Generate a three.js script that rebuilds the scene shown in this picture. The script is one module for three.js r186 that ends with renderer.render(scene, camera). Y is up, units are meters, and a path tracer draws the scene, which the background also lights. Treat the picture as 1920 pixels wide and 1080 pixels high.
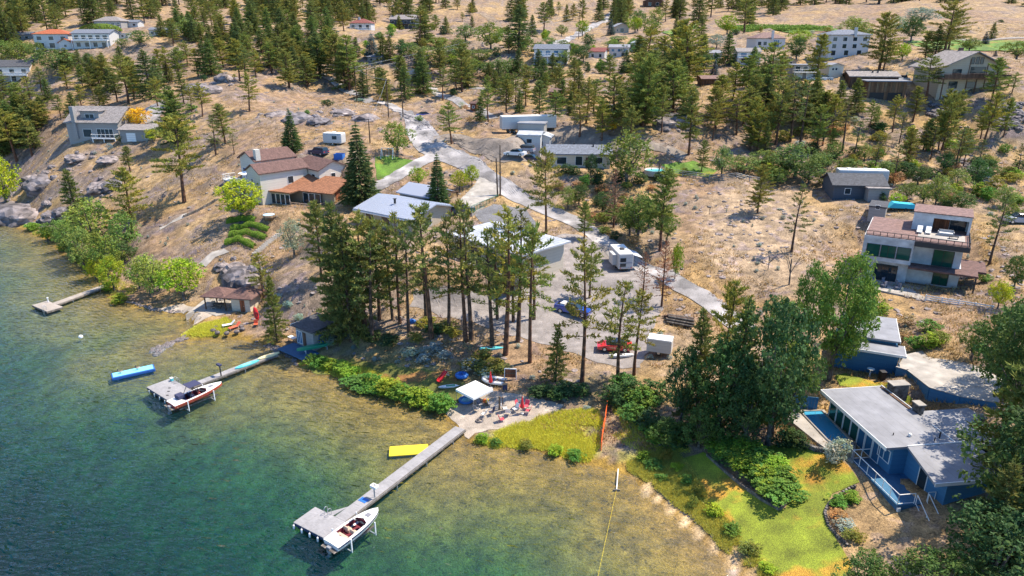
import * as THREE from 'three';
import { Sky } from 'three/addons/objects/Sky.js';
import { mergeGeometries } from 'three/addons/utils/BufferGeometryUtils.js';
import { RoundedBoxGeometry } from 'three/addons/geometries/RoundedBoxGeometry.js';

// ---------------------------------------------------------------- camera, sky, sun, exposure
const scene = new THREE.Scene();
const camera = new THREE.PerspectiveCamera(45.11, 16 / 9, 0.5, 3000);
camera.position.set(0, 43, 0);
camera.rotation.set(THREE.MathUtils.degToRad(-20), 0, 0);
const renderer = new THREE.WebGLRenderer({ antialias: true });
renderer.setSize(1024, 576);
renderer.toneMapping = THREE.LinearToneMapping;
renderer.toneMappingExposure = 1.75;
renderer.shadowMap.enabled = true;
const sunDir = new THREE.Vector3(0.6, 1.06, -0.17).normalize();
const sky = new Sky();
sky.name = 'sky';
sky.userData.kind = 'structure';
sky.scale.setScalar(2500);
Object.assign(sky.material.uniforms.turbidity, { value: 3 });
sky.material.uniforms.rayleigh.value = 1.3;
sky.material.uniforms.mieCoefficient.value = 0.004;
sky.material.uniforms.sunPosition.value.copy(sunDir);
scene.add(sky);
scene.environmentIntensity = 0.14;
const sun = new THREE.DirectionalLight(0xfff0d8, 4.8);
sun.position.copy(sunDir).multiplyScalar(400).add(new THREE.Vector3(0, 0, -160));
sun.target.position.set(0, 0, -160);
sun.castShadow = true;
sun.shadow.mapSize.set(4096, 4096);
Object.assign(sun.shadow.camera, { left: -300, right: 300, top: 300, bottom: -300, near: 10, far: 900 });
scene.add(sun, sun.target);

// ---------------------------------------------------------------- helpers
let seedState = 12345;
function seed(s) { seedState = s >>> 0; }
function rnd() { seedState = (seedState + 0x6d2b79f5) >>> 0; let t = seedState; t = Math.imul(t ^ (t >>> 15), t | 1); t ^= t + Math.imul(t ^ (t >>> 7), t | 61); return ((t ^ (t >>> 14)) >>> 0) / 4294967296; }
const rr = (a, b) => a + (b - a) * rnd();
const clamp = (x, a = 0, b = 1) => Math.min(b, Math.max(a, x));
const ss = (a, b, x) => { const t = clamp((x - a) / (b - a)); return t * t * (3 - 2 * t); };
const lerp = (a, b, t) => a + (b - a) * t;
const hash2 = (i, j) => { let h = Math.imul(i, 374761393) + Math.imul(j, 668265263); h = Math.imul(h ^ (h >>> 13), 1274126177); return ((h ^ (h >>> 16)) >>> 0) / 4294967296; };
function vnoise(x, y, p = 0) {
  const i = Math.floor(x), j = Math.floor(y), fx = x - i, fy = y - j, u = fx * fx * (3 - 2 * fx), v = fy * fy * (3 - 2 * fy);
  const m = (k) => (p ? ((k % p) + p) % p : k);
  const a = hash2(m(i), m(j)), b = hash2(m(i + 1), m(j)), c = hash2(m(i), m(j + 1)), d = hash2(m(i + 1), m(j + 1));
  return lerp(lerp(a, b, u), lerp(c, d, u), v);
}
function fbm(x, y, o = 4, p = 0) { let s = 0, a = 0.5, n = 0; for (let k = 0; k < o; k++) { s += a * vnoise(x, y, p); n += a; a *= 0.5; x *= 2; y *= 2; p *= 2; } return s / n; }
const used = {};
function numbered(name) { const k = used[name] = (used[name] ?? -1) + 1; return k ? name + '_' + String(k).padStart(3, '0') : name; }
function plain(g) {
  if (g.index) g = g.toNonIndexed();
  for (const k of Object.keys(g.attributes)) if (!['position', 'normal', 'uv', 'color'].includes(k)) g.deleteAttribute(k);
  if (!g.attributes.normal) g.computeVertexNormals();
  if (!g.attributes.uv) g.setAttribute('uv', new THREE.BufferAttribute(new Float32Array(g.attributes.position.count * 2), 2));
  return g;
}
function uvMetres(g) { // texture coordinates in metres on each face's own plane
  const p = g.attributes.position, n = g.attributes.normal, uv = g.attributes.uv;
  for (let i = 0; i < p.count; i++) {
    const ax = Math.abs(n.getX(i)), ay = Math.abs(n.getY(i)), az = Math.abs(n.getZ(i));
    if (ay >= ax && ay >= az) uv.setXY(i, p.getX(i), p.getZ(i)); else if (ax > az) uv.setXY(i, p.getZ(i), p.getY(i)); else uv.setXY(i, p.getX(i), p.getY(i));
  }
  return g;
}
function join(geos, metres = true) { const g = mergeGeometries((Array.isArray(geos) ? geos : [geos]).map(plain)); return metres ? uvMetres(g) : g; }
function meshOf(name, geos, mat, parent) {
  const m = new THREE.Mesh(geos.isBufferGeometry && geos.userData.ready ? geos : join(geos), mat);
  m.castShadow = m.receiveShadow = true;
  m.name = parent ? name : numbered(name);
  (parent ?? scene).add(m);
  return m;
}
const obj = (name, geos, mat, parent) => meshOf(name, geos, mat, parent);
function tag(o, label, category, group, kind) { if (label) o.userData.label = label; if (category) o.userData.category = category; if (group) o.userData.group = group; if (kind) o.userData.kind = kind; return o; }
function thing(name, label, category, [x, y, z] = [0, 0, 0], turn = 0, group) {
  const o = new THREE.Group(); o.name = numbered(name); scene.add(o); o.position.set(x, y, z); o.rotation.y = turn; return tag(o, label, category, group);
}
function copyOf(root, [x, y, z], turn, label, group) { const r = root.clone(); r.name = numbered(root.userData.base ?? root.name.replace(/_\d{3}$/, '')); scene.add(r); r.position.set(x, y, z); r.rotation.y = turn; r.userData = { ...root.userData }; if (label) r.userData.label = label; if (group) r.userData.group = group; return r; }
const ready = (g) => { const j = join(g); j.userData.ready = true; return j; };
const bx = (x0, x1, y0, y1, z0, z1) => new THREE.BoxGeometry(x1 - x0, y1 - y0, z1 - z0).translate((x0 + x1) / 2, (y0 + y1) / 2, (z0 + z1) / 2);
const rbx = (x0, x1, y0, y1, z0, z1, r = 0.05) => new RoundedBoxGeometry(x1 - x0, y1 - y0, z1 - z0, 2, Math.min(r, (x1 - x0) / 2.05, (y1 - y0) / 2.05, (z1 - z0) / 2.05)).translate((x0 + x1) / 2, (y0 + y1) / 2, (z0 + z1) / 2);
const V = (x, y, z) => new THREE.Vector3(x, y, z);
function bar(a, b, r = 0.04, n = 6, r2 = r) { // round bar between two points
  const d = V(b[0] - a[0], b[1] - a[1], b[2] - a[2]), L = d.length();
  const g = new THREE.CylinderGeometry(r2, r, L, n, 1);
  g.translate(0, L / 2, 0).applyQuaternion(new THREE.Quaternion().setFromUnitVectors(V(0, 1, 0), d.normalize())).translate(...a);
  return g;
}
function prism(pts, y0, y1) { // plan polygon [[x,z]...] raised from y0 to y1
  const s = new THREE.Shape(pts.map(([x, z]) => new THREE.Vector2(x, -z)));
  return new THREE.ExtrudeGeometry(s, { depth: y1 - y0, bevelEnabled: false }).rotateX(-Math.PI / 2).translate(0, y0, 0);
}
function profileX(pts, x0, x1) { // outline [[z,y]...] pushed along x
  const s = new THREE.Shape(pts.map(([z, y]) => new THREE.Vector2(-z, y)));
  return new THREE.ExtrudeGeometry(s, { depth: x1 - x0, bevelEnabled: false }).rotateY(Math.PI / 2).translate(x0, 0, 0);
}
function profileZ(pts, z0, z1) { // outline [[x,y]...] pushed along z
  const s = new THREE.Shape(pts.map(([x, y]) => new THREE.Vector2(x, y)));
  return new THREE.ExtrudeGeometry(s, { depth: z1 - z0, bevelEnabled: false }).translate(0, 0, z0);
}
function tri(list) { // list of triangles of [x,y,z]
  const g = new THREE.BufferGeometry(); g.setAttribute('position', new THREE.Float32BufferAttribute(list.flat(2), 3)); g.computeVertexNormals(); return g;
}
const lathe = (pts, n = 12) => new THREE.LatheGeometry(pts.map(([r, y]) => new THREE.Vector2(r, y)), n);

// ---------------------------------------------------------------- textures (tiles, uv in metres)
function tileTex(n, metres, f, srgb = true) { // f(u, v, i, j) -> [r,g,b] 0..1
  const d = new Uint8Array(n * n * 4);
  for (let j = 0; j < n; j++) for (let i = 0; i < n; i++) { const c = f(i / n, j / n, i, j); d[(j * n + i) * 4] = clamp(c[0]) * 255; d[(j * n + i) * 4 + 1] = clamp(c[1]) * 255; d[(j * n + i) * 4 + 2] = clamp(c[2]) * 255; d[(j * n + i) * 4 + 3] = 255; }
  const t = new THREE.DataTexture(d, n, n); t.wrapS = t.wrapT = THREE.RepeatWrapping; t.magFilter = THREE.LinearFilter; t.minFilter = THREE.LinearMipmapLinearFilter; t.generateMipmaps = true;
  if (srgb) t.colorSpace = THREE.SRGBColorSpace; t.repeat.set(1 / metres, 1 / metres); t.needsUpdate = true; return t;
}
const grey = (v) => [v, v, v];
const texGround = tileTex(1024, 14, (u, v, i, j) => { // dry grass: straw stalks, clods and stones
  const a = fbm(u * 14, v * 14, 4, 14), b = vnoise(u * 256, v * 170, 0), c = vnoise(u * 90, v * 110, 0), s = hash2(i, j);
  let t = 0.64 + 0.25 * (a - 0.5) * 1.6 + 0.2 * (b - 0.5) + 0.16 * (c - 0.5) + 0.08 * (s - 0.5);
  const clod = ss(0.66, 0.78, fbm(u * 48, v * 48, 3, 48)), w = ss(0.56, 0.72, fbm(u * 9 + 3, v * 9 + 7, 4, 9));
  t -= clod * 0.14;
  return [t * lerp(1.16, 1.1, w), t * lerp(1.12, 1.08, w), t * lerp(1.02, 1.12, w)];
});
const texGravel = tileTex(512, 5, (u, v, i, j) => { const a = vnoise(u * 180, v * 180), b = fbm(u * 6, v * 6, 4, 6), s = hash2(i, j); return grey(0.72 + 0.3 * (a - 0.5) + 0.26 * (b - 0.5) + 0.14 * (s - 0.5)); });
const texLawn = tileTex(1024, 12, (u, v, i, j) => {
  const a = fbm(u * 8, v * 8, 4, 8), b = vnoise(u * 300, v * 300), dry = ss(0.5, 0.72, fbm(u * 5 + 9, v * 5, 4, 5)), t = 0.72 + 0.4 * (a - 0.5) + 0.36 * (b - 0.5);
  return [t * lerp(0.86, 1.22, dry), t * lerp(1.0, 0.98, dry), t * lerp(0.8, 1.0, dry)];
});
const texShingle = tileTex(512, 4, (u, v, i, j) => { const row = Math.floor(v * 20), off = hash2(row, 7), col = Math.floor((u + off) * 14), e = (v * 20) % 1, k = ((u + off) * 14) % 1; return grey(0.8 + 0.22 * (hash2(col % 14, row) - 0.5) - (e < 0.12 ? 0.16 : 0) - (k < 0.05 ? 0.1 : 0) + 0.12 * (hash2(i, j) - 0.5)); });
const texRolled = tileTex(512, 6, (u, v, i, j) => { const e = (v * 6) % 1; return grey(0.84 + 0.2 * (fbm(u * 6, v * 6, 4, 6) - 0.5) + 0.1 * (hash2(i, j) - 0.5) - (e < 0.035 ? 0.12 : 0)); });
const texSiding = tileTex(256, 2, (u, v, i, j) => grey(0.86 + 0.1 * (fbm(u * 4, v * 16, 3, 4) - 0.5) + 0.04 * (hash2(i, j) - 0.5)));
const texWood = tileTex(512, 3, (u, v, i, j) => { const pl = Math.floor(u * 20), g = vnoise(u * 120 + hash2(pl, 3) * 9, v * 9), e = (u * 20) % 1; return grey(0.76 + 0.26 * (hash2(pl, 5) - 0.5) + 0.24 * (g - 0.5) - (e < 0.08 ? 0.3 : 0)); });
const texDeck = tileTex(512, 3, (u, v, i, j) => { const g = vnoise(u * 14, v * 220); return grey(0.84 + 0.18 * (g - 0.5) + 0.14 * (fbm(u * 5, v * 5, 3, 5) - 0.5) + 0.06 * (hash2(i, j) - 0.5)); });
const texConc = tileTex(512, 6, (u, v, i, j) => grey(0.84 + 0.3 * (fbm(u * 7, v * 7, 5, 7) - 0.5) + 0.1 * (hash2(i, j) - 0.5)));
const texRock = tileTex(512, 4, (u, v, i, j) => { const a = fbm(u * 8, v * 8, 5, 8), c = Math.abs(fbm(u * 6 + 4, v * 6, 4, 6) - 0.5) * 6; return grey(0.5 + 0.75 * (a - 0.5) + 0.22 * clamp(c) + 0.1 * (hash2(i, j) - 0.5)); });
const texBark = tileTex(256, 1.5, (u, v, i, j) => grey(0.72 + 0.5 * (vnoise(u * 24, v * 6, 0) - 0.5) + 0.15 * (hash2(i, j) - 0.5)));
const texRoad = tileTex(1024, 18, (u, v, i, j) => grey(0.82 + 0.5 * (fbm(u * 7, v * 7, 5, 7) - 0.5) - 0.14 * ss(0.56, 0.66, fbm(u * 4 + 3, v * 4, 4, 4)) + 0.13 * (hash2(i, j) - 0.5) + 0.12 * (vnoise(u * 220, v * 220) - 0.5)));
function std(r, g, b, o = {}) { const { map, bump, bs, ...rest } = o; const m = new THREE.MeshStandardMaterial({ roughness: 0.85, ...rest }); m.color.setRGB(r, g, b); if (map) m.map = map; if (bump) { m.bumpMap = bump; m.bumpScale = bs ?? 0.02; } return m; }
const M = {
  white: std(0.74, 0.73, 0.7, { map: texSiding, roughness: 0.6 }), trim: std(0.78, 0.78, 0.76, { roughness: 0.5 }), cream: std(0.8, 0.7, 0.55, { map: texSiding }), beige: std(0.62, 0.52, 0.38, { map: texSiding }), tanwall: std(0.5, 0.4, 0.28, { map: texSiding }),
  greywall: std(0.42, 0.4, 0.38, { map: texSiding }), bluewall: std(0.06, 0.24, 0.45, { map: texSiding, roughness: 0.7 }), slate: std(0.1, 0.12, 0.15, { map: texSiding }), brownwall: std(0.22, 0.12, 0.07, { map: texWood }), redwood: std(0.42, 0.14, 0.06, { map: texWood }), barn: std(0.34, 0.19, 0.1, { map: texWood }),
  glass: std(0.02, 0.035, 0.045, { roughness: 0.06, metalness: 0 }), bluepane: std(0.03, 0.12, 0.24, { roughness: 0.06 }), greenpane: std(0.01, 0.07, 0.05, { roughness: 0.06 }),
  dark: std(0.03, 0.03, 0.033, { roughness: 0.6 }), black: std(0.012, 0.012, 0.014, { roughness: 0.5 }), steel: std(0.55, 0.56, 0.58, { metalness: 0.8, roughness: 0.35 }), greymetal: std(0.3, 0.31, 0.33, { metalness: 0.3, roughness: 0.5 }),
  roofGrey: std(0.4, 0.36, 0.34, { map: texShingle }), roofLight: std(0.36, 0.37, 0.41, { map: texRolled }), roofBlue: std(0.24, 0.27, 0.33, { map: texShingle }), roofDark: std(0.11, 0.115, 0.13, { map: texShingle }), roofBrown: std(0.22, 0.12, 0.1, { map: texShingle }), roofRust: std(0.46, 0.2, 0.1, { map: texShingle }), roofOrange: std(0.6, 0.16, 0.06, { map: texShingle }), roofRed: std(0.34, 0.1, 0.08, { map: texShingle }), roofMetal: std(0.34, 0.38, 0.46, { roughness: 0.45, metalness: 0.25 }), roofWhite: std(0.66, 0.7, 0.76, { roughness: 0.5, map: texConc }), roofPink: std(0.33, 0.2, 0.17, { map: texShingle }),
  deck: std(0.42, 0.41, 0.42, { map: texDeck }), wood: std(0.36, 0.24, 0.14, { map: texWood }), oldwood: std(0.3, 0.26, 0.22, { map: texWood }), post: std(0.16, 0.1, 0.06, { map: texBark }), conc: std(0.52, 0.48, 0.43, { map: texConc }), stone: std(0.34, 0.31, 0.29, { map: texRock, bump: texRock, bs: 0.06 }),
  rock: std(0.5, 0.42, 0.4, { map: texRock, bump: texRock, bs: 0.12 }), rockDark: std(0.36, 0.32, 0.33, { map: texRock, bump: texRock, bs: 0.12 }), brick: std(0.5, 0.26, 0.14, { map: texConc }), bark: std(0.2, 0.12, 0.08, { map: texBark }), barkRed: std(0.28, 0.13, 0.07, { map: texBark }), barkGrey: std(0.24, 0.21, 0.18, { map: texBark }),
  road: std(0.52, 0.49, 0.48, { map: texRoad, bump: texRoad, bs: 0.01 }), gravel: std(0.52, 0.465, 0.44, { map: texGravel, bump: texGravel, bs: 0.04 }), dirt: std(0.46, 0.36, 0.27, { map: texGround }), lawn: std(0.56, 0.49, 0.055, { map: texLawn, bump: texLawn, bs: 0.06 }), lawnGreen: std(0.26, 0.36, 0.04, { map: texLawn, bump: texLawn, bs: 0.06 }), sand: std(0.8, 0.68, 0.56, { map: texGravel, bump: texGravel, bs: 0.03 }),
  red: std(0.6, 0.02, 0.03, { roughness: 0.5 }), pink: std(0.72, 0.08, 0.12, { roughness: 0.6 }), redcar: new THREE.MeshPhysicalMaterial({ color: new THREE.Color().setRGB(0.55, 0.012, 0.01), roughness: 0.35, clearcoat: 1, clearcoatRoughness: 0.05 }), bluecar: new THREE.MeshPhysicalMaterial({ color: new THREE.Color().setRGB(0.01, 0.06, 0.36), roughness: 0.35, clearcoat: 1, clearcoatRoughness: 0.05 }), navycar: new THREE.MeshPhysicalMaterial({ color: new THREE.Color().setRGB(0.02, 0.03, 0.07), roughness: 0.3, clearcoat: 1, clearcoatRoughness: 0.05 }), whitecar: new THREE.MeshPhysicalMaterial({ color: new THREE.Color().setRGB(0.72, 0.73, 0.75), roughness: 0.35, clearcoat: 1, clearcoatRoughness: 0.05 }), greycar: new THREE.MeshPhysicalMaterial({ color: new THREE.Color().setRGB(0.3, 0.34, 0.4), roughness: 0.35, clearcoat: 1, clearcoatRoughness: 0.05 }),
  gel: new THREE.MeshPhysicalMaterial({ color: new THREE.Color().setRGB(0.76, 0.75, 0.72), roughness: 0.3, clearcoat: 0.6 }), hullred: new THREE.MeshPhysicalMaterial({ color: new THREE.Color().setRGB(0.48, 0.07, 0.045), roughness: 0.35, clearcoat: 0.6 }), hullnavy: std(0.03, 0.04, 0.1, { roughness: 0.3 }), tan: std(0.5, 0.38, 0.28, { roughness: 0.7 }), maroon: std(0.16, 0.02, 0.035, { roughness: 0.7 }), rubber: std(0.02, 0.02, 0.02, { roughness: 0.9 }),
  yellow: std(0.78, 0.58, 0.03, { roughness: 0.7 }), aqua: std(0.22, 0.66, 0.74, { roughness: 0.6 }), deepblue: std(0.012, 0.09, 0.34, { roughness: 0.6 }), turquoise: std(0.1, 0.5, 0.55, { roughness: 0.4 }), creamboard: std(0.75, 0.65, 0.36, { roughness: 0.4 }), greenboat: std(0.02, 0.26, 0.14, { roughness: 0.4 }), tarp: std(0.02, 0.14, 0.46, { roughness: 0.6 }), cloth: std(0.68, 0.68, 0.67, { roughness: 0.9 }), navycloth: std(0.04, 0.045, 0.1, { roughness: 0.9 }), greycloth: std(0.2, 0.2, 0.23, { roughness: 0.9 }), orange: std(0.8, 0.16, 0.02, { roughness: 0.8 }), orangenet: std(0.85, 0.13, 0.02, { roughness: 0.8, side: THREE.DoubleSide }), terracotta: std(0.7, 0.13, 0.06, { roughness: 0.5 }), plasticwhite: std(0.75, 0.75, 0.74, { roughness: 0.5 }), plasticgreen: std(0.05, 0.2, 0.12, { roughness: 0.5 }),
  pool: std(0.05, 0.3, 0.5, { roughness: 0.2 }), hoop: std(0.06, 0.36, 0.55, { roughness: 0.4 }),
};
for (const k in M) M[k].name = k;
M.rock.flatShading = M.rockDark.flatShading = true;

// ---------------------------------------------------------------- land and lake bed
const SHORE = [[-323.4, -224.9], [-203.9, -191.8], [-152.5, -174.4], [-125.5, -165.1], [-119.9, -163.1], [-115.7, -158.7], [-109.5, -154], [-101.4, -147.4], [-96.2, -141.4], [-91.4, -135.7], [-85.1, -131.5], [-80.5, -125.6], [-76, -120.4], [-72.8, -115.9], [-68.4, -111.4], [-65.5, -109.4], [-59.3, -106.8], [-54.4, -105.8], [-52.6, -104.7], [-50.7, -102.9], [-49.6, -100.9], [-49.9, -99], [-50.1, -97.2], [-50.3, -95.8], [-49.3, -95.2], [-45.2, -96], [-43.4, -96.4], [-38, -94.4], [-35.2, -93.1], [-33.2, -91.1], [-31.2, -89], [-29.9, -86.6], [-26.4, -85.1], [-22.6, -82.5], [-20.1, -80.2], [-17.3, -78.4], [-14, -76.5], [-12.2, -75.4], [-9.7, -74.1], [-8.3, -73], [-6.4, -70.6], [-5.3, -69], [-5, -67.3], [-4.1, -66.9], [0, -66.4], [2.9, -65.5], [5.8, -64.2], [8, -63.2], [10.5, -62.3], [12.2, -61.3], [12.7, -60.3], [13.4, -58.7], [14.9, -56.2], [16.3, -53.6], [17.4, -50.9], [18.6, -48.5], [19.6, -45.9], [21, -41.2], [21.7, -34.5], [20.4, -28.5]];
const KNOTS = [[13.9, -85.6, 5.22293], [9.1, -95.1, -33.49152], [17.6, -106, -30.18383], [9.9, -125.6, -9.15822], [3.1, -133.2, -114.57051], [-1, -121.8, 14.53953], [-11.6, -151.7, -78.05072], [-19.7, -161.7, -40.08033], [-30, -200.7, -0.34802], [-23.2, -189.6, -25.96764], [-55.5, -234.1, -94.59806], [3.4, -161.2, -13.54868], [1.7, -144.1, 179.54490], [13.5, -146.7, -58.26515], [12.2, -237.1, 9.52274], [37.1, -267.5, -9.93330], [-7.6, -167.8, 56.54541], [0, -350, 2.53998], [0, -480, 2.58887], [74.5, -433.6, -2.66673], [-78.7, -422.7, 3.94475], [-151, -413.3, -5.58497], [-159.1, -334, -0.26586], [-122.2, -193.8, 111.33236], [-102.3, -184.3, -26.47616], [-157.4, -229.8, 188.07766], [-182.4, -290.1, -88.60132], [-166.8, -290.5, -39.02945], [-177.9, -277.9, 240.69930], [-196.6, -359.8, 10.22287], [-280.8, -437.7, 0.67547], [-154.5, -314.1, -0.24155], [-112.9, -242.7, -30.81115], [-130.9, -231.8, -29.55304], [-192.5, -277.4, -43.07303], [-174.8, -245.6, -182.92328], [-148, -201, -79.76312], [-132.8, -190.9, -69.45737], [-106, -160.2, -101.02093], [-120, -164.1, 54.08825], [-98.3, -167.4, 88.83133], [-92.7, -172.6, -29.57008], [-70.4, -141.9, 37.91964], [-63.8, -128.5, -11.80758], [-64.7, -120.7, -0.12080], [-79.5, -141, -10.65952], [-58.3, -131, 79.78776], [26.5, -59.9, -60.66873], [19.1, -56.4, 18.02470], [23.8, -61.8, -10.16794], [27.4, -52.9, 24.56585], [30.8, -51.9, -48.97396], [26.2, -45.6, 27.26270], [30.7, -64.4, 53.15460], [34.3, -64.9, -34.85090], [42.7, -71, -101.55485], [41.1, -75.4, 21.94285], [46.5, -68.6, 82.92029], [46.7, -61.6, 40.65373], [43.5, -51.9, 6.83753], [53.7, -75.8, -6.40826], [39.3, -43.6, -15.15867], [55.5, -91.5, 37.24833], [48.3, -91.7, -5.99402], [64.2, -91.2, -29.24272], [48.5, -84.4, 25.74203], [41.2, -81.6, -8.26416], [55.3, -84.3, -24.98538], [44.8, -123.7, 6.78982], [33.7, -125.7, 1.77334], [42.6, -141.2, 4.86103], [53.5, -141.2, -14.31183], [63.6, -127.1, 8.05292], [46.6, -107.2, -18.30627], [34.2, -108.8, 18.12750], [23.7, -103.9, 4.27339], [27.8, -100, 47.43807], [32.2, -92.1, -76.50858], [37.6, -92.7, 14.03086], [78.3, -104.3, 5.91703], [81, -115.6, 17.68837], [89.3, -171, 58.62146], [108.5, -168.3, 56.00317], [96.5, -209.5, 2.58296], [148.6, -260.6, 11.21923], [142.8, -220.2, -14.02954], [121.6, -312.2, -12.31118], [99.8, -314.5, 9.95051], [215.8, -360.3, 2.81117], [165.2, -429.3, 0.76557], [184.7, -285.5, -1.42446], [96.5, -150.5, 30.52453], [107.9, -150.5, -144.85049], [75.6, -155.4, 18.40139], [63.4, -161.2, -57.43609], [64.8, -199.4, -60.70142], [34.7, -164.5, 21.36098], [50.9, -203.2, 18.55377], [69, -179.7, 91.04253], [92.5, -166.5, -142.07179], [109.4, -158.7, 115.26259], [-47.1, -248.4, 87.47142], [-63.5, -339.1, 3.37422], [-43, -372.5, -12.27412], [-77, -264.2, -14.96218], [-98.2, -264.2, 18.22596], [-81.5, -215.6, 32.47923], [-19.2, -237.1, -14.98281], [-4.8, -215.6, -5.64935], [-50.8, -188.5, 17.43284], [-58.8, -168.8, 35.50756], [-75.7, -186.2, -12.32205], [-42, -162.5, -32.39407], [-30.4, -153.2, 60.10244], [-42.8, -136.6, -50.99285], [-37.8, -129.1, -7.56404], [-48.6, -133.8, -189.25990], [-49.1, -140.5, 237.16438], [-61.7, -143.1, -99.20858], [-50.2, -120, 85.83878], [-57.6, -135.1, -33.24558], [-47.8, -109.6, -160.58191], [-48, -101.2, 78.56975], [-41.4, -104.9, -12.39447], [-39.1, -109, 54.70527], [-33.5, -101.7, -17.63660], [-28.1, -92.6, -81.76580], [-20.4, -94.5, 16.42863], [-27.5, -106.2, 81.50088], [-24.1, -116.4, 10.48230], [-22.5, -129.9, -26.74114], [-18.4, -130, -9.17253], [-10.8, -124.5, 24.27319], [-5.3, -110.1, 18.82819], [-9.2, -102.4, 44.09211], [0, -103.9, -48.22306], [-12.5, -94, -50.09598], [-4.6, -91, -7.41577], [-18.9, -85.1, 27.98025], [-7.7, -81.2, 14.26182], [-0.7, -80.8, -12.19491], [-2.6, -73, 9.15547], [2.8, -80.4, 14.88123], [2.5, -70.6, -5.37122], [9.6, -80, 3.78534], [8.5, -68.9, 2.01988], [15.2, -72.5, -38.31124], [20.5, -68.7, 31.78893], [26.1, -67.7, 9.14872], [21.7, -93, -20.14015], [16.3, -79.2, -3.57794], [23.2, -80.3, 35.02581], [7.7, -106.2, 79.10472], [3.7, -116.2, -15.95538], [0, -640, -2.15429], [-330, -640, -1.30158], [330, -640, -1.51650], [-480, -420, -1.24149], [480, -420, -0.39000], [420, -220, -0.00700], [-420, -300, 2.28658], [260, -120, -0.80041], [180, -60, -0.45942], [150, 0, -3.73080], [120, 40, 8.46024], [80, 30, -4.40202], [-260, -240, 8.34165], [0, -760, 2.07713], [-500, -760, 0.66980], [500, -760, 0.52701]];
const AFFINE = [-75.42108, 2.01989, -17.56306];
const PADS = [[58, -102, 9, 16, 9.3], [41.5, -77.5, 5, 9, 6], [49, -66.3, 5, 8.5, 7.2], [37.5, -60.5, 6, 10, 4.3], [-44, -139, 7, 12, 10.8], [-25, -121, 9, 14, 11], [-8, -108, 8, 12, 9], [-47, -104, 5, 9, 0.9], [3.7, -158, 8, 13, 21.8], [12, -150, 7, 12, 17], [18, -106, 4, 8, 7.2]];
const LAND = [...SHORE, [200, 200], [900, 200], [900, -900], [-900, -900], [-900, SHORE[0][1]]];
function inside(poly, x, z) { let c = false; for (let i = 0, j = poly.length - 1; i < poly.length; j = i++) { const [a, b] = poly[i], [d, e] = poly[j]; if (b > z !== e > z && x < ((d - a) * (z - b)) / (e - b) + a) c = !c; } return c; }
function lineDist(line, x, z, closed = false) {
  let m = 1e9; const n = line.length;
  for (let i = 0; i < n - (closed ? 0 : 1); i++) { const [ax, az] = line[i], [bx_, bz] = line[(i + 1) % n], dx = bx_ - ax, dz = bz - az, t = clamp(((x - ax) * dx + (z - az) * dz) / (dx * dx + dz * dz || 1)), qx = ax + dx * t - x, qz = az + dz * t - z; m = Math.min(m, qx * qx + qz * qz); }
  return Math.sqrt(m);
}
const shoreDist = (x, z) => (inside(LAND, x, z) ? 1 : -1) * lineDist(SHORE, x, z);
function hills(x, z) { let h = AFFINE[0] + (AFFINE[1] * x) / 100 + (AFFINE[2] * z) / 100; for (const [a, b, w] of KNOTS) { const r = ((x - a) / 100) ** 2 + ((z - b) / 100) ** 2; if (r > 1e-12) h += w * r * Math.log(r) * 0.5; } return h; }
function ground(x, z, s = shoreDist(x, z)) {
  if (s < 0) { const d = -s; return -(0.045 * Math.min(d, 14) + 0.18 * Math.max(0, Math.min(d, 30) - 14) + 0.36 * Math.max(0, Math.min(d, 48) - 30) + 0.03 * Math.max(0, d - 48)) - 0.02; }
  let h = Math.max(0.12, hills(x, z)) * ss(-1, 11, s) + 0.25 * ss(0, 1.5, s);
  for (const [px, pz, a, b, ph] of PADS) { const r = Math.hypot(x - px, z - pz); if (r < b) h += (ph - h) * (1 - ss(a, b, r)); }
  return h;
}
const axis = (a, b, fine0, fine1, step, grow, most) => { const l = []; let x = fine0; while (x <= fine1) { l.push(x); x += step; } let s = step; x = l[l.length - 1]; while (x < b) { s = Math.min(most, s * grow); x += s; l.push(x); } s = step; x = fine0; while (x > a) { s = Math.min(most, s * grow); x -= s; l.unshift(x); } return l; };
const XS = axis(-700, 700, -62, 72, 0.9, 1.035, 9), ZS = axis(-820, 60, -150, -42, 0.9, 1.03, 8), NX = XS.length, NZ = ZS.length;
const HT = new Float32Array(NX * NZ), SD = new Float32Array(NX * NZ);
for (let j = 0; j < NZ; j++) for (let i = 0; i < NX; i++) {
  const x = XS[i], z = ZS[j], s = shoreDist(x, z); let h = ground(x, z, s); SD[j * NX + i] = s;
  if (s > 3) { let pad = 1; for (const [px, pz, a, b] of PADS) pad = Math.min(pad, ss(a, b, Math.hypot(x - px, z - pz))); const k = pad * ss(3, 18, s), far = ss(110, 260, -z); const rk = ss(0.47, 0.61, fbm(x * 0.16 + 11, z * 0.16, 4)) * ss(110, 150, -z); h += k * (rk * 1.5 * (fbm(x * 0.55, z * 0.55, 3) - 0.35) + (fbm(x * 0.13, z * 0.13, 3) - 0.5) * lerp(0.7, 2.2, far) + (fbm(x * 0.035 + 9, z * 0.035, 3) - 0.5) * lerp(0.6, 5, far)); }
  else if (s < -2) h += (fbm(x * 0.09, z * 0.09, 3) - 0.5) * 0.5 * ss(-2, -12, s);
  HT[j * NX + i] = h;
}
const find = (A, v) => { let a = 0, b = A.length - 2; while (a < b) { const m = (a + b + 1) >> 1; if (A[m] <= v) a = m; else b = m - 1; } return a; };
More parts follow.
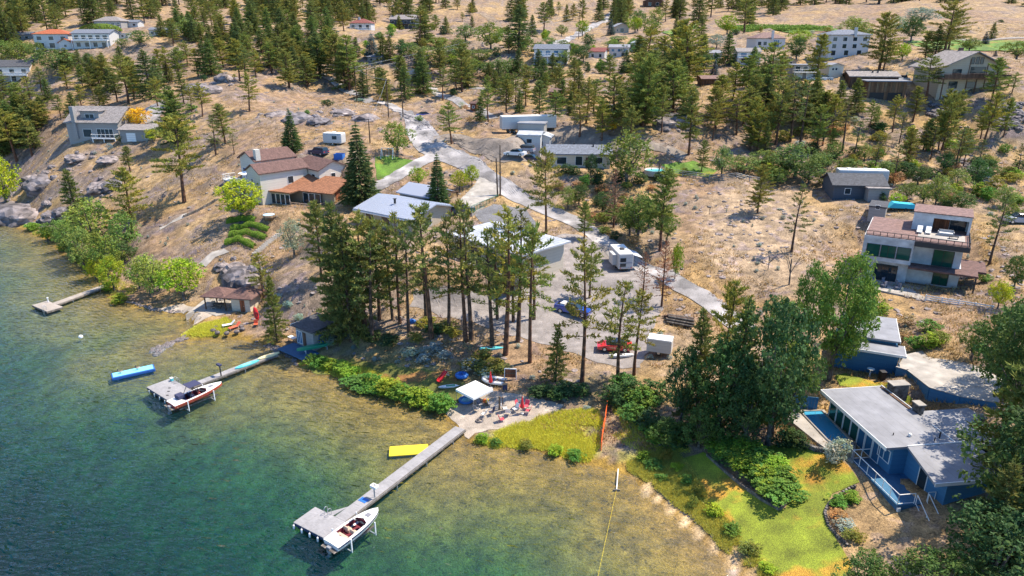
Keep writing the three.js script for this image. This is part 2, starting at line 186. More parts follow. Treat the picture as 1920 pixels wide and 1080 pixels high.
function yAt(x, z) { // height of the land sheet itself
  const i = find(XS, x), j = find(ZS, z), u = clamp((x - XS[i]) / (XS[i + 1] - XS[i])), v = clamp((z - ZS[j]) / (ZS[j + 1] - ZS[j])), k = j * NX + i, a = HT[k], b = HT[k + 1], c = HT[k + NX], d = HT[k + NX + 1];
  return u + v <= 1 ? a + (b - a) * u + (c - a) * v : d + (c - d) * (1 - u) + (b - d) * (1 - v);
}
// colour of the soil: straw grass, bare earth, rock, lake bed
const ZONES = [
  [[[-29.4, -86.01], [-24.37, -90.02], [-14.78, -87.38], [-7.1, -83.37], [-4.16, -80.84], [-1.36, -79.11], [-7.35, -77.05], [-10.71, -77.05], [-18.05, -80.46], [-26.22, -85.11]], [0.36, 0.29, 0.12], 3],
  [[[-4.26, -68.67], [0, -69.98], [5.7, -72.34], [10.71, -72.14], [9.47, -66.41], [9.74, -63.75], [5.82, -64.96], [0, -66.71]], [0.4, 0.4, 0.07], 1.5],
  [[[9.42, -65.96], [13.94, -65.01], [18.62, -62.94], [19.41, -57.26], [21.88, -50.46], [23.16, -46.26], [20.12, -47.72], [16.79, -54.86], [13.73, -60.41]], [0.3, 0.31, 0.08], 1.5],
  [[[73.37, -99.05], [67.45, -85.79], [70.18, -98.51], [73.31, -107.05], [78.65, -110.35]], [0.44, 0.3, 0.1], 4],
  [[[-51.19, -98.55], [-45.38, -100.93], [-42.9, -98.75], [-44.08, -96.25], [-49.01, -95.5]], [0.26, 0.3, 0.04], 1],
  [[[48.57, -143.15], [56.92, -135.8], [55.52, -116.84], [52.99, -102.27], [41.73, -93.87], [34.82, -96.13], [29.12, -105.79], [33.56, -129.82]], [0.46, 0.36, 0.28], 6],
  [[[-33.55, -101.88], [-27.02, -103.74], [-16.13, -97.98], [-4.65, -93.03], [2.92, -86.49], [-4.37, -86.16], [-15, -89.03], [-24.92, -92.73]], [0.37, 0.29, 0.23], 4],
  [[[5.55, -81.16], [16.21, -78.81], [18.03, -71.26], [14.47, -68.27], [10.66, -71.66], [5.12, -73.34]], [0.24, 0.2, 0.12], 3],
  [[[12.3, -61.7], [13.73, -59.8], [15.52, -56.46], [17.58, -52.33], [19.18, -49.15], [20.89, -44.66], [18.42, -44.27], [16.76, -47.83], [14.63, -52.9], [12.45, -57.3], [11.81, -59.97]], [0.78, 0.62, 0.46], 0.6, true],
];
function soil(x, z, s, h, slope) {
  const n1 = fbm(x * 0.05 + 3, z * 0.05, 4), n2 = fbm(x * 0.16 + 11, z * 0.16, 4), n3 = fbm(x * 0.6, z * 0.6, 3);
  let c;
  if (s < 1.2) { // bed: pale sand, brown stones, weed
    const d = Math.max(0, -s), weed = ss(0.44, 0.62, fbm(x * 0.035 + 20, z * 0.035, 3)) * ss(5, 20, d), stones = ss(0.35, 0.7, fbm(x * 0.35, z * 0.35, 4));
    c = [lerp(0.33, 0.29, stones), lerp(0.225, 0.195, stones), lerp(0.05, 0.04, stones)];
    const strand = ss(10, 20, x) * (1 - ss(0.5, 6, d)) * ss(-74, -66, z); c = [lerp(c[0], 0.4, strand), lerp(c[1], 0.27, strand), lerp(c[2], 0.1, strand)];
    c = [lerp(c[0], 0.11, weed), lerp(c[1], 0.16, weed), lerp(c[2], 0.03, weed)];
  } else {
    const straw = [0.46, 0.335, 0.2], earth = [0.37, 0.26, 0.18], rock = [0.29, 0.24, 0.235], gold = [0.5, 0.345, 0.15];
    const a = ss(0.42, 0.6, n1), b = ss(0.47, 0.61, n2), g = ss(0.56, 0.68, fbm(x * 0.08 + 40, z * 0.08, 3));
    c = straw.map((v, k) => lerp(lerp(lerp(v, earth[k], a), gold[k], g * 0.6), rock[k], b * lerp(0.4, 0.9, clamp(slope * 1.8))));
  }
  for (const [poly, col, f, dry] of ZONES) {
    if (dry && s < -0.1) continue;
    const d = lineDist(poly, x, z, true), t = inside(poly, x, z) ? ss(-f * 0.3, f, d + (n3 - 0.5) * f) : 0;
    if (t > 0) c = c.map((v, k) => lerp(v, col[k] * (0.85 + 0.3 * n3), t));
  }
  const t = s < 0 ? 0.95 + 0.1 * n3 : 0.86 + 0.28 * n3;
  return c.map((v) => v * t);
}
{
  const pos = new Float32Array(NX * NZ * 3), col = new Float32Array(NX * NZ * 3), uv = new Float32Array(NX * NZ * 2), idx = [];
  for (let j = 0; j < NZ; j++) for (let i = 0; i < NX; i++) {
    const k = j * NX + i, x = XS[i], z = ZS[j];
    pos.set([x, HT[k], z], k * 3); uv.set([x, z], k * 2);
    const k2 = j * NX + Math.min(NX - 1, i + 1), k3 = Math.min(NZ - 1, j + 1) * NX + i, slope = Math.hypot((HT[k2] - HT[k]) / ((XS[i + 1] ?? x + 1) - x), (HT[k3] - HT[k]) / ((ZS[j + 1] ?? z + 1) - z));
    col.set(soil(x, z, SD[k], HT[k], slope), k * 3);
    if (i < NX - 1 && j < NZ - 1) idx.push(k, k + NX, k + 1, k + 1, k + NX, k + NX + 1);
  }
  const g = new THREE.BufferGeometry(); g.setAttribute('position', new THREE.BufferAttribute(pos, 3)); g.setAttribute('uv', new THREE.BufferAttribute(uv, 2)); g.setAttribute('color', new THREE.BufferAttribute(col, 3)); g.setIndex(idx); g.computeVertexNormals();
  const m = new THREE.MeshStandardMaterial({ vertexColors: true, map: texGround, roughness: 0.95, bumpMap: texGround, bumpScale: 0.1 });
  m.color.setRGB(1.35, 1.35, 1.35);
  const t = new THREE.Mesh(g, m); t.name = 'terrain'; t.receiveShadow = t.castShadow = true; t.userData.kind = 'structure'; scene.add(t);
}
// sheets that follow the land: roads, lawns, gravel
const SHEETS = [];
function drape(name, poly, mat, off = 0.05, size = 0.8, ragged = 0) {
  SHEETS.push([poly, Math.min(...poly.map((p) => p[0])), Math.max(...poly.map((p) => p[0])), Math.min(...poly.map((p) => p[1])), Math.max(...poly.map((p) => p[1]))]);
  const pts = [];
  poly.forEach(([x, z], i) => { const [x2, z2] = poly[(i + 1) % poly.length], L = Math.hypot(x2 - x, z2 - z), n = Math.max(1, Math.round(L / (size * 1.2))); for (let k = 0; k < n; k++) { const t = k / n, px = lerp(x, x2, t), pz = lerp(z, z2, t), q = ragged * (fbm(px * 0.9, pz * 0.9, 3) - 0.5) * 2; pts.push(new THREE.Vector2(px + ((z2 - z) / L) * q, pz - ((x2 - x) / L) * q)); } });
  const out = [], split = (a, b, c, deep) => {
    const l = [[a, b], [b, c], [c, a]].map(([p, q]) => Math.hypot(p[0] - q[0], p[1] - q[1]) > size), m = (p, q) => [(p[0] + q[0]) / 2, (p[1] + q[1]) / 2], n = l.filter(Boolean).length;
    if (!n || deep > 9) { out.push(a, b, c); return; }
    const ab = m(a, b), bc = m(b, c), ca = m(c, a);
    if (n === 3) { split(a, ab, ca, deep + 1); split(ab, b, bc, deep + 1); split(ca, bc, c, deep + 1); split(ab, bc, ca, deep + 1); }
    else if (l[0] && l[1]) { split(ab, b, bc, deep + 1); split(a, ab, c, deep + 1); split(ab, bc, c, deep + 1); }
    else if (l[1] && l[2]) { split(bc, c, ca, deep + 1); split(b, bc, a, deep + 1); split(bc, ca, a, deep + 1); }
    else if (l[0] && l[2]) { split(ca, a, ab, deep + 1); split(c, ca, b, deep + 1); split(ca, ab, b, deep + 1); }
    else if (l[0]) { split(a, ab, c, deep + 1); split(ab, b, c, deep + 1); } else if (l[1]) { split(b, bc, a, deep + 1); split(bc, c, a, deep + 1); } else { split(c, ca, b, deep + 1); split(ca, a, b, deep + 1); }
  };
  for (const f of THREE.ShapeUtils.triangulateShape(pts, [])) { let [a, b, c] = f.map((k) => [pts[k].x, pts[k].y]); if ((b[0] - a[0]) * (c[1] - a[1]) - (b[1] - a[1]) * (c[0] - a[0]) > 0) [b, c] = [c, b]; split(a, b, c, 0); }
  const g = new THREE.BufferGeometry(); g.setAttribute('position', new THREE.Float32BufferAttribute(out.flatMap(([x, z]) => [x, yAt(x, z) + off, z]), 3)); g.setAttribute('uv', new THREE.Float32BufferAttribute(out.flat(), 2)); g.computeVertexNormals(); g.userData.ready = true;
  const o = meshOf(name, g, mat); o.userData.kind = 'structure'; return o;
}
function ribbon(line, widths) { // centre line -> polygon
  const c = new THREE.CatmullRomCurve3(line.map(([x, z]) => V(x, 0, z))), n = line.length * 5, a = [], b = [];
  for (let k = 0; k <= n; k++) { const t = k / n, p = c.getPoint(t), d = c.getTangent(t), f = t * (widths.length - 1), i = Math.min(widths.length - 2, Math.floor(f)), w = lerp(widths[i], widths[i + 1], f - i) / 2; a.push([p.x - d.z * w, p.z + d.x * w]); b.unshift([p.x + d.z * w, p.z - d.x * w]); }
  return [...a, ...b];
}
drape('gravel_yard', [[3.62, -112.83], [9.46, -118.77], [16.64, -115.64], [22.16, -107.22], [22.95, -97.82], [19.9, -89.7], [16.42, -80.06], [11.18, -82.04], [7.24, -85.65], [2.96, -87.81], [-4.6, -91.81], [-15.13, -96.32], [-15.05, -99.21], [-4.8, -97.28], [2.05, -100.05]], M.gravel, 0.05, 1, 0.8);
drape('gravel_bank', [[-7.04, -124.08], [-3.56, -129.5], [2.54, -129.48], [4.63, -121.71], [1.36, -112.84], [-2.8, -117.22], [-5.25, -120.49]], std(0.36, 0.36, 0.38, { map: texGravel, bump: texGravel, bs: 0.12 }), 0.06, 1, 0.5);
drape('road', ribbon([[-64.07, -241.75], [-55.72, -235.45], [-43.61, -216.95], [-31.94, -198.42], [-25.22, -181.11], [-21.02, -165.99], [-17.88, -158.52], [-11.34, -150.93], [-6.57, -141.82], [-2.66, -137.04], [3.31, -132.19], [11.33, -124.49], [17.3, -113.51], [24.46, -103.66], [29.94, -95.4], [32.47, -88.18]], [3, 3, 3.6, 4.5, 7, 6.5, 5, 4.2, 4.2, 3.8, 3.4, 3.2, 3.2]), M.road, 0.1, 1.2, 0.35);
drape('driveway', ribbon([[-15.88, -155.01], [-19.69, -151], [-22.9, -144.81], [-25.91, -140.36], [-28, -138.46]], [4, 3.6, 3.6, 4.2]), M.road, 0.12, 1, 0.2);
drape('driveway', [[-9.45, -131.4], [-6.5, -140.12], [-3.2, -137.53], [-2.09, -134.24], [-5.6, -129.94], [-7.88, -125.21], [-10.71, -126.19]], M.conc, 0.13, 1, 0.3);
drape('driveway', ribbon([[-25.09, -225.99], [-22.32, -217.7], [-17.13, -208.98], [-9.93, -189.47], [-4.54, -172.46]], [3, 3, 3, 3]), M.road, 0.1, 1.5, 0.3);
drape('driveway', ribbon([[-15.44, -221.64], [-11.51, -222.09], [-5.61, -216.24], [-0.77, -206.81]], [3, 4, 3]), M.road, 0.1, 1.5, 0.3);
drape('driveway', ribbon([[-18.34, -163.14], [-13.61, -163.17], [-6.45, -153.94], [0, -147.51], [4.8, -157.92], [12.3, -162.56], [18.14, -159.44], [24, -153.52], [31.01, -153.5], [37.15, -149.25]], [4, 3.4, 5, 8, 7, 6, 4, 3, 2.6]), std(0.46, 0.38, 0.31, { map: texGravel }), 0.1, 1.5);
drape('hill_road', ribbon([[16.77, -288.82], [22.7, -307.28], [30.3, -335.74], [42.49, -388.74], [64.99, -459.35]], [4.5, 4.5, 5, 5]), M.road, 0.12, 2);
drape('hill_road', ribbon([[143.61, -248.15], [154.01, -244.65], [167.56, -239.79]], [2.5, 2.5]), std(0.6, 0.52, 0.44, { map: texGravel }), 0.14, 2);
drape('dirt_track', ribbon([[-17.49, -444.43], [-10.33, -410.87], [-2.4, -333.05], [3.17, -291.38]], [5, 5, 5]), M.dirt, 0.12, 2);
drape('yard', [[-40.93, -150.46], [-38.49, -157.98], [-34.13, -152.98], [-31.05, -150.09], [-33.25, -146.49], [-37.23, -147.3]], M.dirt, 0.1, 1.2, 0.5);
drape('driveway', [[-103.08, -196.47], [-103.38, -204.91], [-101.38, -209.95], [-97.29, -202.75], [-96.58, -194.67], [-91.9, -187.8], [-95.61, -187.28]], M.road, 0.1, 1.5, 0.3);
drape('lawn', [[-29.66, -150.71], [-25.96, -152.9], [-21.38, -151.62], [-23.49, -146.71], [-26.54, -141.64], [-27.93, -142.07]], M.lawnGreen, 0.08, 1, 0.15);
drape('lawn', [[31.44, -146.01], [38.56, -147.86], [42.61, -143.59], [40.17, -140.34], [32.81, -141.44]], M.lawnGreen, 0.08, 1, 0.4);
drape('lawn', [[25.09, -62.46], [28.64, -61.79], [30.94, -59.69], [32.25, -56.72], [32.37, -54.46], [29.82, -54.16], [28.21, -52.01], [27.76, -48.67], [27.94, -45.53], [25.56, -43.73], [21.73, -45.25], [19.81, -51.4], [17.91, -57.92], [17.01, -62.12], [20.18, -62.58], [22.81, -56.69], [25.08, -53.1], [26.05, -54.21], [24.75, -59.67]], M.lawn, 0.06, 0.7, 0.15);
drape('lawn', [[37.54, -72.3], [38.89, -72.6], [41.95, -69.6], [42.46, -68.36], [43.35, -66.28], [42.6, -65.84], [40.93, -68.52], [37.49, -70.68]], M.lawn, 0.06, 0.6);
drape('lawn', [[-29.4, -86.01], [-23.12, -87.73], [-14.3, -83.68], [-6.97, -81.28], [-5.37, -77.48], [-7.53, -75.05], [-11.34, -76.73], [-16.38, -78.81], [-22.82, -83.02]], std(0.34, 0.27, 0.08, { map: texLawn, bump: texLawn, bs: 0.06 }), 0.05, 0.8, 1);
drape('lawn', [[67.68, -99.9], [69.67, -100.13], [68.97, -96.71], [66.89, -96.05]], M.lawnGreen, 0.08, 0.8, 0.2);
drape('meadow', [[98.75, -338.71], [107.84, -340.66], [122.89, -328.31], [138.61, -321.09], [120.59, -273.54], [108.24, -288.03], [95.55, -300.63]], M.lawnGreen, 0.25, 3);
drape('meadow', [[129.6, -241.5], [141.61, -244.46], [148.76, -244.68], [164.38, -236.23], [156.59, -224.26], [139.67, -228.72], [122.14, -220.73]], M.lawnGreen, 0.25, 3, 0.5);
drape('meadow', [[63.86, -315.6], [86.68, -354.32], [83.56, -331.24], [66.81, -302.64]], M.lawnGreen, 0.25, 3, 0.5);
drape('beach', [[-8.05, -73.47], [-6.56, -77.15], [-4.04, -77.95], [2.61, -75.04], [6.37, -73.01], [2.49, -70.79], [-1.84, -69.44], [-4.28, -68.99], [-4.95, -67.94], [-6.07, -70.03]], M.sand, 0.04, 0.7, 0.6);
drape('beach', [[-59.56, -107.35], [-55.78, -109.33], [-50.64, -105.46], [-47.96, -103.15], [-48.86, -99.63], [-50.15, -98.44], [-49.98, -95.88], [-50.45, -101.84], [-53, -104.94]], M.sand, 0.04, 0.7, 0.3);
// the lake: a clear rippled surface over a body of water that takes up light with depth
{
  const n = 1024, waves = []; seed(77);
  for (let k = 0; k < 110; k++) { const a = -1.12 + (rnd() + rnd() + rnd() - 1.5) * 0.75, f = 16 * Math.pow(6, rnd()), kx = Math.round(Math.cos(a) * f), kz = Math.round(Math.sin(a) * f); waves.push([kx, kz, rnd() * 6.283, 1 / Math.pow(Math.hypot(kx, kz) + 1, 0.85)]); }
  const d = new Float32Array(n * n); let lo = 1e9, hi = -1e9;
  const SINE = 8192, tab = new Float32Array(SINE); for (let i = 0; i < SINE; i++) tab[i] = Math.sin((i / SINE) * 6.28318530718);
  for (const [kx, kz, ph, A] of waves) for (let j = 0; j < n; j++) { const b = (kz * j) / n + ph; for (let i = 0; i < n; i++) d[j * n + i] += A * tab[(((kx * i) / n + b) * SINE) & (SINE - 1)]; }
  for (const v of d) { lo = Math.min(lo, v); hi = Math.max(hi, v); }
  const ripple = tileTex(n, 26, (u, v, i, j) => grey((d[j * n + i] - lo) / (hi - lo)), false);
  const surf = new THREE.MeshPhysicalMaterial({ roughness: 0.07, transmission: 1, thickness: 0, ior: 1.33, bumpMap: ripple, bumpScale: 0.26 });
  const w = meshOf('water', new THREE.PlaneGeometry(1000, 420).rotateX(-Math.PI / 2).translate(-380, 0, -40), surf); w.userData.kind = 'structure';
  const body = new THREE.MeshPhysicalMaterial({ transparent: true, opacity: 0.035, roughness: 1, thickness: 8, attenuationColor: new THREE.Color().setRGB(0.68, 0.862, 0.895), attenuationDistance: 1 });
  body.color.setRGB(0.01, 0.26, 0.42);
  const b = meshOf('lake_water', bx(-880, 120, -16, -0.006, -250, 170), body); b.userData.kind = 'structure';
}

// ---------------------------------------------------------------- plants
const leafMat = (name) => { const m = new THREE.MeshPhysicalMaterial({ vertexColors: true, roughness: 0.9, transmission: 0.36, thickness: 0, side: THREE.DoubleSide, specularIntensity: 0.3 }); m.name = name; return m; };
const LEAF = leafMat('leaf');
const LEAFS = [[1, 1, 1], [1.22, 1.14, 0.9], [0.82, 0.9, 1.05], [1.05, 0.95, 0.9], [0.92, 1.08, 1]].map((c, i) => { const m = leafMat('leaf_' + i); m.color.setRGB(...c); return m; });
class Leaves { // many small faces with their own colour
  constructor() { this.p = []; this.c = []; }
  blade(o, d, len, wid, col) { // one pointed face from o along d
    const s = V(rr(-1, 1), rr(-1, 1), rr(-1, 1)).cross(d).normalize().multiplyScalar(wid / 2), t = d.clone().multiplyScalar(len);
    this.p.push(o.x - s.x, o.y - s.y, o.z - s.z, o.x + s.x, o.y + s.y, o.z + s.z, o.x + t.x, o.y + t.y, o.z + t.z);
    for (let k = 0; k < 3; k++) this.c.push(...col);
  }
  leaf(o, n, size, col) { // a diamond facing n
    const a = V(rr(-1, 1), rr(-1, 1), rr(-1, 1)).cross(n).normalize(), b = n.clone().cross(a).normalize().multiplyScalar(size * rr(0.45, 0.7)); a.multiplyScalar(size);
    const q = [[-1, 0], [0, -1], [1, 0], [1, 0], [0, 1], [-1, 0]];
    for (const [u, v] of q) { this.p.push(o.x + a.x * u + b.x * v, o.y + a.y * u + b.y * v, o.z + a.z * u + b.z * v); this.c.push(...col); }
  }
  build() { const g = new THREE.BufferGeometry(); g.setAttribute('position', new THREE.Float32BufferAttribute(this.p, 3)); g.setAttribute('color', new THREE.Float32BufferAttribute(this.c, 3)); g.computeVertexNormals(); g.userData.ready = true; return g; }
}
const shade = (c, j = 0.25, warm = 0.15) => { const t = 1 + rr(-j, j), w = rr(-warm, warm); return [c[0] * t * (1 + w), c[1] * t, c[2] * t * (1 - w)]; };
const dirOut = (a, e) => V(Math.cos(a) * Math.cos(e), Math.sin(e), Math.sin(a) * Math.cos(e));
function pineShape(o) { // height 18 m
  const H = 18, L = new Leaves(), wood = [], wob = (y) => [Math.sin(y * 0.21 + o.s) * o.bend, Math.cos(y * 0.17 + o.s * 2) * o.bend];
  seed(o.s * 977 + 5);
  for (let k = 0; k < 6; k++) { const y0 = (k / 6) * H, y1 = ((k + 1) / 6) * H, r = (y) => 0.3 * Math.pow(1 - y / H, 0.8) + 0.03, [a, b] = wob(y0), [c, d] = wob(y1); wood.push(bar([a, y0 - (k ? 0 : 0.8), b], [c, y1, d], r(y0) * (k ? 1 : 1.15), 7, r(y1))); }
  const yb = o.base * H; let y = yb;
  while (y < H - 0.15) {
    const t = (y - yb) / (H - yb), prof = o.fir ? Math.pow(1 - t, 0.8) * 1.0 : Math.pow(Math.sin(Math.PI * Math.pow(lerp(0.2, 1, t), 0.8)), 0.75) * 0.95 + 0.06, n = Math.round(rr(o.n[0], o.n[1])), [ox, oz] = wob(y), a0 = rr(0, 6.28);
    for (let k = 0; k < n; k++) {
      if (rnd() < o.gap) continue;
      const az = a0 + (k / n) * 6.28 + rr(-0.5, 0.5), el = o.fir ? rr(-0.3, -0.02) + t * 0.5 : rr(-0.25, 0.2) + t * 0.75, len = Math.max(0.35, o.wide * prof * rr(0.55, 1.15)), d = dirOut(az, el), start = V(ox, y + rr(-0.2, 0.2), oz), end = start.clone().addScaledVector(d, len);
      if (len > 0.8) wood.push(bar(start.toArray(), end.toArray(), 0.05 * (1.2 - t) + 0.012, 3, 0.01));
      const tone = shade(o.col, 0.22, 0.12);
      for (let q = Math.max(0.3, len * o.inner); q < len + 0.2; q += o.step) {
        const c = start.clone().addScaledVector(d, q), spread = 0.16 + 0.16 * len * (1 - q / (len + 0.4));
        for (let m = 0; m < o.puff; m++) {
          const side = o.fir ? 0.5 : 0.85, c2 = c.clone().add(V(rr(-1, 1) * spread, rr(-0.5, 0.7) * spread, rr(-1, 1) * spread)), dd = d.clone().multiplyScalar(0.55).add(V(rr(-side, side), rr(-0.25, 0.95), rr(-side, side))).normalize();
          L.blade(c2, dd, rr(0.32, 0.6) * o.size, rr(0.12, 0.26) * o.size, shade(tone, 0.2, 0.08));
        }
      }
    }
    y += rr(0.75, 1.25) * o.gapY;
  }
  for (let m = 0; m < 30; m++) { const [a, b] = wob(H), c = V(a, H - rr(0, 0.9), b); L.blade(c, dirOut(rr(0, 6.28), rr(0.1, 1.4)), rr(0.3, 0.6), 0.16, shade(o.col)); }
  return { H, W: o.wide * 2, trunk: ready(wood), crown: L.build() };
}
function broadShape(o) { // height 10 m, crown about 10 m wide
  const H = 10, L = new Leaves(), wood = []; seed(o.s * 613 + 11);
  const tb = o.shrub ? 0.02 : o.tb ?? 0.2, lobes = [], cy = H * lerp(tb, 1, 0.5), ry = H * (1 - tb) * 0.5;
  const nl = o.lobes ?? 34;
  for (let k = 0; k < nl; k++) { const a = k * 2.39996 + rr(-0.4, 0.4), v = 1 - (2 * (k + 0.5)) / nl, rad = Math.sqrt(1 - v * v), f = rr(0.55, 0.95) * (rnd() < 0.25 ? 0.6 : 1), w = v < 0 ? 1 - 0.25 * v * v : Math.pow(1 - v * v * 0.35, 1); lobes.push([V(Math.cos(a) * rad * 4.2 * f * w, cy + v * ry * rr(0.72, 0.9), Math.sin(a) * rad * 4.2 * f * w), rr(0.75, 1.7) * (o.lump ?? 1), shade(o.col, 0.2, 0.15)]); }
  if (!o.shrub) {
    wood.push(bar([0, -0.6, 0], [0.1, H * tb * 1.1, 0], 0.34, 7, 0.24));
    for (let k = 0; k < 7; k++) { const [c] = lobes[(k * 5 + 2) % nl]; wood.push(bar([0.1, H * tb, 0], [c.x * 0.8, c.y, c.z * 0.8], 0.15, 5, 0.04)); }
  }
  for (const [c, r, tone] of lobes) {
    const n = Math.round(o.n * r * r), sub = Array.from({ length: Math.round(7 * r) + 3 }, () => V(rr(-1, 1), rr(-0.7, 1), rr(-1, 1)).normalize().multiplyScalar(r * rr(0.6, 1.05)));
    for (let k = 0; k < n; k++) {
      const sc = sub[k % sub.length], d = V(rr(-1, 1), rr(-0.75, 1), rr(-1, 1)).normalize(), q = c.clone().add(sc).addScaledVector(d, 0.36 * r * Math.pow(rnd(), 0.45)); q.y += o.droop ? -Math.max(0, Math.hypot(q.x, q.z) - 2) * o.droop : 0; if (q.y < 0.05) q.y = rr(0.05, 0.4);
      const nn = d.clone().multiplyScalar(0.9).add(V(rr(-0.8, 0.8), rr(-0.3, 1), rr(-0.8, 0.8))).normalize();
      L.leaf(q, nn, rr(0.7, 1.25) * (o.size ?? 0.2), shade(tone, 0.22, 0.12));
    }
  }
  return { H, W: 8.2, trunk: wood.length ? ready(wood) : null, crown: L.build() };
}
function spruceShape(o) { // height 14 m, dense tiers to the ground
  const H = 14, L = new Leaves(); seed(o.s * 431 + 3);
  for (let y = 0.5; y < H - 0.2; y += rr(0.42, 0.6)) {
    const t = y / H, len0 = 3.4 * Math.pow(1 - t, 0.9) + 0.15, n = Math.round(5 + len0 * 3.2), a0 = rr(0, 6.28);
    for (let k = 0; k < n; k++) {
      const az = a0 + (k / n) * 6.28 + rr(-0.2, 0.2), len = len0 * rr(0.72, 1.12), tone = shade(o.col, 0.2, 0.1);
      for (let q = len * 0.3; q < len; q += 0.24) for (let m = 0; m < 5; m++) { const c = V(Math.cos(az) * q, y - q * 0.28 + 0.06 * q * q + rr(-0.1, 0.1), Math.sin(az) * q).add(V(rr(-0.14, 0.14), 0, rr(-0.14, 0.14))); L.blade(c, dirOut(az + rr(-0.9, 0.9), rr(-0.45, 0.35)), rr(0.35, 0.6), rr(0.16, 0.3), shade(tone, 0.18, 0.06)); }
    }
  }
  for (let m = 0; m < 20; m++) L.blade(V(0, H - rr(0, 0.8), 0), dirOut(rr(0, 6.28), rr(0.3, 1.5)), 0.4, 0.12, shade(o.col));
  return { H, W: 7, trunk: ready([bar([0, -0.6, 0], [0, H * 0.96, 0], 0.26, 7, 0.03)]), crown: L.build() };
}
function bareShape(s) {
  seed(s * 331 + 1); const wood = [], H = 10;
  const grow = (a, d, len, r, n) => { const b = a.clone().addScaledVector(d, len); wood.push(bar(a.toArray(), b.toArray(), r, 4, r * 0.6)); if (!n) return; const k = Math.round(rr(3, 4.4)); for (let i = 0; i < k; i++) grow(a.clone().addScaledVector(d, len * rr(0.45, 1)), d.clone().add(V(rr(-0.9, 0.9), rr(-0.2, 0.6), rr(-0.9, 0.9))).normalize(), len * rr(0.42, 0.66), r * 0.5, n - 1); };
  grow(V(0, -0.4, 0), V(0.03, 1, 0.02).normalize(), 5.2, 0.16, 3);
  return { H, W: 6, trunk: ready(wood), crown: null };
}
const pineGreen = [0.25, 0.255, 0.055], firGreen = [0.17, 0.2, 0.05];
const PROTO = {
  P: [1, 2, 3, 4, 5, 71, 72, 73].map((s, i) => pineShape({ s, base: [0.24, 0.34, 0.2, 0.3, 0.38, 0.15, 0.28, 0.42][i], n: [[4, 5.4], [3.4, 5], [4, 6]][i % 3], gap: [0.1, 0.2, 0.14, 0.26][i % 4], gapY: [0.8, 0.95, 0.86][i % 3], wide: [4.3, 4.0, 4.7, 3.9, 4.5, 4.9, 3.6, 4.4][i], inner: 0.25, step: 0.4, puff: 10, size: 1.3, bend: [0.12, 0.3, 0.2, 0.4][i % 4], col: pineGreen })),
  S: [6, 7, 8].map((s) => pineShape({ s, base: [0.34, 0.42, 0.3][s - 6], n: [3, 4.2], gap: 0.25, gapY: 1.1, wide: 3.5, inner: 0.45, step: 0.45, puff: 9, size: 1.2, bend: 0.2, col: [0.18, 0.19, 0.055] })),
  F: [9, 10, 11].map((s) => pineShape({ s, base: 0.07, n: [5, 6.6], gap: 0.04, gapY: 0.66, wide: 4.4, inner: 0.3, step: 0.4, puff: 8, size: 1.3, bend: 0.04, fir: true, col: firGreen })),
  T: [81, 82, 83].map((s, i) => pineShape({ s, base: [0.4, 0.35, 0.45][i], n: [3.4, 4.6], gap: 0.2, gapY: 0.95, wide: 3.8, inner: 0.35, step: 0.42, puff: 9, size: 1.2, bend: 0.25, col: pineGreen })),
  X: [12, 13].map((s) => pineShape({ s, base: 0.2, n: [4, 5], gap: 0.15, gapY: 0.9, wide: 3.3, inner: 0.35, step: 0.45, puff: 5, size: 1, bend: 0.1, col: [0.3, 0.15, 0.085] })),
  U: [14, 15].map((s) => spruceShape({ s, col: [0.109, 0.152, 0.0435] })), B: [16, 17].map((s) => spruceShape({ s, col: [0.109, 0.167, 0.189] })),
  D: [20, 21, 22, 23].map((s) => broadShape({ s, n: 52, size: 0.22, col: [0.16, 0.225, 0.045] })), DD: [24, 25].map((s) => broadShape({ s, n: 120, size: 0.15, lobes: 40, col: [0.15, 0.25, 0.04] })),
  K: [26, 27, 28].map((s) => broadShape({ s, n: 95, size: 0.17, lobes: 40, col: [0.0798, 0.145, 0.0377] })), Y: [29, 30, 31].map((s) => broadShape({ s, n: 62, size: 0.22, col: [0.348, 0.42, 0.029] })), G: [32].map((s) => broadShape({ s, n: 62, size: 0.22, col: [0.754, 0.522, 0.0217] })),
  W: [33, 34].map((s) => broadShape({ s, n: 62, size: 0.2, droop: 0.22, col: [0.246, 0.319, 0.0725] })), O: [35, 36].map((s) => broadShape({ s, n: 62, size: 0.18, col: [0.29, 0.348, 0.232] })), N: [37, 38].map(bareShape),
};
const SHRUB = {
  green: [40, 41].map((s) => broadShape({ s, shrub: true, lobes: 22, lump: 1.25, n: 44, size: 0.34, col: [0.145, 0.275, 0.0435] })), lime: [42, 43].map((s) => broadShape({ s, shrub: true, lobes: 22, lump: 1.25, n: 44, size: 0.34, col: [0.275, 0.392, 0.0362] })), sage: [44, 45].map((s) => broadShape({ s, shrub: true, lobes: 20, lump: 1.2, n: 44, size: 0.3, col: [0.348, 0.406, 0.348] })), olive: [46, 47].map((s) => broadShape({ s, shrub: true, lobes: 20, lump: 1.2, n: 44, size: 0.32, col: [0.246, 0.246, 0.0435] })), dark: [48, 49].map((s) => broadShape({ s, shrub: true, lobes: 22, lump: 1.25, n: 44, size: 0.34, col: [0.0653, 0.123, 0.0362] })), brown: [50].map((s) => broadShape({ s, shrub: true, lobes: 20, lump: 1.2, n: 40, size: 0.3, col: [0.377, 0.232, 0.116] })),
};
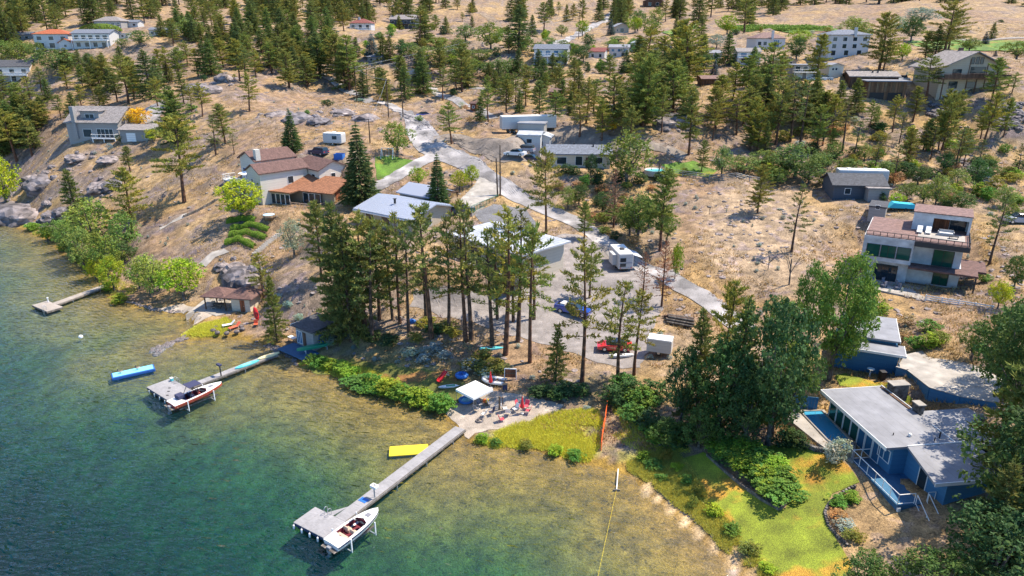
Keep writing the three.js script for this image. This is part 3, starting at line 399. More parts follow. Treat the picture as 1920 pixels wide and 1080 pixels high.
const KIND = {
  P: ['pine_tree', 'pine', M.barkRed], S: ['pine_tree', 'pine', M.bark], T: ['pine_tree', 'pine', M.barkRed], F: ['fir_tree', 'fir', M.bark], X: ['dead_pine', 'dead pine', M.barkRed], U: ['spruce_tree', 'spruce', M.bark], B: ['blue_spruce', 'spruce', M.bark], D: ['broadleaf_tree', 'tree', M.barkGrey], DD: ['broadleaf_tree', 'tree', M.barkGrey], K: ['broadleaf_tree', 'tree', M.barkGrey], Y: ['broadleaf_tree', 'tree', M.barkGrey], G: ['broadleaf_tree', 'tree', M.barkGrey], W: ['willow_tree', 'tree', M.barkGrey], O: ['silver_tree', 'tree', M.barkGrey], N: ['bare_tree', 'bare tree', M.barkGrey],
};
const LOOK = { P: 'green ponderosa pine', S: 'thin open-crowned pine', T: 'long bare-trunked pine', F: 'dense dark conical fir', X: 'rust-brown dead pine', U: 'dark green tiered spruce', B: 'blue spruce', D: 'round green broadleaf tree', DD: 'bright green broadleaf tree', K: 'dark green broadleaf tree', Y: 'lime green broadleaf tree', G: 'golden yellow leafed tree', W: 'pale green willow-like tree', O: 'silver grey leafed tree', N: 'leafless grey tree' };
let treeNo = 0;
const grown = [];
function plantTree(k, x, z, h, w, where, group, full) {
  const set = PROTO[k], i = treeNo++, pr = set[i % set.length], [name, cat, bark] = KIND[k], y = yAt(x, z) - 0.05, sy = h / pr.H, sx = w ? w / pr.W : sy * rrAt(i) * (-z < 118 ? 0.9 : -z < 160 ? 1.05 : 1.36);
  const size = h < 8 ? 'short' : h < 13 ? 'midsize' : h < 18 ? 'tall' : 'towering';
  const o = thing(name, full ?? size + ' ' + LOOK[k] + ' ' + where, cat, [x, y, z], (i * 2.4) % 6.28, group ?? size + ' ' + LOOK[k] + 's ' + where);
  o.scale.set(sx, sy, sx); o.rotation.x = (hash2(i, 41) - 0.5) * 0.07; o.rotation.z = (hash2(i, 43) - 0.5) * 0.07;
  grown.push([o, LOOK[k], size, x, z]);
  if (pr.trunk) obj('trunk', pr.trunk, bark, o);
  if (pr.crown) obj('crown', pr.crown, LEAFS[Math.floor(hash2(i, 17) * 5)], o);
  return o;
}
const rrAt = (i) => 0.92 + 0.3 * hash2(i, 99);
function shrub(kind, x, z, w, h, label, group, y) {
  const i = treeNo++, set = SHRUB[kind], pr = set[i % set.length], m = obj('shrub', pr.crown, LEAFS[Math.floor(hash2(i, 19) * 5)]); m.position.set(x, y ?? yAt(x, z) - 0.05, z); m.rotation.y = i * 2.4; m.scale.set(w / pr.W, h / pr.H, w / pr.W); return tag(m, label, 'shrub', group);
}
const placeOf = (x, z) => { // which part of the picture's land a tree grows on, said by what stands there
  const d = -z;
  if (d < 118 && x > -36 && x < 12) return 'among the tall pines between gravel yard and beach';
  if (d < 118 && x >= 12 && x < 30) return 'beside the gravel yard and parked red car';
  if (d < 118 && x >= 30) return 'around the blue lakeside house';
  if (d < 135 && x <= -36) return 'on the lakeshore slope by the small pavilion';
  if (d < 160 && x <= -20) return 'beside the two hillside houses with brown roofs';
  if (d < 160 && x > 60) return 'behind the white flat-roofed house';
  if (d < 165) return 'in the gully by the grey-roofed bungalow';
  if (d < 235 && x < -50) return 'on the dry rocky slope above the lake';
  if (d < 235 && x > 70) return 'near the wooden barn and brown chalet';
  if (d < 235) return 'around the upper road junction and white trailer';
  if (x < -60) return 'among the houses on the upper bench';
  if (x > 90) return 'below the green vineyard strip';
  return 'on the upper hillside beside the climbing road';
};
const TREES = {
  P: [[-130.62, -232.2, 10.6], [-151.42, -231.59, 7.7], [-142.97, -231.66, 7.0], [-133.76, -222.31, 6.7], [-137.9, -216.95, 7.1], [-124.43, -217.72, 6.4], [-121.09, -219.21, 8.6], [-114.43, -212.74, 14.0], [-114.83, -217.54, 12.3], [-115.36, -241.96, 11.0], [-110.66, -241.07, 10.1], [-110.24, -234.64, 4.1], [-104.29, -240.51, 8.7], [-98.82, -248.29, 9.4], [-84.6, -224.2, 12.2], [-82.79, -189.74, 8.7], [-68.85, -168.24, 9.1], [-70.19, -191.04, 9.9], [-151.84, -219.87, 11.1], [-147.4, -216.39, 10.3], [-143.75, -217.36, 7.9], [-186.09, -261.36, 10.2], [-92.59, -201.41, 8.6], [-87.61, -194.6, 6.3], [-91.99, -247.1, 8.9], [-80.86, -219.61, 10.8], [-81.95, -232.18, 8.4], [-80.09, -241.87, 9.7], [-78.34, -246.37, 10.2], [-68.53, -220.84, 11.3], [-65.86, -233.03, 9.8], [-63.07, -238.84, 11.3], [-57.47, -238.12, 14.8], [-65.82, -263.77, 9.1], [-89.5, -308.74, 11.7], [-91.17, -302.25, 7.7], [-131.64, -324.99, 10.8], [-100.51, -302.78, 9.7], [-94.93, -302.42, 9.7], [-95.41, -371.72, 11.1], [-86.69, -279.45, 6.2], [-83.55, -277.6, 6.0], [-68.4, -300.91, 11.1], [-79.99, -429.91, 5.1], [-70.86, -432.39, 6.9], [-69.35, -467.48, 8.0], [-68.26, -437.8, 5.5], [-32.62, -264.5, 13.7], [-32.75, -449.1, 7.7], [-27.7, -414.78, 5.0], [-32.42, -316.4, 6.4], [-1.29, -253.03, 9.0], [-52.38, -231.83, 16.9], [-37.81, -211.33, 9.0], [-33.78, -224.45, 8.4], [-19.97, -209.4, 9.4], [-14.92, -215.97, 13.6], [-6.85, -204.43, 5.8], [-1, -190.53, 6.8], [-68.02, -220.22, 6.1], [-65.71, -233.09, 8.5], [-35.64, -202.89, 7.3], [-34.35, -222.5, 10.0], [-5.47, -168.83, 8.6], [-1.33, -177.14, 7.9], [-14, -160.09, 9.2], [6.64, -401.77, 8.0], [14.07, -336.03, 12.1], [27.74, -440.25, 7.3], [35.5, -430.75, 8.6], [9.05, -196.34, 5.3], [11.97, -193.97, 5.5], [17.89, -206.74, 7.0], [19.38, -181.77, 5.8], [27.6, -205.35, 6.8], [29.04, -178.69, 5.7], [30.82, -169.86, 14.1], [30.52, -163.16, 15.7], [33.41, -170.16, 14.2], [38.87, -185.83, 9.1], [45.01, -197.99, 9.9], [80.54, -390.82, 10.4], [44.7, -186.79, 16.1], [53.66, -174.28, 8.9], [60.95, -170.6, 14.4], [66.98, -180.57, 7.0], [74.35, -175.95, 12.6], [67.4, -173.64, 4.9], [107.69, -443.26, 7.3], [90.23, -287.93, 12.9], [94.27, -186.63, 13.4], [94.28, -184.27, 7.9], [111.57, -188.85, 14.5], [127.51, -214.15, 10.9], [107.19, -189.31, 7.2], [97.2, -168.44, 10.2], [108.81, -162.53, 9.2], [114.29, -164.24, 4.7], [91.89, -149.4, 11.8], [101.79, -150.93, 11.1], [58.7, -155.82, 13.7], [44.63, -123.18, 8.7], [24.88, -111.88, 13.7], [5.69, -114.7, 15.7], [12.57, -116.65, 6.6], [11.75, -98.41, 8.8], [39.1, -142.76, 6.5], [-77.53, -136.87, 14.4], [-69.92, -145.65, 17.8], [-84.74, -176.84, 13.3], [-91.9, -166.59, 6.0], [-147.61, -206.92, 14.7], [-30.54, -104.81, 12.3], [-21.36, -92.37, 17.6], [-19.42, -94.07, 15.1], [24.34, -71.49, 14.3], [-40.98, -107.06, 7.8], [23.34, -162.64, 11.8], [24.67, -158.74, 9.9], [15.21, -160.47, 9.1], [20.11, -157.46, 8.7], [17.51, -166.06, 9.6], [25.53, -151.89, 9.6], [19.86, -170.74, 8.0], [33.76, -159.25, 10.4], [38.47, -171.33, 11.6], [37.9, -150.13, 13.8], [44.75, -157.2, 8.1], [49.21, -168.16, 9.1], [53.66, -163.55, 8.9], [52.34, -153.1, 11.3], [57.27, -156.97, 8.7], [65.97, -151.49, 10.1], [72.59, -160, 7.6], [3.42, -182.89, 6.6], [0.71, -188.96, 7.4], [6.38, -169.69, 9.2], [10.03, -166.1, 8.5], [-145.55, -211.48, 10.5], [-142.93, -213.2, 9.7], [-141.71, -205.71, 10.3], [72.38, -162.78, 7.3], [91.88, -162.56, 7.9], [98.85, -157.63, 8.3], [106.55, -152.49, 8.1], [80.65, -159.12, 6.7], [66.88, -164.55, 9.1], [56.28, -166.4, 9.8], [50.75, -159.52, 9.6], [46.37, -161.52, 9.6], [-101.01, -261.18, 8.0], [-93.3, -257.97, 8.5], [-73.23, -246.25, 9.4], [-84.02, -252.1, 8.7], [-68.37, -252.6, 9.2], [-79.83, -260.47, 8.9], [-195.56, -280.4, 8.8], [-138.47, -240.54, 7.1], [-121.71, -251.14, 7.8], [-114.18, -255.55, 8.5], [-77.65, -253.86, 10.4], [-77.49, -241.5, 7.1], [-65.99, -261.93, 8.6], [-75.37, -258.01, 11.4], [-78.29, -290.35, 11.5], [-65.64, -230.8, 9.9], [-64.51, -236.71, 8.0], [-72.75, -281.43, 8.5], [-59.43, -250.94, 7.4], [-89.01, -261.26, 8.6], [-97.65, -274.54, 8.2], [-135.98, -344.16, 9.0], [-116.52, -291.94, 7.1], [-127.07, -276.02, 8.8], [-123.35, -280.75, 6.8], [-102.98, -291.91, 10.2], [-132.2, -356.36, 10.9], [-125.52, -272.33, 8.5], [-112.68, -286.71, 9.8], [46.12, -189.48, 9.4], [41.28, -183.51, 9.5], [42.3, -204.22, 10.5], [40.66, -162.89, 7.0], [42.85, -228.11, 13.3], [33.3, -187.81, 9.6], [60.72, -163.23, 8.1], [52.05, -153.32, 6.6], [56.84, -174.17, 10.1], [55.92, -165.98, 7.1], [53.7, -152.94, 8.2], [68.51, -150.05, 5.7], [65.81, -150.72, 7.0], [67.03, -160.51, 6.1], [4.25, -212.46, 6.3], [12.42, -189.7, 7.7], [15.23, -177.05, 6.5], [14.75, -181.33, 5.3], [-15.14, -230.57, 9.8], [-40.9, -223.01, 7.4], [-28.9, -234.92, 8.8], [-23.38, -237.14, 9.4], [-17.25, -221.6, 7.7], [-2.49, -196.43, 6.0], [-51.58, -235.93, 10.9], [-150.7, -223.96, 9.3], [-158.58, -259.17, 8.6], [-138.11, -231.81, 7.5], [-99.29, -200.6, 7.8], [-120.65, -208.99, 7.9], [-133.3, -228.23, 7.3], [96.01, -156.7, 9.3], [98.4, -157.4, 7.1], [92.55, -142.09, 7.7], [88.75, -150.62, 6.4], [91.36, -149.69, 7.7], [85.69, -158.78, 7.9], [88.46, -149.36, 6.9], [102.11, -153.34, 7.0], [82.12, -144.48, 6.9], [91.01, -141.49, 7.7], [-78.79, -403.57, 8.3], [-23.95, -428.3, 6.8], [-60.98, -383.19, 6.7], [-79.94, -374.07, 6.0], [-79.37, -409.9, 6.3], [-71.94, -390.85, 7.0]],
  S: [[-45.18, -225.49, 9.1], [-43.49, -230.53, 7.8], [62.05, -157.01, 13.7], [63.28, -153.64, 14.2], [71.04, -150.7, 11.7], [84.74, -153.57, 6.6], [74.56, -134.52, 7.4], [88.03, -146.27, 7.5], [92.18, -136.97, 7.3], [100.43, -137.39, 6.5], [70.95, -97.9, 10.8], [45.77, -108.53, 11.2], [3.1, -93.07, 13.2], [-14.57, -91.04, 15.9], [0.31, -92.39, 13.9], [-5.79, -88.13, 18.2], [71.97, -146.6, 8.2], [74.05, -141.29, 6.8], [88.14, -137.35, 9.4], [82.77, -145.82, 6.6], [-69.13, -162.82, 8.5], [-63.72, -160.18, 4.8], [-2.94, -86.97, 16.5], [-9.11, -90.58, 16.5], [-19.75, -90.21, 15.7], [-2.32, -93.01, 14.4], [-12.68, -93.46, 15.8], [0.89, -87.86, 18.5], [-17.58, -93.82, 13.7]],
  F: [[-107.76, -213.61, 14.4], [-84.69, -177.38, 14.0], [-98.81, -238.42, 11.4], [-102.09, -240.89, 10.6], [-114.23, -232.92, 9.3], [-132.03, -213.88, 8.2], [-112.42, -304.27, 9.2], [-101.07, -288.07, 12.5], [-84.58, -314.61, 11.5], [-85.19, -348.07, 11.6], [-85.08, -244.77, 5.6], [-90.03, -273.72, 6.5], [-53.96, -233.65, 14.2], [-63.25, -238.08, 14.0], [-31.78, -269, 12.3], [-21.75, -403.33, 5.9], [-25.71, -289.14, 6.2], [-43.67, -247.1, 9.0], [-41.06, -246.47, 8.1], [-54.18, -254.72, 6.6], [-26.68, -217.53, 10.7], [2.23, -255.03, 15.6], [8.68, -316.03, 9.1], [23, -440.11, 8.2], [31.16, -426.01, 9.6], [8.27, -224.35, 8.9], [35.73, -226.35, 7.1], [87.73, -405.07, 9.4], [46.49, -199.43, 10.8], [67.88, -305.65, 7.6], [69.79, -271.94, 10.1], [62.22, -237.59, 9.0], [65.72, -222.38, 9.6], [51.58, -201.65, 6.8], [127.28, -433.59, 8.6], [64.56, -186.11, 5.2], [109.71, -189.69, 8.8], [159.41, -244.85, 5.0], [-7.71, -170.76, 6.0], [-97.12, -150.9, 14.0], [-25, -93.55, 19.3], [-23.04, -91.2, 18.7], [5.45, -78.12, 7.9], [20.55, -67.47, 13.1], [24.12, -65.82, 14.9], [-34.9, -94.18, 10.5], [-151.45, -212.95, 12.2], [-153.83, -211.77, 11.5], [-155.54, -216.59, 9.1], [-151.27, -216.16, 9.8], [79.56, -165.59, 8.0], [-82.85, -257.71, 8.8], [-96.37, -253.03, 8.7], [-70.71, -250.74, 8.6], [-90.29, -263.59, 8.1], [-93.18, -281.43, 10.6], [-71.23, -285.4, 10.3], [-100.83, -289.25, 9.7], [-97.06, -260.8, 11.0], [-57.01, -245.18, 9.1], [-76.36, -261.81, 11.8], [-82.99, -282.97, 9.5], [-98.28, -268.63, 10.9], [-93.86, -252.74, 7.5], [-85.62, -291.01, 7.8], [-74.96, -257.92, 8.3], [-73.57, -271.56, 9.9], [-81.18, -266.12, 9.2], [-82.42, -249.79, 9.0], [-70.52, -235.17, 10.0], [-68.52, -275.51, 8.6], [-83.97, -264.31, 9.7], [-69.49, -253.37, 9.6], [-68.04, -255.97, 10.8], [-66.09, -259.01, 8.7], [-80.73, -262.37, 7.7], [-89.01, -285.35, 10.5], [-97.77, -264.73, 7.1], [-101.03, -290.5, 8.4], [-124.06, -337.26, 7.9], [-120.33, -278.79, 9.4], [-110.89, -268.75, 7.3], [-112.07, -273.52, 7.4], [-109.17, -273.23, 8.7], [-101.43, -270.98, 8.6], [-131.83, -292.04, 9.4], [-109.03, -291.11, 7.3], [-128.52, -309.74, 8.7], [-103.3, -274.12, 8.0], [-118.66, -281.27, 6.7], [-127.99, -300.84, 10.3], [-135.83, -286.32, 8.1], [-131.76, -287.98, 6.6], [-113.41, -326.7, 10.9], [-144.95, -326.77, 8.5], [-124.84, -286.92, 9.5], [39.28, -163.34, 6.7], [43.24, -215.36, 7.6], [33.02, -184.44, 10.6], [34.77, -180.41, 9.6], [56.4, -236.31, 9.6], [41.83, -179.68, 9.5], [35.63, -174.81, 9.1], [39.68, -229.13, 11.0], [29.23, -163.57, 11.1], [52.42, -230.7, 14.2], [65.16, -169.93, 6.5], [63.13, -177.76, 8.1], [63.33, -165.39, 8.1], [76.04, -166.18, 7.4], [60.58, -166.59, 6.7], [71.66, -163.87, 6.7], [59.74, -168.07, 8.8], [69.74, -164.32, 9.6], [60.53, -182.2, 9.7], [71.38, -168.6, 8.1], [57.47, -168.47, 7.2], [55.06, -152.03, 6.9], [12.07, -218.12, 7.8], [1.85, -175.8, 5.5], [9.25, -211.83, 8.0], [14.29, -173.28, 5.4], [16.99, -183.88, 7.7], [2.25, -234.96, 8.8], [8.3, -199.61, 5.8], [12.63, -179.91, 6.6], [-4.66, -201.84, 6.3], [-13.56, -223.39, 8.9], [-29.06, -231.57, 10.5], [-31.61, -212.11, 9.6], [-45.76, -220.55, 8.4], [-7.06, -227.63, 6.7], [-4.15, -215.39, 7.9], [-136.58, -233.91, 7.1], [-115.58, -242.48, 7.0], [-131.09, -244.02, 10.3], [-135.86, -241.7, 8.1], [-119.89, -230.07, 9.3], [-134.72, -235.37, 7.8], [-139.48, -239.05, 8.5], [-146.02, -225.59, 6.8], [-129.2, -231.75, 7.7], [-148.64, -249.95, 8.0], [-143.74, -217, 7.9], [-148, -210.47, 8.6], [-153.95, -221.29, 9.1], [-154.77, -215.41, 10.5], [-152.66, -209.78, 9.3], [-150.13, -216.68, 11.2], [-155.42, -216.71, 11.0], [-152.8, -209.36, 9.9], [-158.42, -221.73, 10.1], [-142.04, -207.98, 9.5], [-183.18, -253.59, 11.9], [-145.96, -215.9, 8.4], [-23.09, -441.99, 7.9], [-86.52, -383.32, 6.9], [-66.91, -418.54, 6.7], [-56.89, -374.08, 7.0]],
  U: [[-29.5, -133.58, 15.4, 8.2], [-48.82, -155.04, 9.1, 5.5], [-13.86, -127.9, 10.1, 5.0]],
  B: [[-113.34, -289.07, 7.8], [-47.72, -249.8, 8.0], [-212.42, -340.65, 5.1], [41.71, -311.54, 6.7], [55.15, -198.31, 6.0], [152.03, -236.35, 4.0], [143.92, -217.72, 2.2]],
  D: [[-163.15, -260.73, 8.2, 16.3], [-136.71, -270.29, 5.9, 8.9], [-124.34, -283.67, 7.3, 11.1], [-143.79, -270.61, 3.2, 4.9], [-75.23, -278.26, 7.2, 6.1], [-29.17, -246.18, 5.6, 14.4], [-17.2, -272.42, 5.9, 9.9], [-26.76, -267.22, 4.0, 8.7], [-7.62, -261.4, 8.9, 10.5], [-10.82, -246.09, 5.1, 10.8], [-3.93, -231.97, 6.8, 9.4], [-8.15, -235.61, 4.9, 6.9], [21.82, -324.71, 4.6, 5.9], [56.89, -385.99, 7.0, 9.7], [56.56, -333.51, 9.4, 8.4], [56.91, -302.19, 8.2, 8.8], [69.73, -358.79, 9.1, 7.7], [42.42, -295.31, 2.4, 8.6], [14.41, -283.46, 2.9, 6.2], [19.44, -281.4, 2.9, 5.1], [60.59, -188.65, 3.6, 5.6], [136.85, -198.11, 5.0, 8.7], [137.95, -221.03, 4.1, 6.4], [82.27, -160.08, 4.7, 1.8], [72.17, -124.74, 3.1, 4.4], [67.25, -137.99, 3.9, 5.3], [57.22, -139.56, 6.8, 10.3], [55.53, -142.52, 4.0, 6.6], [47.87, -142.63, 3.3, 7.7], [21.76, -115.89, 8.4, 6.9], [23.14, -138.54, 10.4, 10.8], [-25.26, -153.72, 7.1, 7.5], [-104.51, -192.35, 3.1, 5.1], [-102.28, -183.69, 2.2, 3.4], [-40.85, -147.38, 2.4, 2.5], [52.68, -145.73, 3.3, 5.6], [63.57, -142.15, 3.8, 5.5], [-161.23, -265.2, 3.7, 7.8], [-207.68, -308.34, 9.8, 13.5], [-217.46, -314.8, 8.0, 10.4], [-177.65, -273.34, 5.3, 8.0], [52.62, -71.92, 5.0, 3.7], [-18.92, -259.9, 4.4, 7.6], [9.27, -253.84, 4.4, 5.6], [-75.43, -122.66, 8.5, 6.2], [-100.22, -147.54, 5.0, 5.7], [-89.9, -136.1, 5.3, 4.9], [-66.58, -116.45, 5.2, 4.8], [67.75, -147.2, 3.9, 4.5], [73.35, -121.53, 3.6, 4.0], [-56.76, -250.61, 5.2, 6.4], [-34.85, -251.65, 4.3, 7.3], [-21.22, -252.87, 4.3, 8.3], [-13, -235.52, 5.8, 8.7], [0, -235.08, 5.7, 7.8], [4.9, -221.11, 5.0, 6.5], [17.63, -240.54, 4.5, 7.1], [22.89, -261.29, 3.8, 5.7], [47.86, -273.83, 4.1, 8.0], [38.5, -278.39, 3.2, 7.1], [57.34, -245.14, 5.4, 7.2], [68.55, -202.32, 3.1, 5.2], [20.71, -118.13, 5.9, 5.8], [24.53, -121.27, 5.4, 4.8], [-215.52, -321.43, 4.9, 11.7], [-117.62, -259.52, 3.6, 5.7], [26.56, -114.54, 5.2, 3.7], [52.4, -136.37, 3.7, 5.3], [58.4, -135.56, 4.7, 6.3]],
  K: [[-150.59, -259.46, 4.5, 5.3], [-156.61, -337.33, 4.5, 6.3], [-37.48, -247.98, 6.3, 5.4], [29.34, -284.18, 5.8, 5.8], [23.36, -239.71, 5.6, 6.1], [83.69, -214.89, 5.9, 7.1], [130.63, -241.14, 7.8, 7.9], [16.02, -140.84, 4.6, 2.7], [86.85, -128.97, 5.6, 5.0], [-75.88, -128.58, 4.3, 6.2], [26.66, -62.25, 15.5, 8.3], [22.13, -64.81, 11.0, 6.9], [18.67, -67.13, 9.4, 4.4], [27.51, -63.51, 7.4, 4.8], [24.25, -62.43, 9.2, 6.1], [53.54, -67.05, 9.6, 5.8], [68.13, -88.42, 4.9, 3.3], [16.66, -64.24, 3.7, 4.0], [19.82, -63.36, 5.1, 4.5], [77.91, -132, 3.8, 4.6], [92.44, -133.91, 4.3, 4.4], [77.01, -116.48, 3.4, 4.6], [28.31, -226.67, 3.5, 5.8], [57.49, -217.36, 4.8, 6.4], [17.08, -127.51, 4.3, 4.5], [12.89, -131.44, 4.2, 4.1], [85.96, -137.27, 4.2, 4.2], [77.55, -137.4, 3.2, 3.7], [-78.78, -128.89, 5.4, 5.2]],
  DD: [[36.85, -72.05, 14.6, 8.1], [30.92, -67.81, 8.1, 5.0], [32.15, -76.78, 9.1, 5.2], [43.97, -81.57, 8.7, 4.1], [36.95, -79.15, 10.9, 5.4], [39.49, -73.95, 8.8, 3.8]],
  Y: [[-38.03, -243.87, 3.0, 4.5], [-50.5, -250.93, 2.9, 2.6], [31.01, -325.02, 6.6, 7.0], [52.62, -316.44, 6.4, 7.3], [102.31, -261.26, 5.0, 9.5], [46.25, -189.43, 2.3, 3.1], [103.67, -194.04, 4.3, 5.0], [-18.87, -138.91, 3.9, 3.9], [-10.31, -135.15, 4.0, 3.8], [-7.98, -137.08, 4.0, 3.2], [-52.96, -132.71, 8.1, 9.2], [-56.12, -110.8, 7.4, 7.8], [-70.86, -116.03, 6.5, 4.6], [-127.21, -171.26, 13.7, 8.3], [-92.4, -180.59, 3.5, 4.1], [25.55, -102.84, 5.8, 2.2], [85.71, -294.72, 7.5, 8.5], [101.94, -177.09, 5.0, 3.9], [62.75, -83.29, 3.7, 2.8], [-103.43, -148.81, 3.3, 4.3], [-77.94, -122.58, 3.7, 3.6], [71.13, -134.94, 3.1, 3.8], [68.74, -121.68, 2.4, 2.9]],
  G: [[-100.5, -190.71, 5.2, 6.6], [23.18, -161.34, 2.0, 2.7]],
  W: [[-84.49, -135.41, 11.6, 11.4], [-62.46, -112.46, 7.7, 6.7], [42.52, -140.21, 6.1, 4.9], [116.91, -253.26, 7.7, 12.8], [120.37, -255.73, 6.2, 7.4], [73.81, -118.56, 5.8, 4.7], [-76.97, -133.16, 7.7, 6.4], [-93.64, -140.52, 7.0, 5.1], [-83.25, -128.3, 8.3, 6.5], [-62.04, -114.66, 4.5, 3.8], [74.09, -146.35, 3.3, 3.9], [74.49, -137.65, 3.2, 4.3], [82.11, -126.88, 4.2, 4.9], [85.1, -117.74, 3.7, 4.2], [10.74, -130.08, 4.3, 3.7]],
  O: [[73.25, -262.81, 4.7, 6.7], [160.14, -291.02, 6.2, 14.7], [-45.9, -147.95, 3.9, 4.8], [-37.59, -114.36, 6.6, 5.5], [138.52, -266.6, 5.4, 7.7]],
  X: [[18.35, -121.72, 10.5], [22.27, -96.28, 10.1], [19.8, -98.16, 7.6]],
  N: [[68.43, -154.42, 12.1], [41.81, -98.45, 8.5], [36.17, -124, 2.7], [40.2, -103.32, 4.8]],
  T: [[-16.15, -93.13, 16.2], [-11.53, -88.95, 19.0], [-6.59, -87.93, 19.6], [-0.72, -84.7, 20.0], [2.46, -82.35, 18.6], [12.97, -76.28, 13.6], [8.72, -77.88, 18.1], [15.65, -78.65, 11.3]]
};
for (const k in TREES) for (const [x, z, h, w] of TREES[k]) plantTree(k, x, z, h, w, placeOf(x, z));
// foreground trees by the blue house, their feet below the picture
const FORE = [['K', 39.8, -45.2, 12, 9], ['F', 43.5, -51, 16, 8.5], ['K', 35.2, -40.4, 8, 7.5], ['K', 27, -42, 4.6, 5], ['K', 50.9, -63.9, 11, 8], ['K', 31.2, -39.8, 5.5, 6], ['F', 39.5, -42, 13, 7.5], ['F', 48.5, -53, 18, 8.5], ['K', 47.5, -58, 13, 7.5], ['F', 43.5, -46, 15, 7.5], ['F', 36.5, -42.6, 10, 5.5]];
for (const [k, x, z, h, w] of FORE) plantTree(k, x, z, h, w, 'crowding the near side of the blue lakeside house');
// say which tree is which by what it stands nearest to
{
  const MARKS = [
  ['canopy tent', -4.58, -75.01],
  ['red coupe', 13.83, -85.16],
  ['blue pickup', 9.05, -94.8],
  ['travel trailer', 18.03, -108.65],
  ['boathouse', -29.34, -94.48],
  ['beach pavilion', -48.01, -110.03],
  ['turquoise kayak', -2.77, -86.07],
  ['stacked logs', 23.55, -91.72],
  ['modern white house', 57.77, -97.22],
  ['blue garage', 42.97, -73.95],
  ['blue terrace', 32.86, -63.63],
  ['charcoal garage', 63.76, -126.44],
  ['grey-roofed bungalow', 13.99, -145.41],
  ['long box trailer', 3.74, -164.57],
  ['junction sedan', -22.96, -187.46],
  ['cream gabled house', -50.96, -146.1],
  ['rust-roofed house', -40.21, -132.75],
  ['metal-roofed house', -25.07, -121.75],
  ['white-roofed building', -5.45, -113.34],
  ['steep-roofed grey house', -111.4, -187.47],
  ['orange-roofed house', -172.94, -276.46],
  ['long white balcony house', -157.42, -275.42],
  ['tall white gabled house', -183.45, -266.17],
  ['maroon-roofed cottage', -64.31, -314.12],
  ['slate-blue house', -55.95, -378.75],
  ['rust-roofed white house', -31.8, -233.01],
  ['red-walled house', -3.51, -214.98],
  ['tiny red cabin', 10.96, -183.58],
  ['high-decked white house', 12.84, -243.41],
  ['red-roofed cottage', 29.11, -251.96],
  ['board barn', 88.9, -170.7],
  ['chalet', 106.73, -168.38],
  ['three-storey white house', 95.46, -207.94],
  ['pink-roofed house', 86.46, -245.79],
  ['garden shelter', 52.27, -188.49],
  ['hedge terraces', -50.85, -127.73],
  ['stucco gable house', 49.27, -331.25],
  ['wooden L-shaped dock', -72.3, -117.45],
  ['low cream house', -135.76, -287.54],
  ['small white camper', -39.98, -158.16],
  ['rail fence', 82.93, -156.07],
  ['above-ground pool', 29.46, -142.24],
  ['orange safety fence', 10.75, -69.79],
  ['parking court', 48.14, -70.21]];
  const ORD = ['closest', 'second closest', 'third closest', 'fourth closest', 'fifth closest'], rank = new Map();
  for (const look of new Set(grown.map((g) => g[1]))) for (const [m, mx, mz] of MARKS) grown.filter((g) => g[1] === look).map((g) => [Math.hypot(g[3] - mx, g[4] - mz), g]).sort((a, b) => a[0] - b[0]).slice(0, 5).forEach(([d, g], r) => { if (d < 45 && (!rank.has(g) || rank.get(g)[0] > r)) rank.set(g, [r, m]); });
  for (const [g, [r, m]] of rank) g[0].userData.label = g[2] + ' ' + g[1] + ', ' + ORD[r] + ' of its kind to the ' + m;
}
// far woods: more pines than can be picked out one by one
{
  seed(5); const pr = [PROTO.F[0], PROTO.P[0], PROTO.F[2], PROTO.P[2]], lists = pr.map(() => []), d4 = new THREE.Object3D();
  const wood = (x, z) => { const n = fbm(x * 0.012 + 2, z * 0.012, 3), far = ss(300, 430, -z); return x < -40 && z < -330 ? ss(0.36, 0.52, n) : ss(0.45, 0.6, n) * far; };
  const CLEAR = [[-190.04, -348.4], [-182.04, -353.86], [-135.76, -287.54], [-64.31, -314.12], [-55.95, -378.75], [88.02, -465.26], [-187.54, -337.01], [-172.94, -276.46], [-158.07, -275.51]]; let guard = 0;
  const blocks = (x, z) => CLEAR.some(([a, b]) => { const L = Math.hypot(a, b), along = (x * a + z * b) / L, off = Math.abs(x * b - z * a) / L; return off < 11 && along < L + 16; });
  while (guard++ < 1700) { const z = -rr(300, 720), x = rr(-1, 1) * (-z * 0.95); if (rnd() > wood(x, z) || blocks(x, z)) continue; const k = Math.floor(rnd() * 4), h = rr(11, 19); d4.position.set(x, yAt(x, z) - 0.2, z); d4.rotation.y = rr(0, 6.28); const s = (h / 18) * rr(0.95, 1.25); d4.scale.set(s, h / 18, s); d4.updateMatrix(); lists[k].push(d4.matrix.clone()); }
  pr.forEach((p, k) => { const g = new THREE.Group(); const im = new THREE.InstancedMesh(p.crown, LEAF, lists[k].length); lists[k].forEach((m, i) => im.setMatrixAt(i, m)); im.name = 'crown'; im.castShadow = true; const it = new THREE.InstancedMesh(p.trunk, M.bark, lists[k].length); lists[k].forEach((m, i) => it.setMatrixAt(i, m)); it.name = 'trunk'; it.castShadow = true; g.add(im, it); g.name = numbered('pine_forest'); tag(g, 'mass of distant pines covering the far hillside', 'forest', 'far pine woods', 'stuff'); im.userData.kind = it.userData.kind = 'stuff'; scene.add(g); });
}
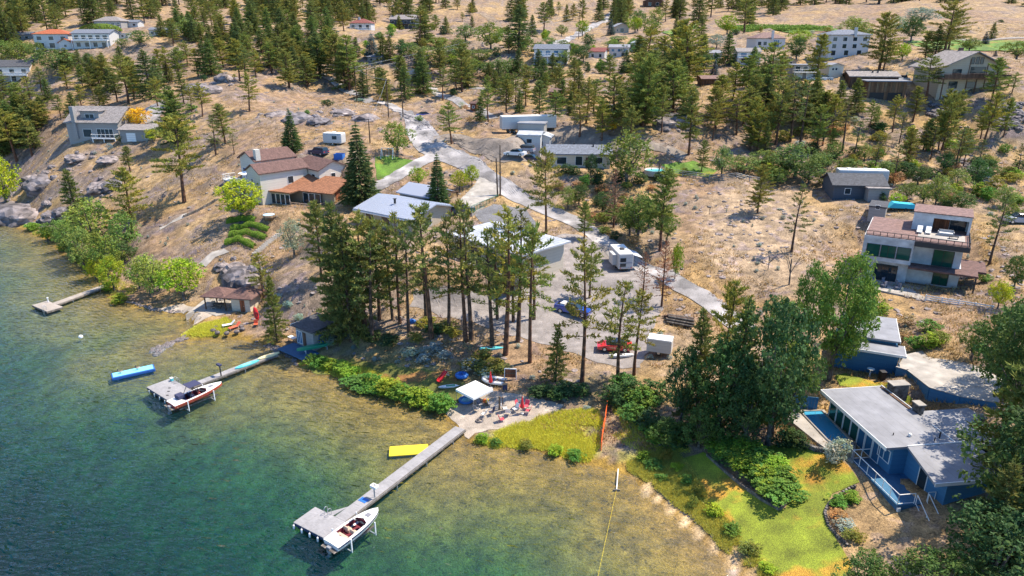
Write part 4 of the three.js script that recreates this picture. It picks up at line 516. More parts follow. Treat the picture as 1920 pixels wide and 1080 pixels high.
// low cover too fine to count
function scatter(name, geo, mat, list, label, cat, tint) {
  const im = new THREE.InstancedMesh(geo, mat, list.length), d4 = new THREE.Object3D(), c = new THREE.Color();
  list.forEach(([x, z, s, sy = s], i) => { d4.position.set(x, yAt(x, z) - 0.02, z); d4.rotation.set(0, hash2(i, 3) * 6.28, 0); d4.scale.set(s, sy, s); d4.updateMatrix(); im.setMatrixAt(i, d4.matrix); if (tint) { const t = 0.8 + 0.4 * hash2(i, 8); im.setColorAt(i, c.setRGB(t * (0.95 + 0.1 * hash2(i, 5)), t, t)); } });
  im.name = numbered(name); im.castShadow = im.receiveShadow = true; tag(im, label, cat, null, 'stuff'); scene.add(im);
}
function tuft(n, h, spread, col) { const L = new Leaves(); for (let k = 0; k < n; k++) { const a = rr(0, 6.28), r = Math.sqrt(rnd()) * spread; L.blade(V(Math.cos(a) * r, -0.03, Math.sin(a) * r), dirOut(a, rr(0.7, 1.5)), h * rr(0.6, 1.1), 0.05 + h * 0.08, shade(col, 0.25, 0.12)); } return L.build(); }
const inView = (x, z) => Math.abs(x) < -z * 0.82 + 8 && z < -38;
function fill(poly, n, f) { let x0 = 1e9, x1 = -1e9, z0 = 1e9, z1 = -1e9; for (const [x, z] of poly) { x0 = Math.min(x0, x); x1 = Math.max(x1, x); z0 = Math.min(z0, z); z1 = Math.max(z1, z); } const out = []; let g = 0; while (out.length < n && g++ < n * 12) { const x = rr(x0, x1), z = rr(z0, z1), q = 1.6 * (fbm(x * 0.5 + 5, z * 0.5, 3) - 0.45); if (inside(poly, x + q, z + q) && fbm(x * 0.35, z * 0.35 + 8, 3) > 0.3) out.push(f(x, z)); } return out; }
scatter('shore_grass', tuft(14, 0.4, 0.34, [0.72, 0.68, 0.1]), LEAF, [...fill([[-4.23, -67.92], [-1.23, -69.42], [5.68, -72.15], [10.37, -71.89], [9.43, -65.07], [8.01, -63.5], [2.94, -65.67], [-4.01, -67.06]], 5200, (x, z) => [x, z, rr(0.5, 1.05)]), ...fill([[-50.61, -97.26], [-48.38, -98.48], [-45.3, -101.81], [-43.11, -99.35], [-43.91, -96.48], [-49.48, -95.67]], 1200, (x, z) => [x, z, rr(0.5, 1)]), ...fill([[-29.41, -86.57], [-27.18, -88.93], [-19.56, -84.79], [-11.53, -78.3], [-7.22, -75.25], [-9.65, -74.53], [-17.8, -79.05], [-26.26, -85.26]], 3000, (x, z) => [x, z, rr(0.4, 0.9)]), ...fill([[12.43, -73.25], [17.3, -67.55], [19.13, -62.77], [13.81, -64.2], [10.35, -68.95]], 1200, (x, z) => [x, z, rr(0.4, 0.8)])], 'tall yellow-green grass along the water edge', 'grass', true);
scatter('reed_grass', tuft(14, 0.45, 0.36, [0.56, 0.55, 0.12]), LEAF, [...fill([[12.34, -61.98], [14.09, -64.16], [17.77, -63.63], [18.13, -60.26], [20.03, -52.49], [22.09, -45.92], [20.54, -46.22], [16.79, -54.86], [13.86, -59.6]], 5200, (x, z) => [x, z, rr(0.5, 1.1)]), ...fill([[-117.31, -160.78], [-99.8, -146.85], [-79.91, -126.14], [-72.6, -116.53], [-67.37, -112.11], [-66.48, -115.86], [-80.7, -129.46], [-102.93, -152.07]], 900, (x, z) => [x, z, rr(0.6, 1.2)])], 'rough green grass bank above the sandy shore', 'grass', true);
scatter('lawn_grass', tuft(8, 0.06, 0.14, [0.52, 0.5, 0.06]), LEAF, fill([[25.04, -62.3], [30.87, -59.52], [32.19, -54.82], [29.82, -54.16], [28.21, -52.01], [27.57, -45.65], [22.98, -45.74], [19.67, -58.32], [18.87, -61.63], [22.75, -56.48], [25.08, -53.1]], 9000, (x, z) => [x, z, rr(0.6, 1.2)]), 'short green blades of the mown lawn', 'grass', true);
// single shrubs
const shoreShrubs = [[-21.21, -82.23], [-19.64, -80.75], [-17.89, -79.59], [-16.19, -78.48], [-14.47, -77.5], [-12.79, -76.53], [-11.08, -75.68], [-9.47, -74.78], [-8.13, -74.42], [-24.83, -85.47], [-27.38, -86.79], [-25.99, -85.69], [-22.98, -83.73], [-18.77, -80.58], [-17.05, -79.13], [-15.23, -78.02], [-13.6, -77.06], [-11.94, -76.19], [-10.25, -75.27]];
shoreShrubs.forEach(([x, z], i) => shrub(i % 3 ? 'green' : 'lime', x + hash2(i, 5) - 0.5, z + hash2(i, 6) - 0.5, 2 + hash2(i, 2) * 2, 1 + hash2(i, 4) * 1.5, 'leafy bright green shrub in the row along the water edge', 'shoreline shrubs'));
const sages = [[-26.11, -91.6], [-13.87, -86.05], [-11.3, -85.98], [-10.26, -86.62], [-11.86, -84.42], [-8.98, -84.52], [-5.6, -81.89], [-3.58, -80.32], [-23.61, -92.11]];
sages.forEach(([x, z], i) => shrub('sage', x, z, 1.8 + hash2(i, 2) * 1.2, 1 + hash2(i, 4) * 0.6, 'round silver-grey sagebrush on the bank under the pines', 'sagebrush under the pines'));
[[-5.61, -82.1], [-3.83, -81.42], [-2.09, -81.67], [-3.91, -83.62], [-1.38, -80.44]].forEach(([x, z], i) => shrub('olive', x, z, 2.4 + hash2(i, 2), 1.3, 'olive green shrub beside the turquoise kayak', 'olive shrubs'));
[[-19.75, -90.21], [-17.27, -89.05], [-10.99, -90.36], [-9.53, -91.09], [-8.27, -89.54], [-13.46, -88.78], [-12.3, -92.04]].forEach(([x, z], i) => shrub(i < 3 ? 'dark' : 'olive', x, z, 2.6 + hash2(i, 2), 1.3, 'low yellow-olive shrub around the pine trunks', 'shrubs at the pine trunks'));
[[4.24, -75.19], [5.5, -74.46], [6.66, -75.38], [3.26, -74.98], [8.11, -74.82]].forEach(([x, z], i) => shrub('dark', x, z, 2.8, 1.5, 'dark shrub behind the yellow beach grass', 'dark beach shrubs'));
[[14.1, -73.82], [15.28, -71.38], [16.76, -72.73], [13.73, -69.31], [15.25, -67.66], [16.3, -65.34], [17.83, -64.46], [13.33, -75.07], [12.01, -72.45]].forEach(([x, z], i) => shrub(i % 2 ? 'green' : 'dark', x, z, 3.2 + hash2(i, 7), 2 + hash2(i, 2) * 0.8, 'dense green shrub beside the orange mesh fence', 'shrubs by the orange fence'));
[[21.63, -61.84], [22.42, -60.38], [23.19, -58.84], [23.86, -57.13], [24.64, -55.37], [25.17, -54.47], [23.24, -60.81], [24.14, -59.39], [24.99, -57.19], [25.55, -55.86], [22.54, -62.17], [21.65, -62.96], [24.18, -61.26], [25.05, -59.78], [25.84, -58.2], [26.26, -56.47]].forEach(([x, z], i) => shrub(i % 2 ? 'green' : 'lime', x, z, 2.7 + hash2(i, 7) * 0.9, 1.2 + hash2(i, 3) * 0.5, 'spreading juniper clump in the bed behind the timber edging', 'junipers on the lawn'));
[[27.83, -61.71], [28.69, -61.94], [29.1, -60.9]].forEach(([x, z]) => shrub('dark', x, z, 2.2, 1.7, 'clipped dark shrub beside the blue terrace', 'shrubs by the pool'));
[[32.01, -57.93], [31.01, -57.35]].forEach(([x, z]) => shrub('sage', x, z, 2, 2.2, 'grey-green shrub against the blue house wall', 'shrubs by the blue house'));
[[29.68, -52.69], [30.98, -52.95], [28.9, -50.87], [28.84, -49.66], [29.12, -48.28]].forEach(([x, z], i) => shrub(['green', 'lime', 'brown', 'sage', 'olive'][i], x, z, 1.8, 0.9, 'low plant in the stone-edged bed below the deck', 'plants in the stone bed'));
[[46.4, -84.32], [47.13, -82.9], [48.02, -81.97], [48.6, -79.06], [48.92, -76.1], [49.84, -75.17], [50.89, -75.42], [50.41, -81.59], [51.83, -79.36], [48.99, -85.52]].forEach(([x, z], i) => shrub(['green', 'lime', 'olive', 'brown'][i % 4], x, z, 2.6, 1.6, 'mixed shrub on the bank between modern house and blue garage', 'shrubs on the bank'));
[[-111.47, -156.75], [-105.9, -152.86], [-87.43, -133.7], [-83.94, -130.43], [-112.68, -157.66], [-95.13, -141.06], [-71.98, -116.3], [-67.1, -110.65]].forEach(([x, z], i) => shrub('lime', x, z, 3, 1.7, 'yellow-green shrub overhanging the lake at the rocky shore', 'lakeside shrubs'));
[[64.89, -97.22], [67.46, -98.88], [67.57, -95.97], [66.99, -92.73], [67.06, -102.27]].forEach(([x, z], i) => shrub('green', x, z, 1.8, 1.2, 'green shrub edging the patio of the white house', 'patio shrubs'));
[[12.49, -140.45], [10.89, -141.07], [17.45, -140.86], [21.76, -140.36], [25.88, -138.9], [30.28, -139.48]].forEach(([x, z], i) => shrub('dark', x, z, 3.2, 2, 'dark shrub along the terrace below the bungalow', 'bungalow shrubs'));
[[-25.32, -94.77], [-32.74, -98.3], [-35.12, -101.16], [-37.39, -103.23]].forEach(([x, z], i) => shrub('sage', x, z, 1.6, 1, 'grey shrub on the bare slope above the boathouse', 'slope shrubs'));
[[13.93, -63.18], [14.82, -61.9], [16.34, -62.64], [17.09, -60.93], [17.44, -58.87], [18.26, -56.79], [19.09, -54.08], [19.85, -51.53], [20.78, -49.13], [21.63, -46.87], [15.22, -59.69], [17.43, -55.45], [-3.29, -67.22], [-1.78, -66.65], [1.48, -66.01], [4.66, -64.94], [6.9, -63.92]].forEach(([x, z], i) => shrub(['lime', 'green', 'olive'][i % 3], x, z, 1 + hash2(i, 2) * 1.2, 0.6 + hash2(i, 3) * 0.7, 'small leafy bush in the rough grass along the shore', 'bushes in the shore grass'));
seed(45);
fill([[57.71, -162.59], [74.04, -164.05], [94.19, -157.48], [110.59, -151.76], [83.43, -109.74], [73.41, -116.49], [73.49, -137.75], [61.39, -136.55], [52.16, -140.54]], 70, (x, z) => [x, z]).forEach(([x, z], i) => shrub(['olive', 'dark', 'olive', 'brown', 'green', 'lime'][i % 6], x, z, 2 + 2.6 * hash2(i, 1), 1.2 + hash2(i, 2) * 1.6, 'wild olive-green bush in the gully below the barn', 'bushes in the gully'));
fill([[8.68, -140.34], [29.88, -137.29], [23.98, -110.33], [16.77, -116.71], [10.11, -128.39]], 26, (x, z) => [x, z]).forEach(([x, z], i) => shrub(['brown', 'olive', 'dark', 'brown'][i % 4], x, z, 1.8 + 2 * hash2(i, 1), 1 + hash2(i, 2) * 1.2, 'brownish scrub bush on the bank below the bungalow', 'scrub below the bungalow'));
fill([[-73.94, -301.35], [9.92, -343.74], [64.4, -259.9], [82, -229.05], [66.52, -183.94], [37.56, -212.58], [-1.67, -225.99], [-46.42, -243.74]], 60, (x, z) => [x, z]).forEach(([x, z], i) => shrub(['green', 'dark', 'lime', 'green', 'olive'][i % 5], x, z, 2.5 + 3 * hash2(i, 1), 1.6 + hash2(i, 2) * 2.4, 'garden bush among the houses of the upper bench', 'garden bushes'));
seed(44);
const hillShrubs = []; while (hillShrubs.length < 90) { const z = -rr(120, 300), x = rr(-0.75, 0.75) * -z, s = SD[find(ZS, z) * NX + find(XS, x)]; if (s > 12 && fbm(x * 0.06, z * 0.06, 3) > 0.5) hillShrubs.push([x, z]); }
hillShrubs.forEach(([x, z], i) => shrub(['olive', 'sage', 'brown', 'dark', 'green'][i % 5], x, z, 1.6 + 2 * hash2(i, 1), 0.8 + hash2(i, 2) * 1.3, 'small wild shrub on the dry hillside', 'wild hillside shrubs'));

// ---------------------------------------------------------------- buildings
const R = (d) => (d * Math.PI) / 180;
const chev = (a, b, y, rise, t = 0.2, drop = 0) => { const m = (a + b) / 2; return [[a, y - drop], [m, y + rise], [b, y - drop], [b, y - drop + t], [m, y + rise + t], [a, y - drop + t]]; };
const gableX = (x0, x1, z0, z1, y, rise, o = 0.5) => profileX(chev(z0 - o, z1 + o, y, rise, 0.2, (rise * o * 2) / (z1 - z0)), x0 - o, x1 + o); // ridge along x
const gableZ = (x0, x1, z0, z1, y, rise, o = 0.5) => profileZ(chev(x0 - o, x1 + o, y, rise, 0.2, (rise * o * 2) / (x1 - x0)), z0 - o, z1 + o);
const bodyX = (x0, x1, z0, z1, y0, y, rise) => profileX([[z0, y0], [z1, y0], [z1, y], [(z0 + z1) / 2, y + rise], [z0, y]], x0, x1);
const bodyZ = (x0, x1, z0, z1, y0, y, rise) => profileZ([[x0, y0], [x1, y0], [x1, y], [(x0 + x1) / 2, y + rise], [x0, y]], z0, z1);
function hip(x0, x1, z0, z1, y, rise, o = 0.5) {
  x0 -= o; x1 += o; z0 -= o; z1 += o; const w = x1 - x0, d = z1 - z0, k = Math.min(w, d) / 2, a = w > d ? [[x0 + k, (z0 + z1) / 2], [x1 - k, (z0 + z1) / 2]] : [[(x0 + x1) / 2, z0 + k], [(x0 + x1) / 2, z1 - k]];
  const c = (x, z) => [x, y, z], t = ([x, z]) => [x, y + rise, z], A = c(x0, z0), B = c(x1, z0), C = c(x1, z1), D = c(x0, z1), p = t(a[0]), q = t(a[1]);
  const f = w > d ? [[A, p, B], [B, p, q], [B, q, C], [C, q, p], [C, p, D], [D, p, A]] : [[A, p, B], [B, p, q], [B, q, C], [C, q, D], [D, q, p], [D, p, A]];
  return [tri(f), bx(x0, x1, y - 0.16, y - 0.002, z0, z1)];
}
const cacheG = {};
const cached = (k, f) => (cacheG[k] ??= ready(f()));
const FACE = { f: 0, r: Math.PI / 2, b: Math.PI, l: -Math.PI / 2 };
function win(p, face, u, plane, y, w, h, pane = M.glass, frame = M.trim, name = 'window', split = 1) { // a framed pane standing out of a wall; u runs along the wall, y is the sill
  const f = new THREE.Mesh(cached(['w', w, h, split].join(), () => { const g = [bx(-w / 2 - 0.07, w / 2 + 0.07, -0.07, 0, 0, 0.06), bx(-w / 2 - 0.07, w / 2 + 0.07, h, h + 0.07, 0, 0.06), bx(-w / 2 - 0.07, -w / 2, 0, h, 0, 0.06), bx(w / 2, w / 2 + 0.07, 0, h, 0, 0.06)]; for (let k = 1; k < split; k++) g.push(bx(-w / 2 + (w * k) / split - 0.03, -w / 2 + (w * k) / split + 0.03, 0, h, 0, 0.055)); return g; }), frame);
  f.name = name; p.add(f); f.rotation.y = FACE[face]; f.castShadow = f.receiveShadow = true;
  if (face === 'f' || face === 'b') f.position.set(u, y, plane); else f.position.set(plane, y, u);
  const g = new THREE.Mesh(cached(['p', w, h].join(), () => bx(-w / 2, w / 2, 0, h, -0.02, 0.025)), pane); g.name = 'pane'; g.receiveShadow = true; f.add(g);
  return f;
}
function rail(p, pts, y, h = 1, mat = M.trim, step = 1.6, bal = 0, name = 'railing') { // posts and rails along a line of [x,z] (or [x,z,y])
  for (let i = 0; i < pts.length - 1; i++) {
    const [x0, z0, a = y] = pts[i], [x1, z1, b = y] = pts[i + 1], L = Math.hypot(x1 - x0, z1 - z0), n = Math.max(1, Math.round(L / step)), g = [];
    for (let k = 0; k <= n; k++) { const t = k / n, x = lerp(x0, x1, t), z = lerp(z0, z1, t), yy = lerp(a, b, t); g.push(bar([x, yy, z], [x, yy + h, z], 0.045, 4)); }
    g.push(bar([x0, a + h, z0], [x1, b + h, z1], 0.05, 4), bar([x0, a + 0.12, z0], [x1, b + 0.12, z1], 0.035, 4));
    if (bal) { const m = Math.round(L / bal); for (let k = 1; k < m; k++) { const t = k / m, x = lerp(x0, x1, t), z = lerp(z0, z1, t), yy = lerp(a, b, t); g.push(bar([x, yy + 0.12, z], [x, yy + h, z], 0.015, 3)); } }
    obj(name, g, mat, p);
  }
}
function house(o) { // front edge centred on (x, z); local x along the front, -z into the hill
  const y = o.y ?? yAt(o.x, o.z), t = thing(o.name ?? 'house', o.label, o.cat ?? 'house', [o.x, y, o.z], R(o.yaw ?? 0)), { w, d, h } = o, x0 = -w / 2, x1 = w / 2, rise = o.rise ?? 1.6, ov = o.over ?? 0.5;
  if (o.span) t.scale.setScalar(clamp(o.span / w, 0.55, 1.25));
  const roof = o.roof ?? 'x';
  obj('wall', roof === 'x' ? bodyX(x0, x1, -d, 0, -3, h, rise) : roof === 'z' ? bodyZ(x0, x1, -d, 0, -3, h, rise) : bx(x0, x1, -3, h, -d, 0), o.wall ?? M.white, t);
  const r = obj('roof', roof === 'x' ? gableX(x0, x1, -d, 0, h, rise, ov) : roof === 'z' ? gableZ(x0, x1, -d, 0, h, rise, ov) : roof === 'h' ? hip(x0, x1, -d, 0, h + 0.17, rise, ov) : [bx(x0 - ov, x1 + ov, h + 0.003, h + 0.25, -d - ov, ov)], o.roofM ?? M.roofGrey, t);
  if (o.chimney) obj('chimney', bx(o.chimney[0] - 0.45, o.chimney[0] + 0.45, h - 0.5, h + rise + 0.9, o.chimney[1] - 0.35, o.chimney[1] + 0.35), o.chimneyM ?? M.white, r);
  for (const [face, u, yy, ww, hh, pane, split] of o.wins ?? []) win(t, face, u, face === 'f' ? 0.003 : face === 'b' ? -d - 0.003 : face === 'r' ? x1 + 0.003 : x0 - 0.003, yy, ww, hh, pane ?? M.glass, o.trim ?? M.trim, 'window', split ?? 1);
  if (o.door) { const dd = obj('door', bx(o.door[0] - 0.5, o.door[0] + 0.5, 0, 2.1, -0.02, 0.05), o.doorM ?? M.brownwall, t); obj('handle', bx(o.door[0] + 0.3, o.door[0] + 0.4, 1, 1.05, 0.05, 0.1), M.steel, dd); }
  if (o.garage) for (const g of o.garage) { const gd = obj('garage_door', bx(g - 1.3, g + 1.3, 0, 2.2, 0.003, 0.05), M.white, t); for (let k = 0; k < 4; k++) obj('panel', bx(g - 1.22, g + 1.22, k * 0.55 + 0.04, k * 0.55 + 0.51, 0.05, 0.07), M.trim, gd); }
  if (o.deck) { const [a, b, yy, out] = o.deck; const dk = obj('deck', [bx(a, b, yy - 0.2, yy, 0.004, out), ...[a + 0.15, (a + b) / 2, b - 0.15].map((x) => bx(x - 0.1, x + 0.1, -2, yy - 0.2, out - 0.3, out - 0.1))], o.deckM ?? M.trim, t); rail(dk, [[a, 0.1], [a, out], [b, out], [b, 0.1]], yy, 1, o.railM ?? M.trim, 1.4); }
  for (const [x, z] of o.vents ?? []) obj('vent', bx(x - 0.15, x + 0.15, h + 0.2, h + rise * 0.9 + 0.5, z - 0.15, z + 0.15), M.dark, r);
  return t;
}
const row = (n, x0, x1, y, w, h, pane) => Array.from({ length: n }, (_, k) => ['f', lerp(x0, x1, n > 1 ? k / (n - 1) : 0.5), y, w, h, pane]);
const at = (x, z) => ({ x, z });
// far benches
house({ ...at(-172.94, -276.46), span: 12.07, yaw: 8, w: 13, d: 9, h: 5.6, roof: 'h', rise: 1.8, roofM: M.roofOrange, wall: M.white, wins: [...row(3, -4.5, 4.5, 3.4, 1.8, 1.4), ...row(2, -4, 0, 0.4, 2, 1.9)], door: [4, 0], label: 'white two-storey house with bright orange tiled roof' });
house({ ...at(-167.72, -275.81), span: 4.41, yaw: 8, w: 5.5, d: 6, h: 3.2, roof: 'z', rise: 1.6, roofM: M.roofOrange, wall: M.white, wins: [['f', 0, 1.2, 1.2, 1]], label: 'small white gabled annex with orange roof' });
house({ ...at(-157.42, -275.42), span: 13.62, yaw: 2, w: 14, d: 9, h: 5.4, roof: 'x', rise: 1.3, roofM: M.roofBlue, wall: M.white, wins: [...row(5, -5.4, 5.4, 3.3, 1.7, 1.4), ...row(4, -5, 4.6, 0.5, 1.6, 1.6)], deck: [-6.8, 6.8, 2.9, 1.6], label: 'long white two-storey house with blue-grey roof and full balcony' });
house({ ...at(-190.04, -348.4), span: 13.05, yaw: -4, w: 15, d: 9, h: 3.4, roof: 'h', rise: 2.3, roofM: M.roofGrey, wall: M.greywall, wins: row(5, -6, 6, 0.8, 1.8, 1.6), deck: [-7, 7, 0.5, 2], label: 'house with tall grey hipped roof above the oval hedge' });
house({ ...at(-182.04, -353.86), span: 7.13, yaw: -4, w: 8, d: 6, h: 2.8, roof: 'x', rise: 1, roofM: M.roofBlue, wall: M.white, wins: row(2, -2, 2, 0.9, 1.4, 1.1), label: 'small outbuilding with blue-grey roof beside the hipped house' });
house({ ...at(-135.76, -287.54), span: 10.83, yaw: 3, w: 17, d: 9, h: 3.6, roof: 'x', rise: 1.3, roofM: M.roofBlue, wall: M.cream, wins: [...row(4, -6.5, 1, 0.9, 1.8, 1.5), ['f', 5.5, 0.6, 2.2, 2]], door: [3, 0], label: 'low cream house with grey roof beside the round willow' });
house({ ...at(-118.09, -287.26), span: 3.74, yaw: 0, w: 6, d: 5, h: 2.8, roof: 'f', wall: M.white, roofM: M.roofLight, wins: [['f', 0, 1, 1.2, 1]], name: 'shed', cat: 'shed', label: 'small white flat-roofed shed at the dry field' });
house({ ...at(-229.73, -341.87), span: 12.38, yaw: 5, w: 14, d: 8, h: 3, roof: 'x', rise: 1.2, roofM: M.roofBlue, wall: M.greywall, wins: row(4, -5, 5, 0.9, 1.6, 1.2), label: 'low grey-walled house half hidden by bushes' });
house({ ...at(-183.45, -266.17), span: 11.81, yaw: 12, w: 12, d: 9, h: 6, roof: 'x', rise: 2, roofM: M.roofDark, wall: M.white, wins: [...row(3, -4, 4, 3.6, 1.6, 1.4), ...row(3, -4, 4, 0.6, 1.8, 1.8)], deck: [-5.5, 5.5, 3, 2], label: 'tall white gabled house behind the shore pines' });
house({ ...at(-149.78, -283.7), span: 4.11, yaw: 0, w: 5.5, d: 4, h: 2.6, roof: 'f', roofM: M.roofWhite, wall: M.white, wins: [['f', 0, 1, 1.2, 0.9]], name: 'shed', cat: 'shed', label: 'little white shed with flat roof behind round tree' });
house({ ...at(-64.31, -314.12), span: 9.06, yaw: -3, w: 10.5, d: 8, h: 3.2, roof: 'h', rise: 2, roofM: M.roofRed, wall: M.white, wins: row(3, -3.6, 3.6, 0.8, 1.5, 1.6), chimney: [-1, -3], deck: [-5, 5, 0.3, 1.5], label: 'white cottage with maroon hipped roof and chimney' });
house({ ...at(-55.95, -378.75), span: 13.1, yaw: -8, w: 13, d: 9, h: 5, roof: 'x', rise: 2, roofM: M.roofGrey, wall: M.slate, wins: [...row(4, -5, 5, 3, 1.5, 1.2), ...row(3, -4, 4, 0.4, 2, 1.8)], deck: [-6, 6, 2.7, 2], deckM: M.brownwall, railM: M.dark, label: 'dark slate-blue gabled house with wooden stair and deck' });
house({ ...at(-46.4, -246.04), span: 5.4, yaw: -20, w: 9, d: 7, h: 3, roof: 'x', rise: 1.3, roofM: M.roofBlue, wall: M.greywall, wins: row(2, -2, 2, 0.9, 1.4, 1.2), label: 'blue-grey roofed house tucked below the blue spruce' });
house({ ...at(-31.8, -233.01), span: 8.59, yaw: -14, w: 12, d: 9, h: 4, roof: 'z', rise: 1.7, roofM: M.roofRust, wall: M.white, wins: [...row(3, -4, 4, 1, 1.6, 1.4), ['r', -3, 1.2, 1.6, 1.3]], chimney: [3, -5], label: 'white house with rust tiled roof among roadside pines' });
house({ ...at(-3.51, -214.98), span: 5.58, yaw: 6, w: 9, d: 8, h: 3.2, roof: 'z', rise: 1.6, roofM: M.roofRust, wall: M.redwood, wins: row(2, -2.2, 2.2, 0.9, 1.4, 1.3), chimney: [0, -3], label: 'small red-walled house with rust roof and white chimney' });
house({ ...at(12.84, -243.41), span: 11.05, yaw: -12, w: 12.5, d: 8, h: 5.2, roof: 'x', rise: 1.5, roofM: M.roofBlue, wall: M.white, wins: [...row(3, -4, 2, 3.2, 1.7, 1.4, M.bluepane), ['r', -4, 3.2, 1.4, 1.4], ...row(2, -4, 2, 0.5, 1.6, 1.6)], deck: [-6, 4.5, 2.7, 2.4], label: 'white house with blue-grey roof on a high front deck' });
house({ ...at(29.11, -251.96), span: 5.53, yaw: -18, w: 7.5, d: 7, h: 3.6, roof: 'x', rise: 1.5, roofM: M.roofRed, wall: M.white, wins: [['f', -1.8, 1, 1.2, 1.5], ['f', 1.8, 1, 1.2, 1.5]], label: 'white cottage with bright red roof' });
house({ ...at(37.52, -256.76), span: 6.75, yaw: -10, w: 9.5, d: 8, h: 4.6, roof: 'x', rise: 1.2, roofM: M.roofLight, wall: M.white, wins: [...row(3, -3, 3, 2.6, 1.3, 1.2, M.bluepane), ...row(2, -2, 2, 0.4, 1.6, 1.6)], label: 'white house with pale roof beside the red-roofed cottage' });
house({ ...at(46.33, -272.99), span: 4.77, yaw: -6, w: 6, d: 6, h: 3.4, roof: 'h', rise: 1.2, roofM: M.roofWhite, wall: M.white, wins: [['f', 0, 1, 1.6, 1.2]], label: 'small white house with white roof behind a pine' });
house({ ...at(52.93, -254.34), span: 5.2, yaw: 4, w: 7.5, d: 7, h: 3.2, roof: 'h', rise: 1.6, roofM: M.roofPink, wall: M.beige, wins: row(3, -2.4, 2.4, 0.9, 1, 1.3), label: 'beige house with pinkish brown hipped roof' });
house({ ...at(49.27, -331.25), span: 6.22, yaw: 10, w: 8, d: 8, h: 3.6, roof: 'z', rise: 1.8, roofM: M.roofLight, wall: M.beige, wins: [['f', 0, 0.6, 2.2, 2.2], ['f', -2.8, 1, 1, 1.2]], label: 'stucco gable-fronted house beside the climbing road' });
house({ ...at(88.02, -465.26), span: 11.96, yaw: -5, w: 13, d: 9, h: 3.6, roof: 'z', rise: 2.4, roofM: M.roofGrey, wall: M.brownwall, wins: row(2, -2.5, 2.5, 0.8, 1.8, 1.8), label: 'brown house with steep grey gable high on the hill' });
house({ ...at(66.47, -239.28), span: 4.2, yaw: 0, w: 7, d: 6, h: 3.2, roof: 'x', rise: 1.2, roofM: M.roofLight, wall: M.white, wins: row(2, -1.6, 1.6, 0.9, 1.2, 1.2), label: 'pale house glimpsed between silver tree and dark fir' });
house({ ...at(71.3, -220.01), span: 6.78, yaw: -4, w: 9.5, d: 8, h: 4.8, roof: 'x', rise: 1.3, roofM: M.roofGrey, wall: M.white, wins: [...row(2, -2.2, 2.2, 2.7, 2.4, 1.6, M.bluepane), ...row(2, -2, 2, 0.3, 2, 1.8)], deck: [-4.6, 4.6, 2.4, 1.6], label: 'white house with grey gable and wide dark windows over balcony' });
house({ ...at(86.46, -245.79), span: 10.02, yaw: 6, w: 13, d: 10, h: 4.2, roof: 'h', rise: 2.4, roofM: M.roofPink, wall: M.white, wins: [['f', 2.5, 0.4, 2.6, 3.2, M.bluepane, 3], ...row(2, -5, -2.5, 1.4, 1.5, 1.5)], chimney: [0.4, 0.2], label: 'white house with pinkish hipped roof and tall blue window' });
house({ ...at(77.18, -203.59), span: 4.79, yaw: 8, w: 9, d: 8, h: 5, roof: 'z', rise: 1.6, roofM: M.roofGrey, wall: M.tanwall, wins: [['f', 1.5, 3, 1.4, 1.2], ['f', -1.5, 3, 1.4, 1.2], ['f', 1.5, 0.6, 1.4, 1.4]], label: 'brown stucco gable house next to the dark round tree' });
house({ ...at(73.38, -181.77), span: 5.63, yaw: -2, w: 8.5, d: 7, h: 4.8, roof: 'f', roofM: M.roofLight, wall: M.greywall, wins: row(3, -2.8, 2.8, 2.7, 1.8, 1.6), garage: [-2, 2], deck: [-4.6, 4.6, 2.4, 2.4], label: 'grey carport building carrying a white railed upper deck' });
house({ ...at(95.46, -207.94), span: 11.55, yaw: 4, w: 14.5, d: 10, h: 7.2, roof: 'h', rise: 1.7, roofM: M.roofBlue, wall: M.white, wins: [...row(4, -5.5, 5.5, 5.2, 1.5, 1.3), ...row(3, -5.5, 2, 2.8, 1.5, 1.4), ...row(3, -5.5, 4, 0.4, 1.6, 1.7)], chimney: [1.5, 0.25], label: 'three-storey white house with blue hipped roof' });
house({ ...at(81.35, -182.2), span: 4.03, yaw: 12, w: 7, d: 9, h: 5, roof: 'z', rise: 1, roofM: M.roofLight, wall: M.cream, wins: [['f', -1.6, 3.2, 1, 0.9], ['f', 0, 3.2, 1, 0.9], ['r', -4, 3, 1.2, 1]], label: 'tall cream garage building beside parked white vans' });
house({ ...at(52.27, -188.49), span: 5.58, yaw: 4, w: 8, d: 5, h: 2.4, roof: 'x', rise: 0.9, roofM: M.roofPink, wall: M.brownwall, wins: [['f', 1.8, 0.8, 1.2, 1]], name: 'shelter', cat: 'shelter', label: 'low brown-roofed garden shelter under the blue spruce' });
house({ ...at(10.96, -183.58), yaw: -25, w: 3, d: 2.6, h: 2.2, roof: 'x', rise: 0.7, over: 0.25, roofM: M.roofPink, wall: M.redwood, wins: [['f', 0.6, 0.9, 0.6, 0.6]], name: 'cabin', cat: 'cabin', label: 'tiny red wooden cabin on the bare slope' });
house({ ...at(-9.89, -183.08), yaw: -20, w: 1.8, d: 1.6, h: 1.8, roof: 'x', rise: 0.4, over: 0.15, roofM: M.roofBrown, wall: M.redwood, wins: [['f', 0, 0.8, 0.5, 0.5]], name: 'hut', cat: 'hut', label: 'small brown hut beside the white box trailer road' });
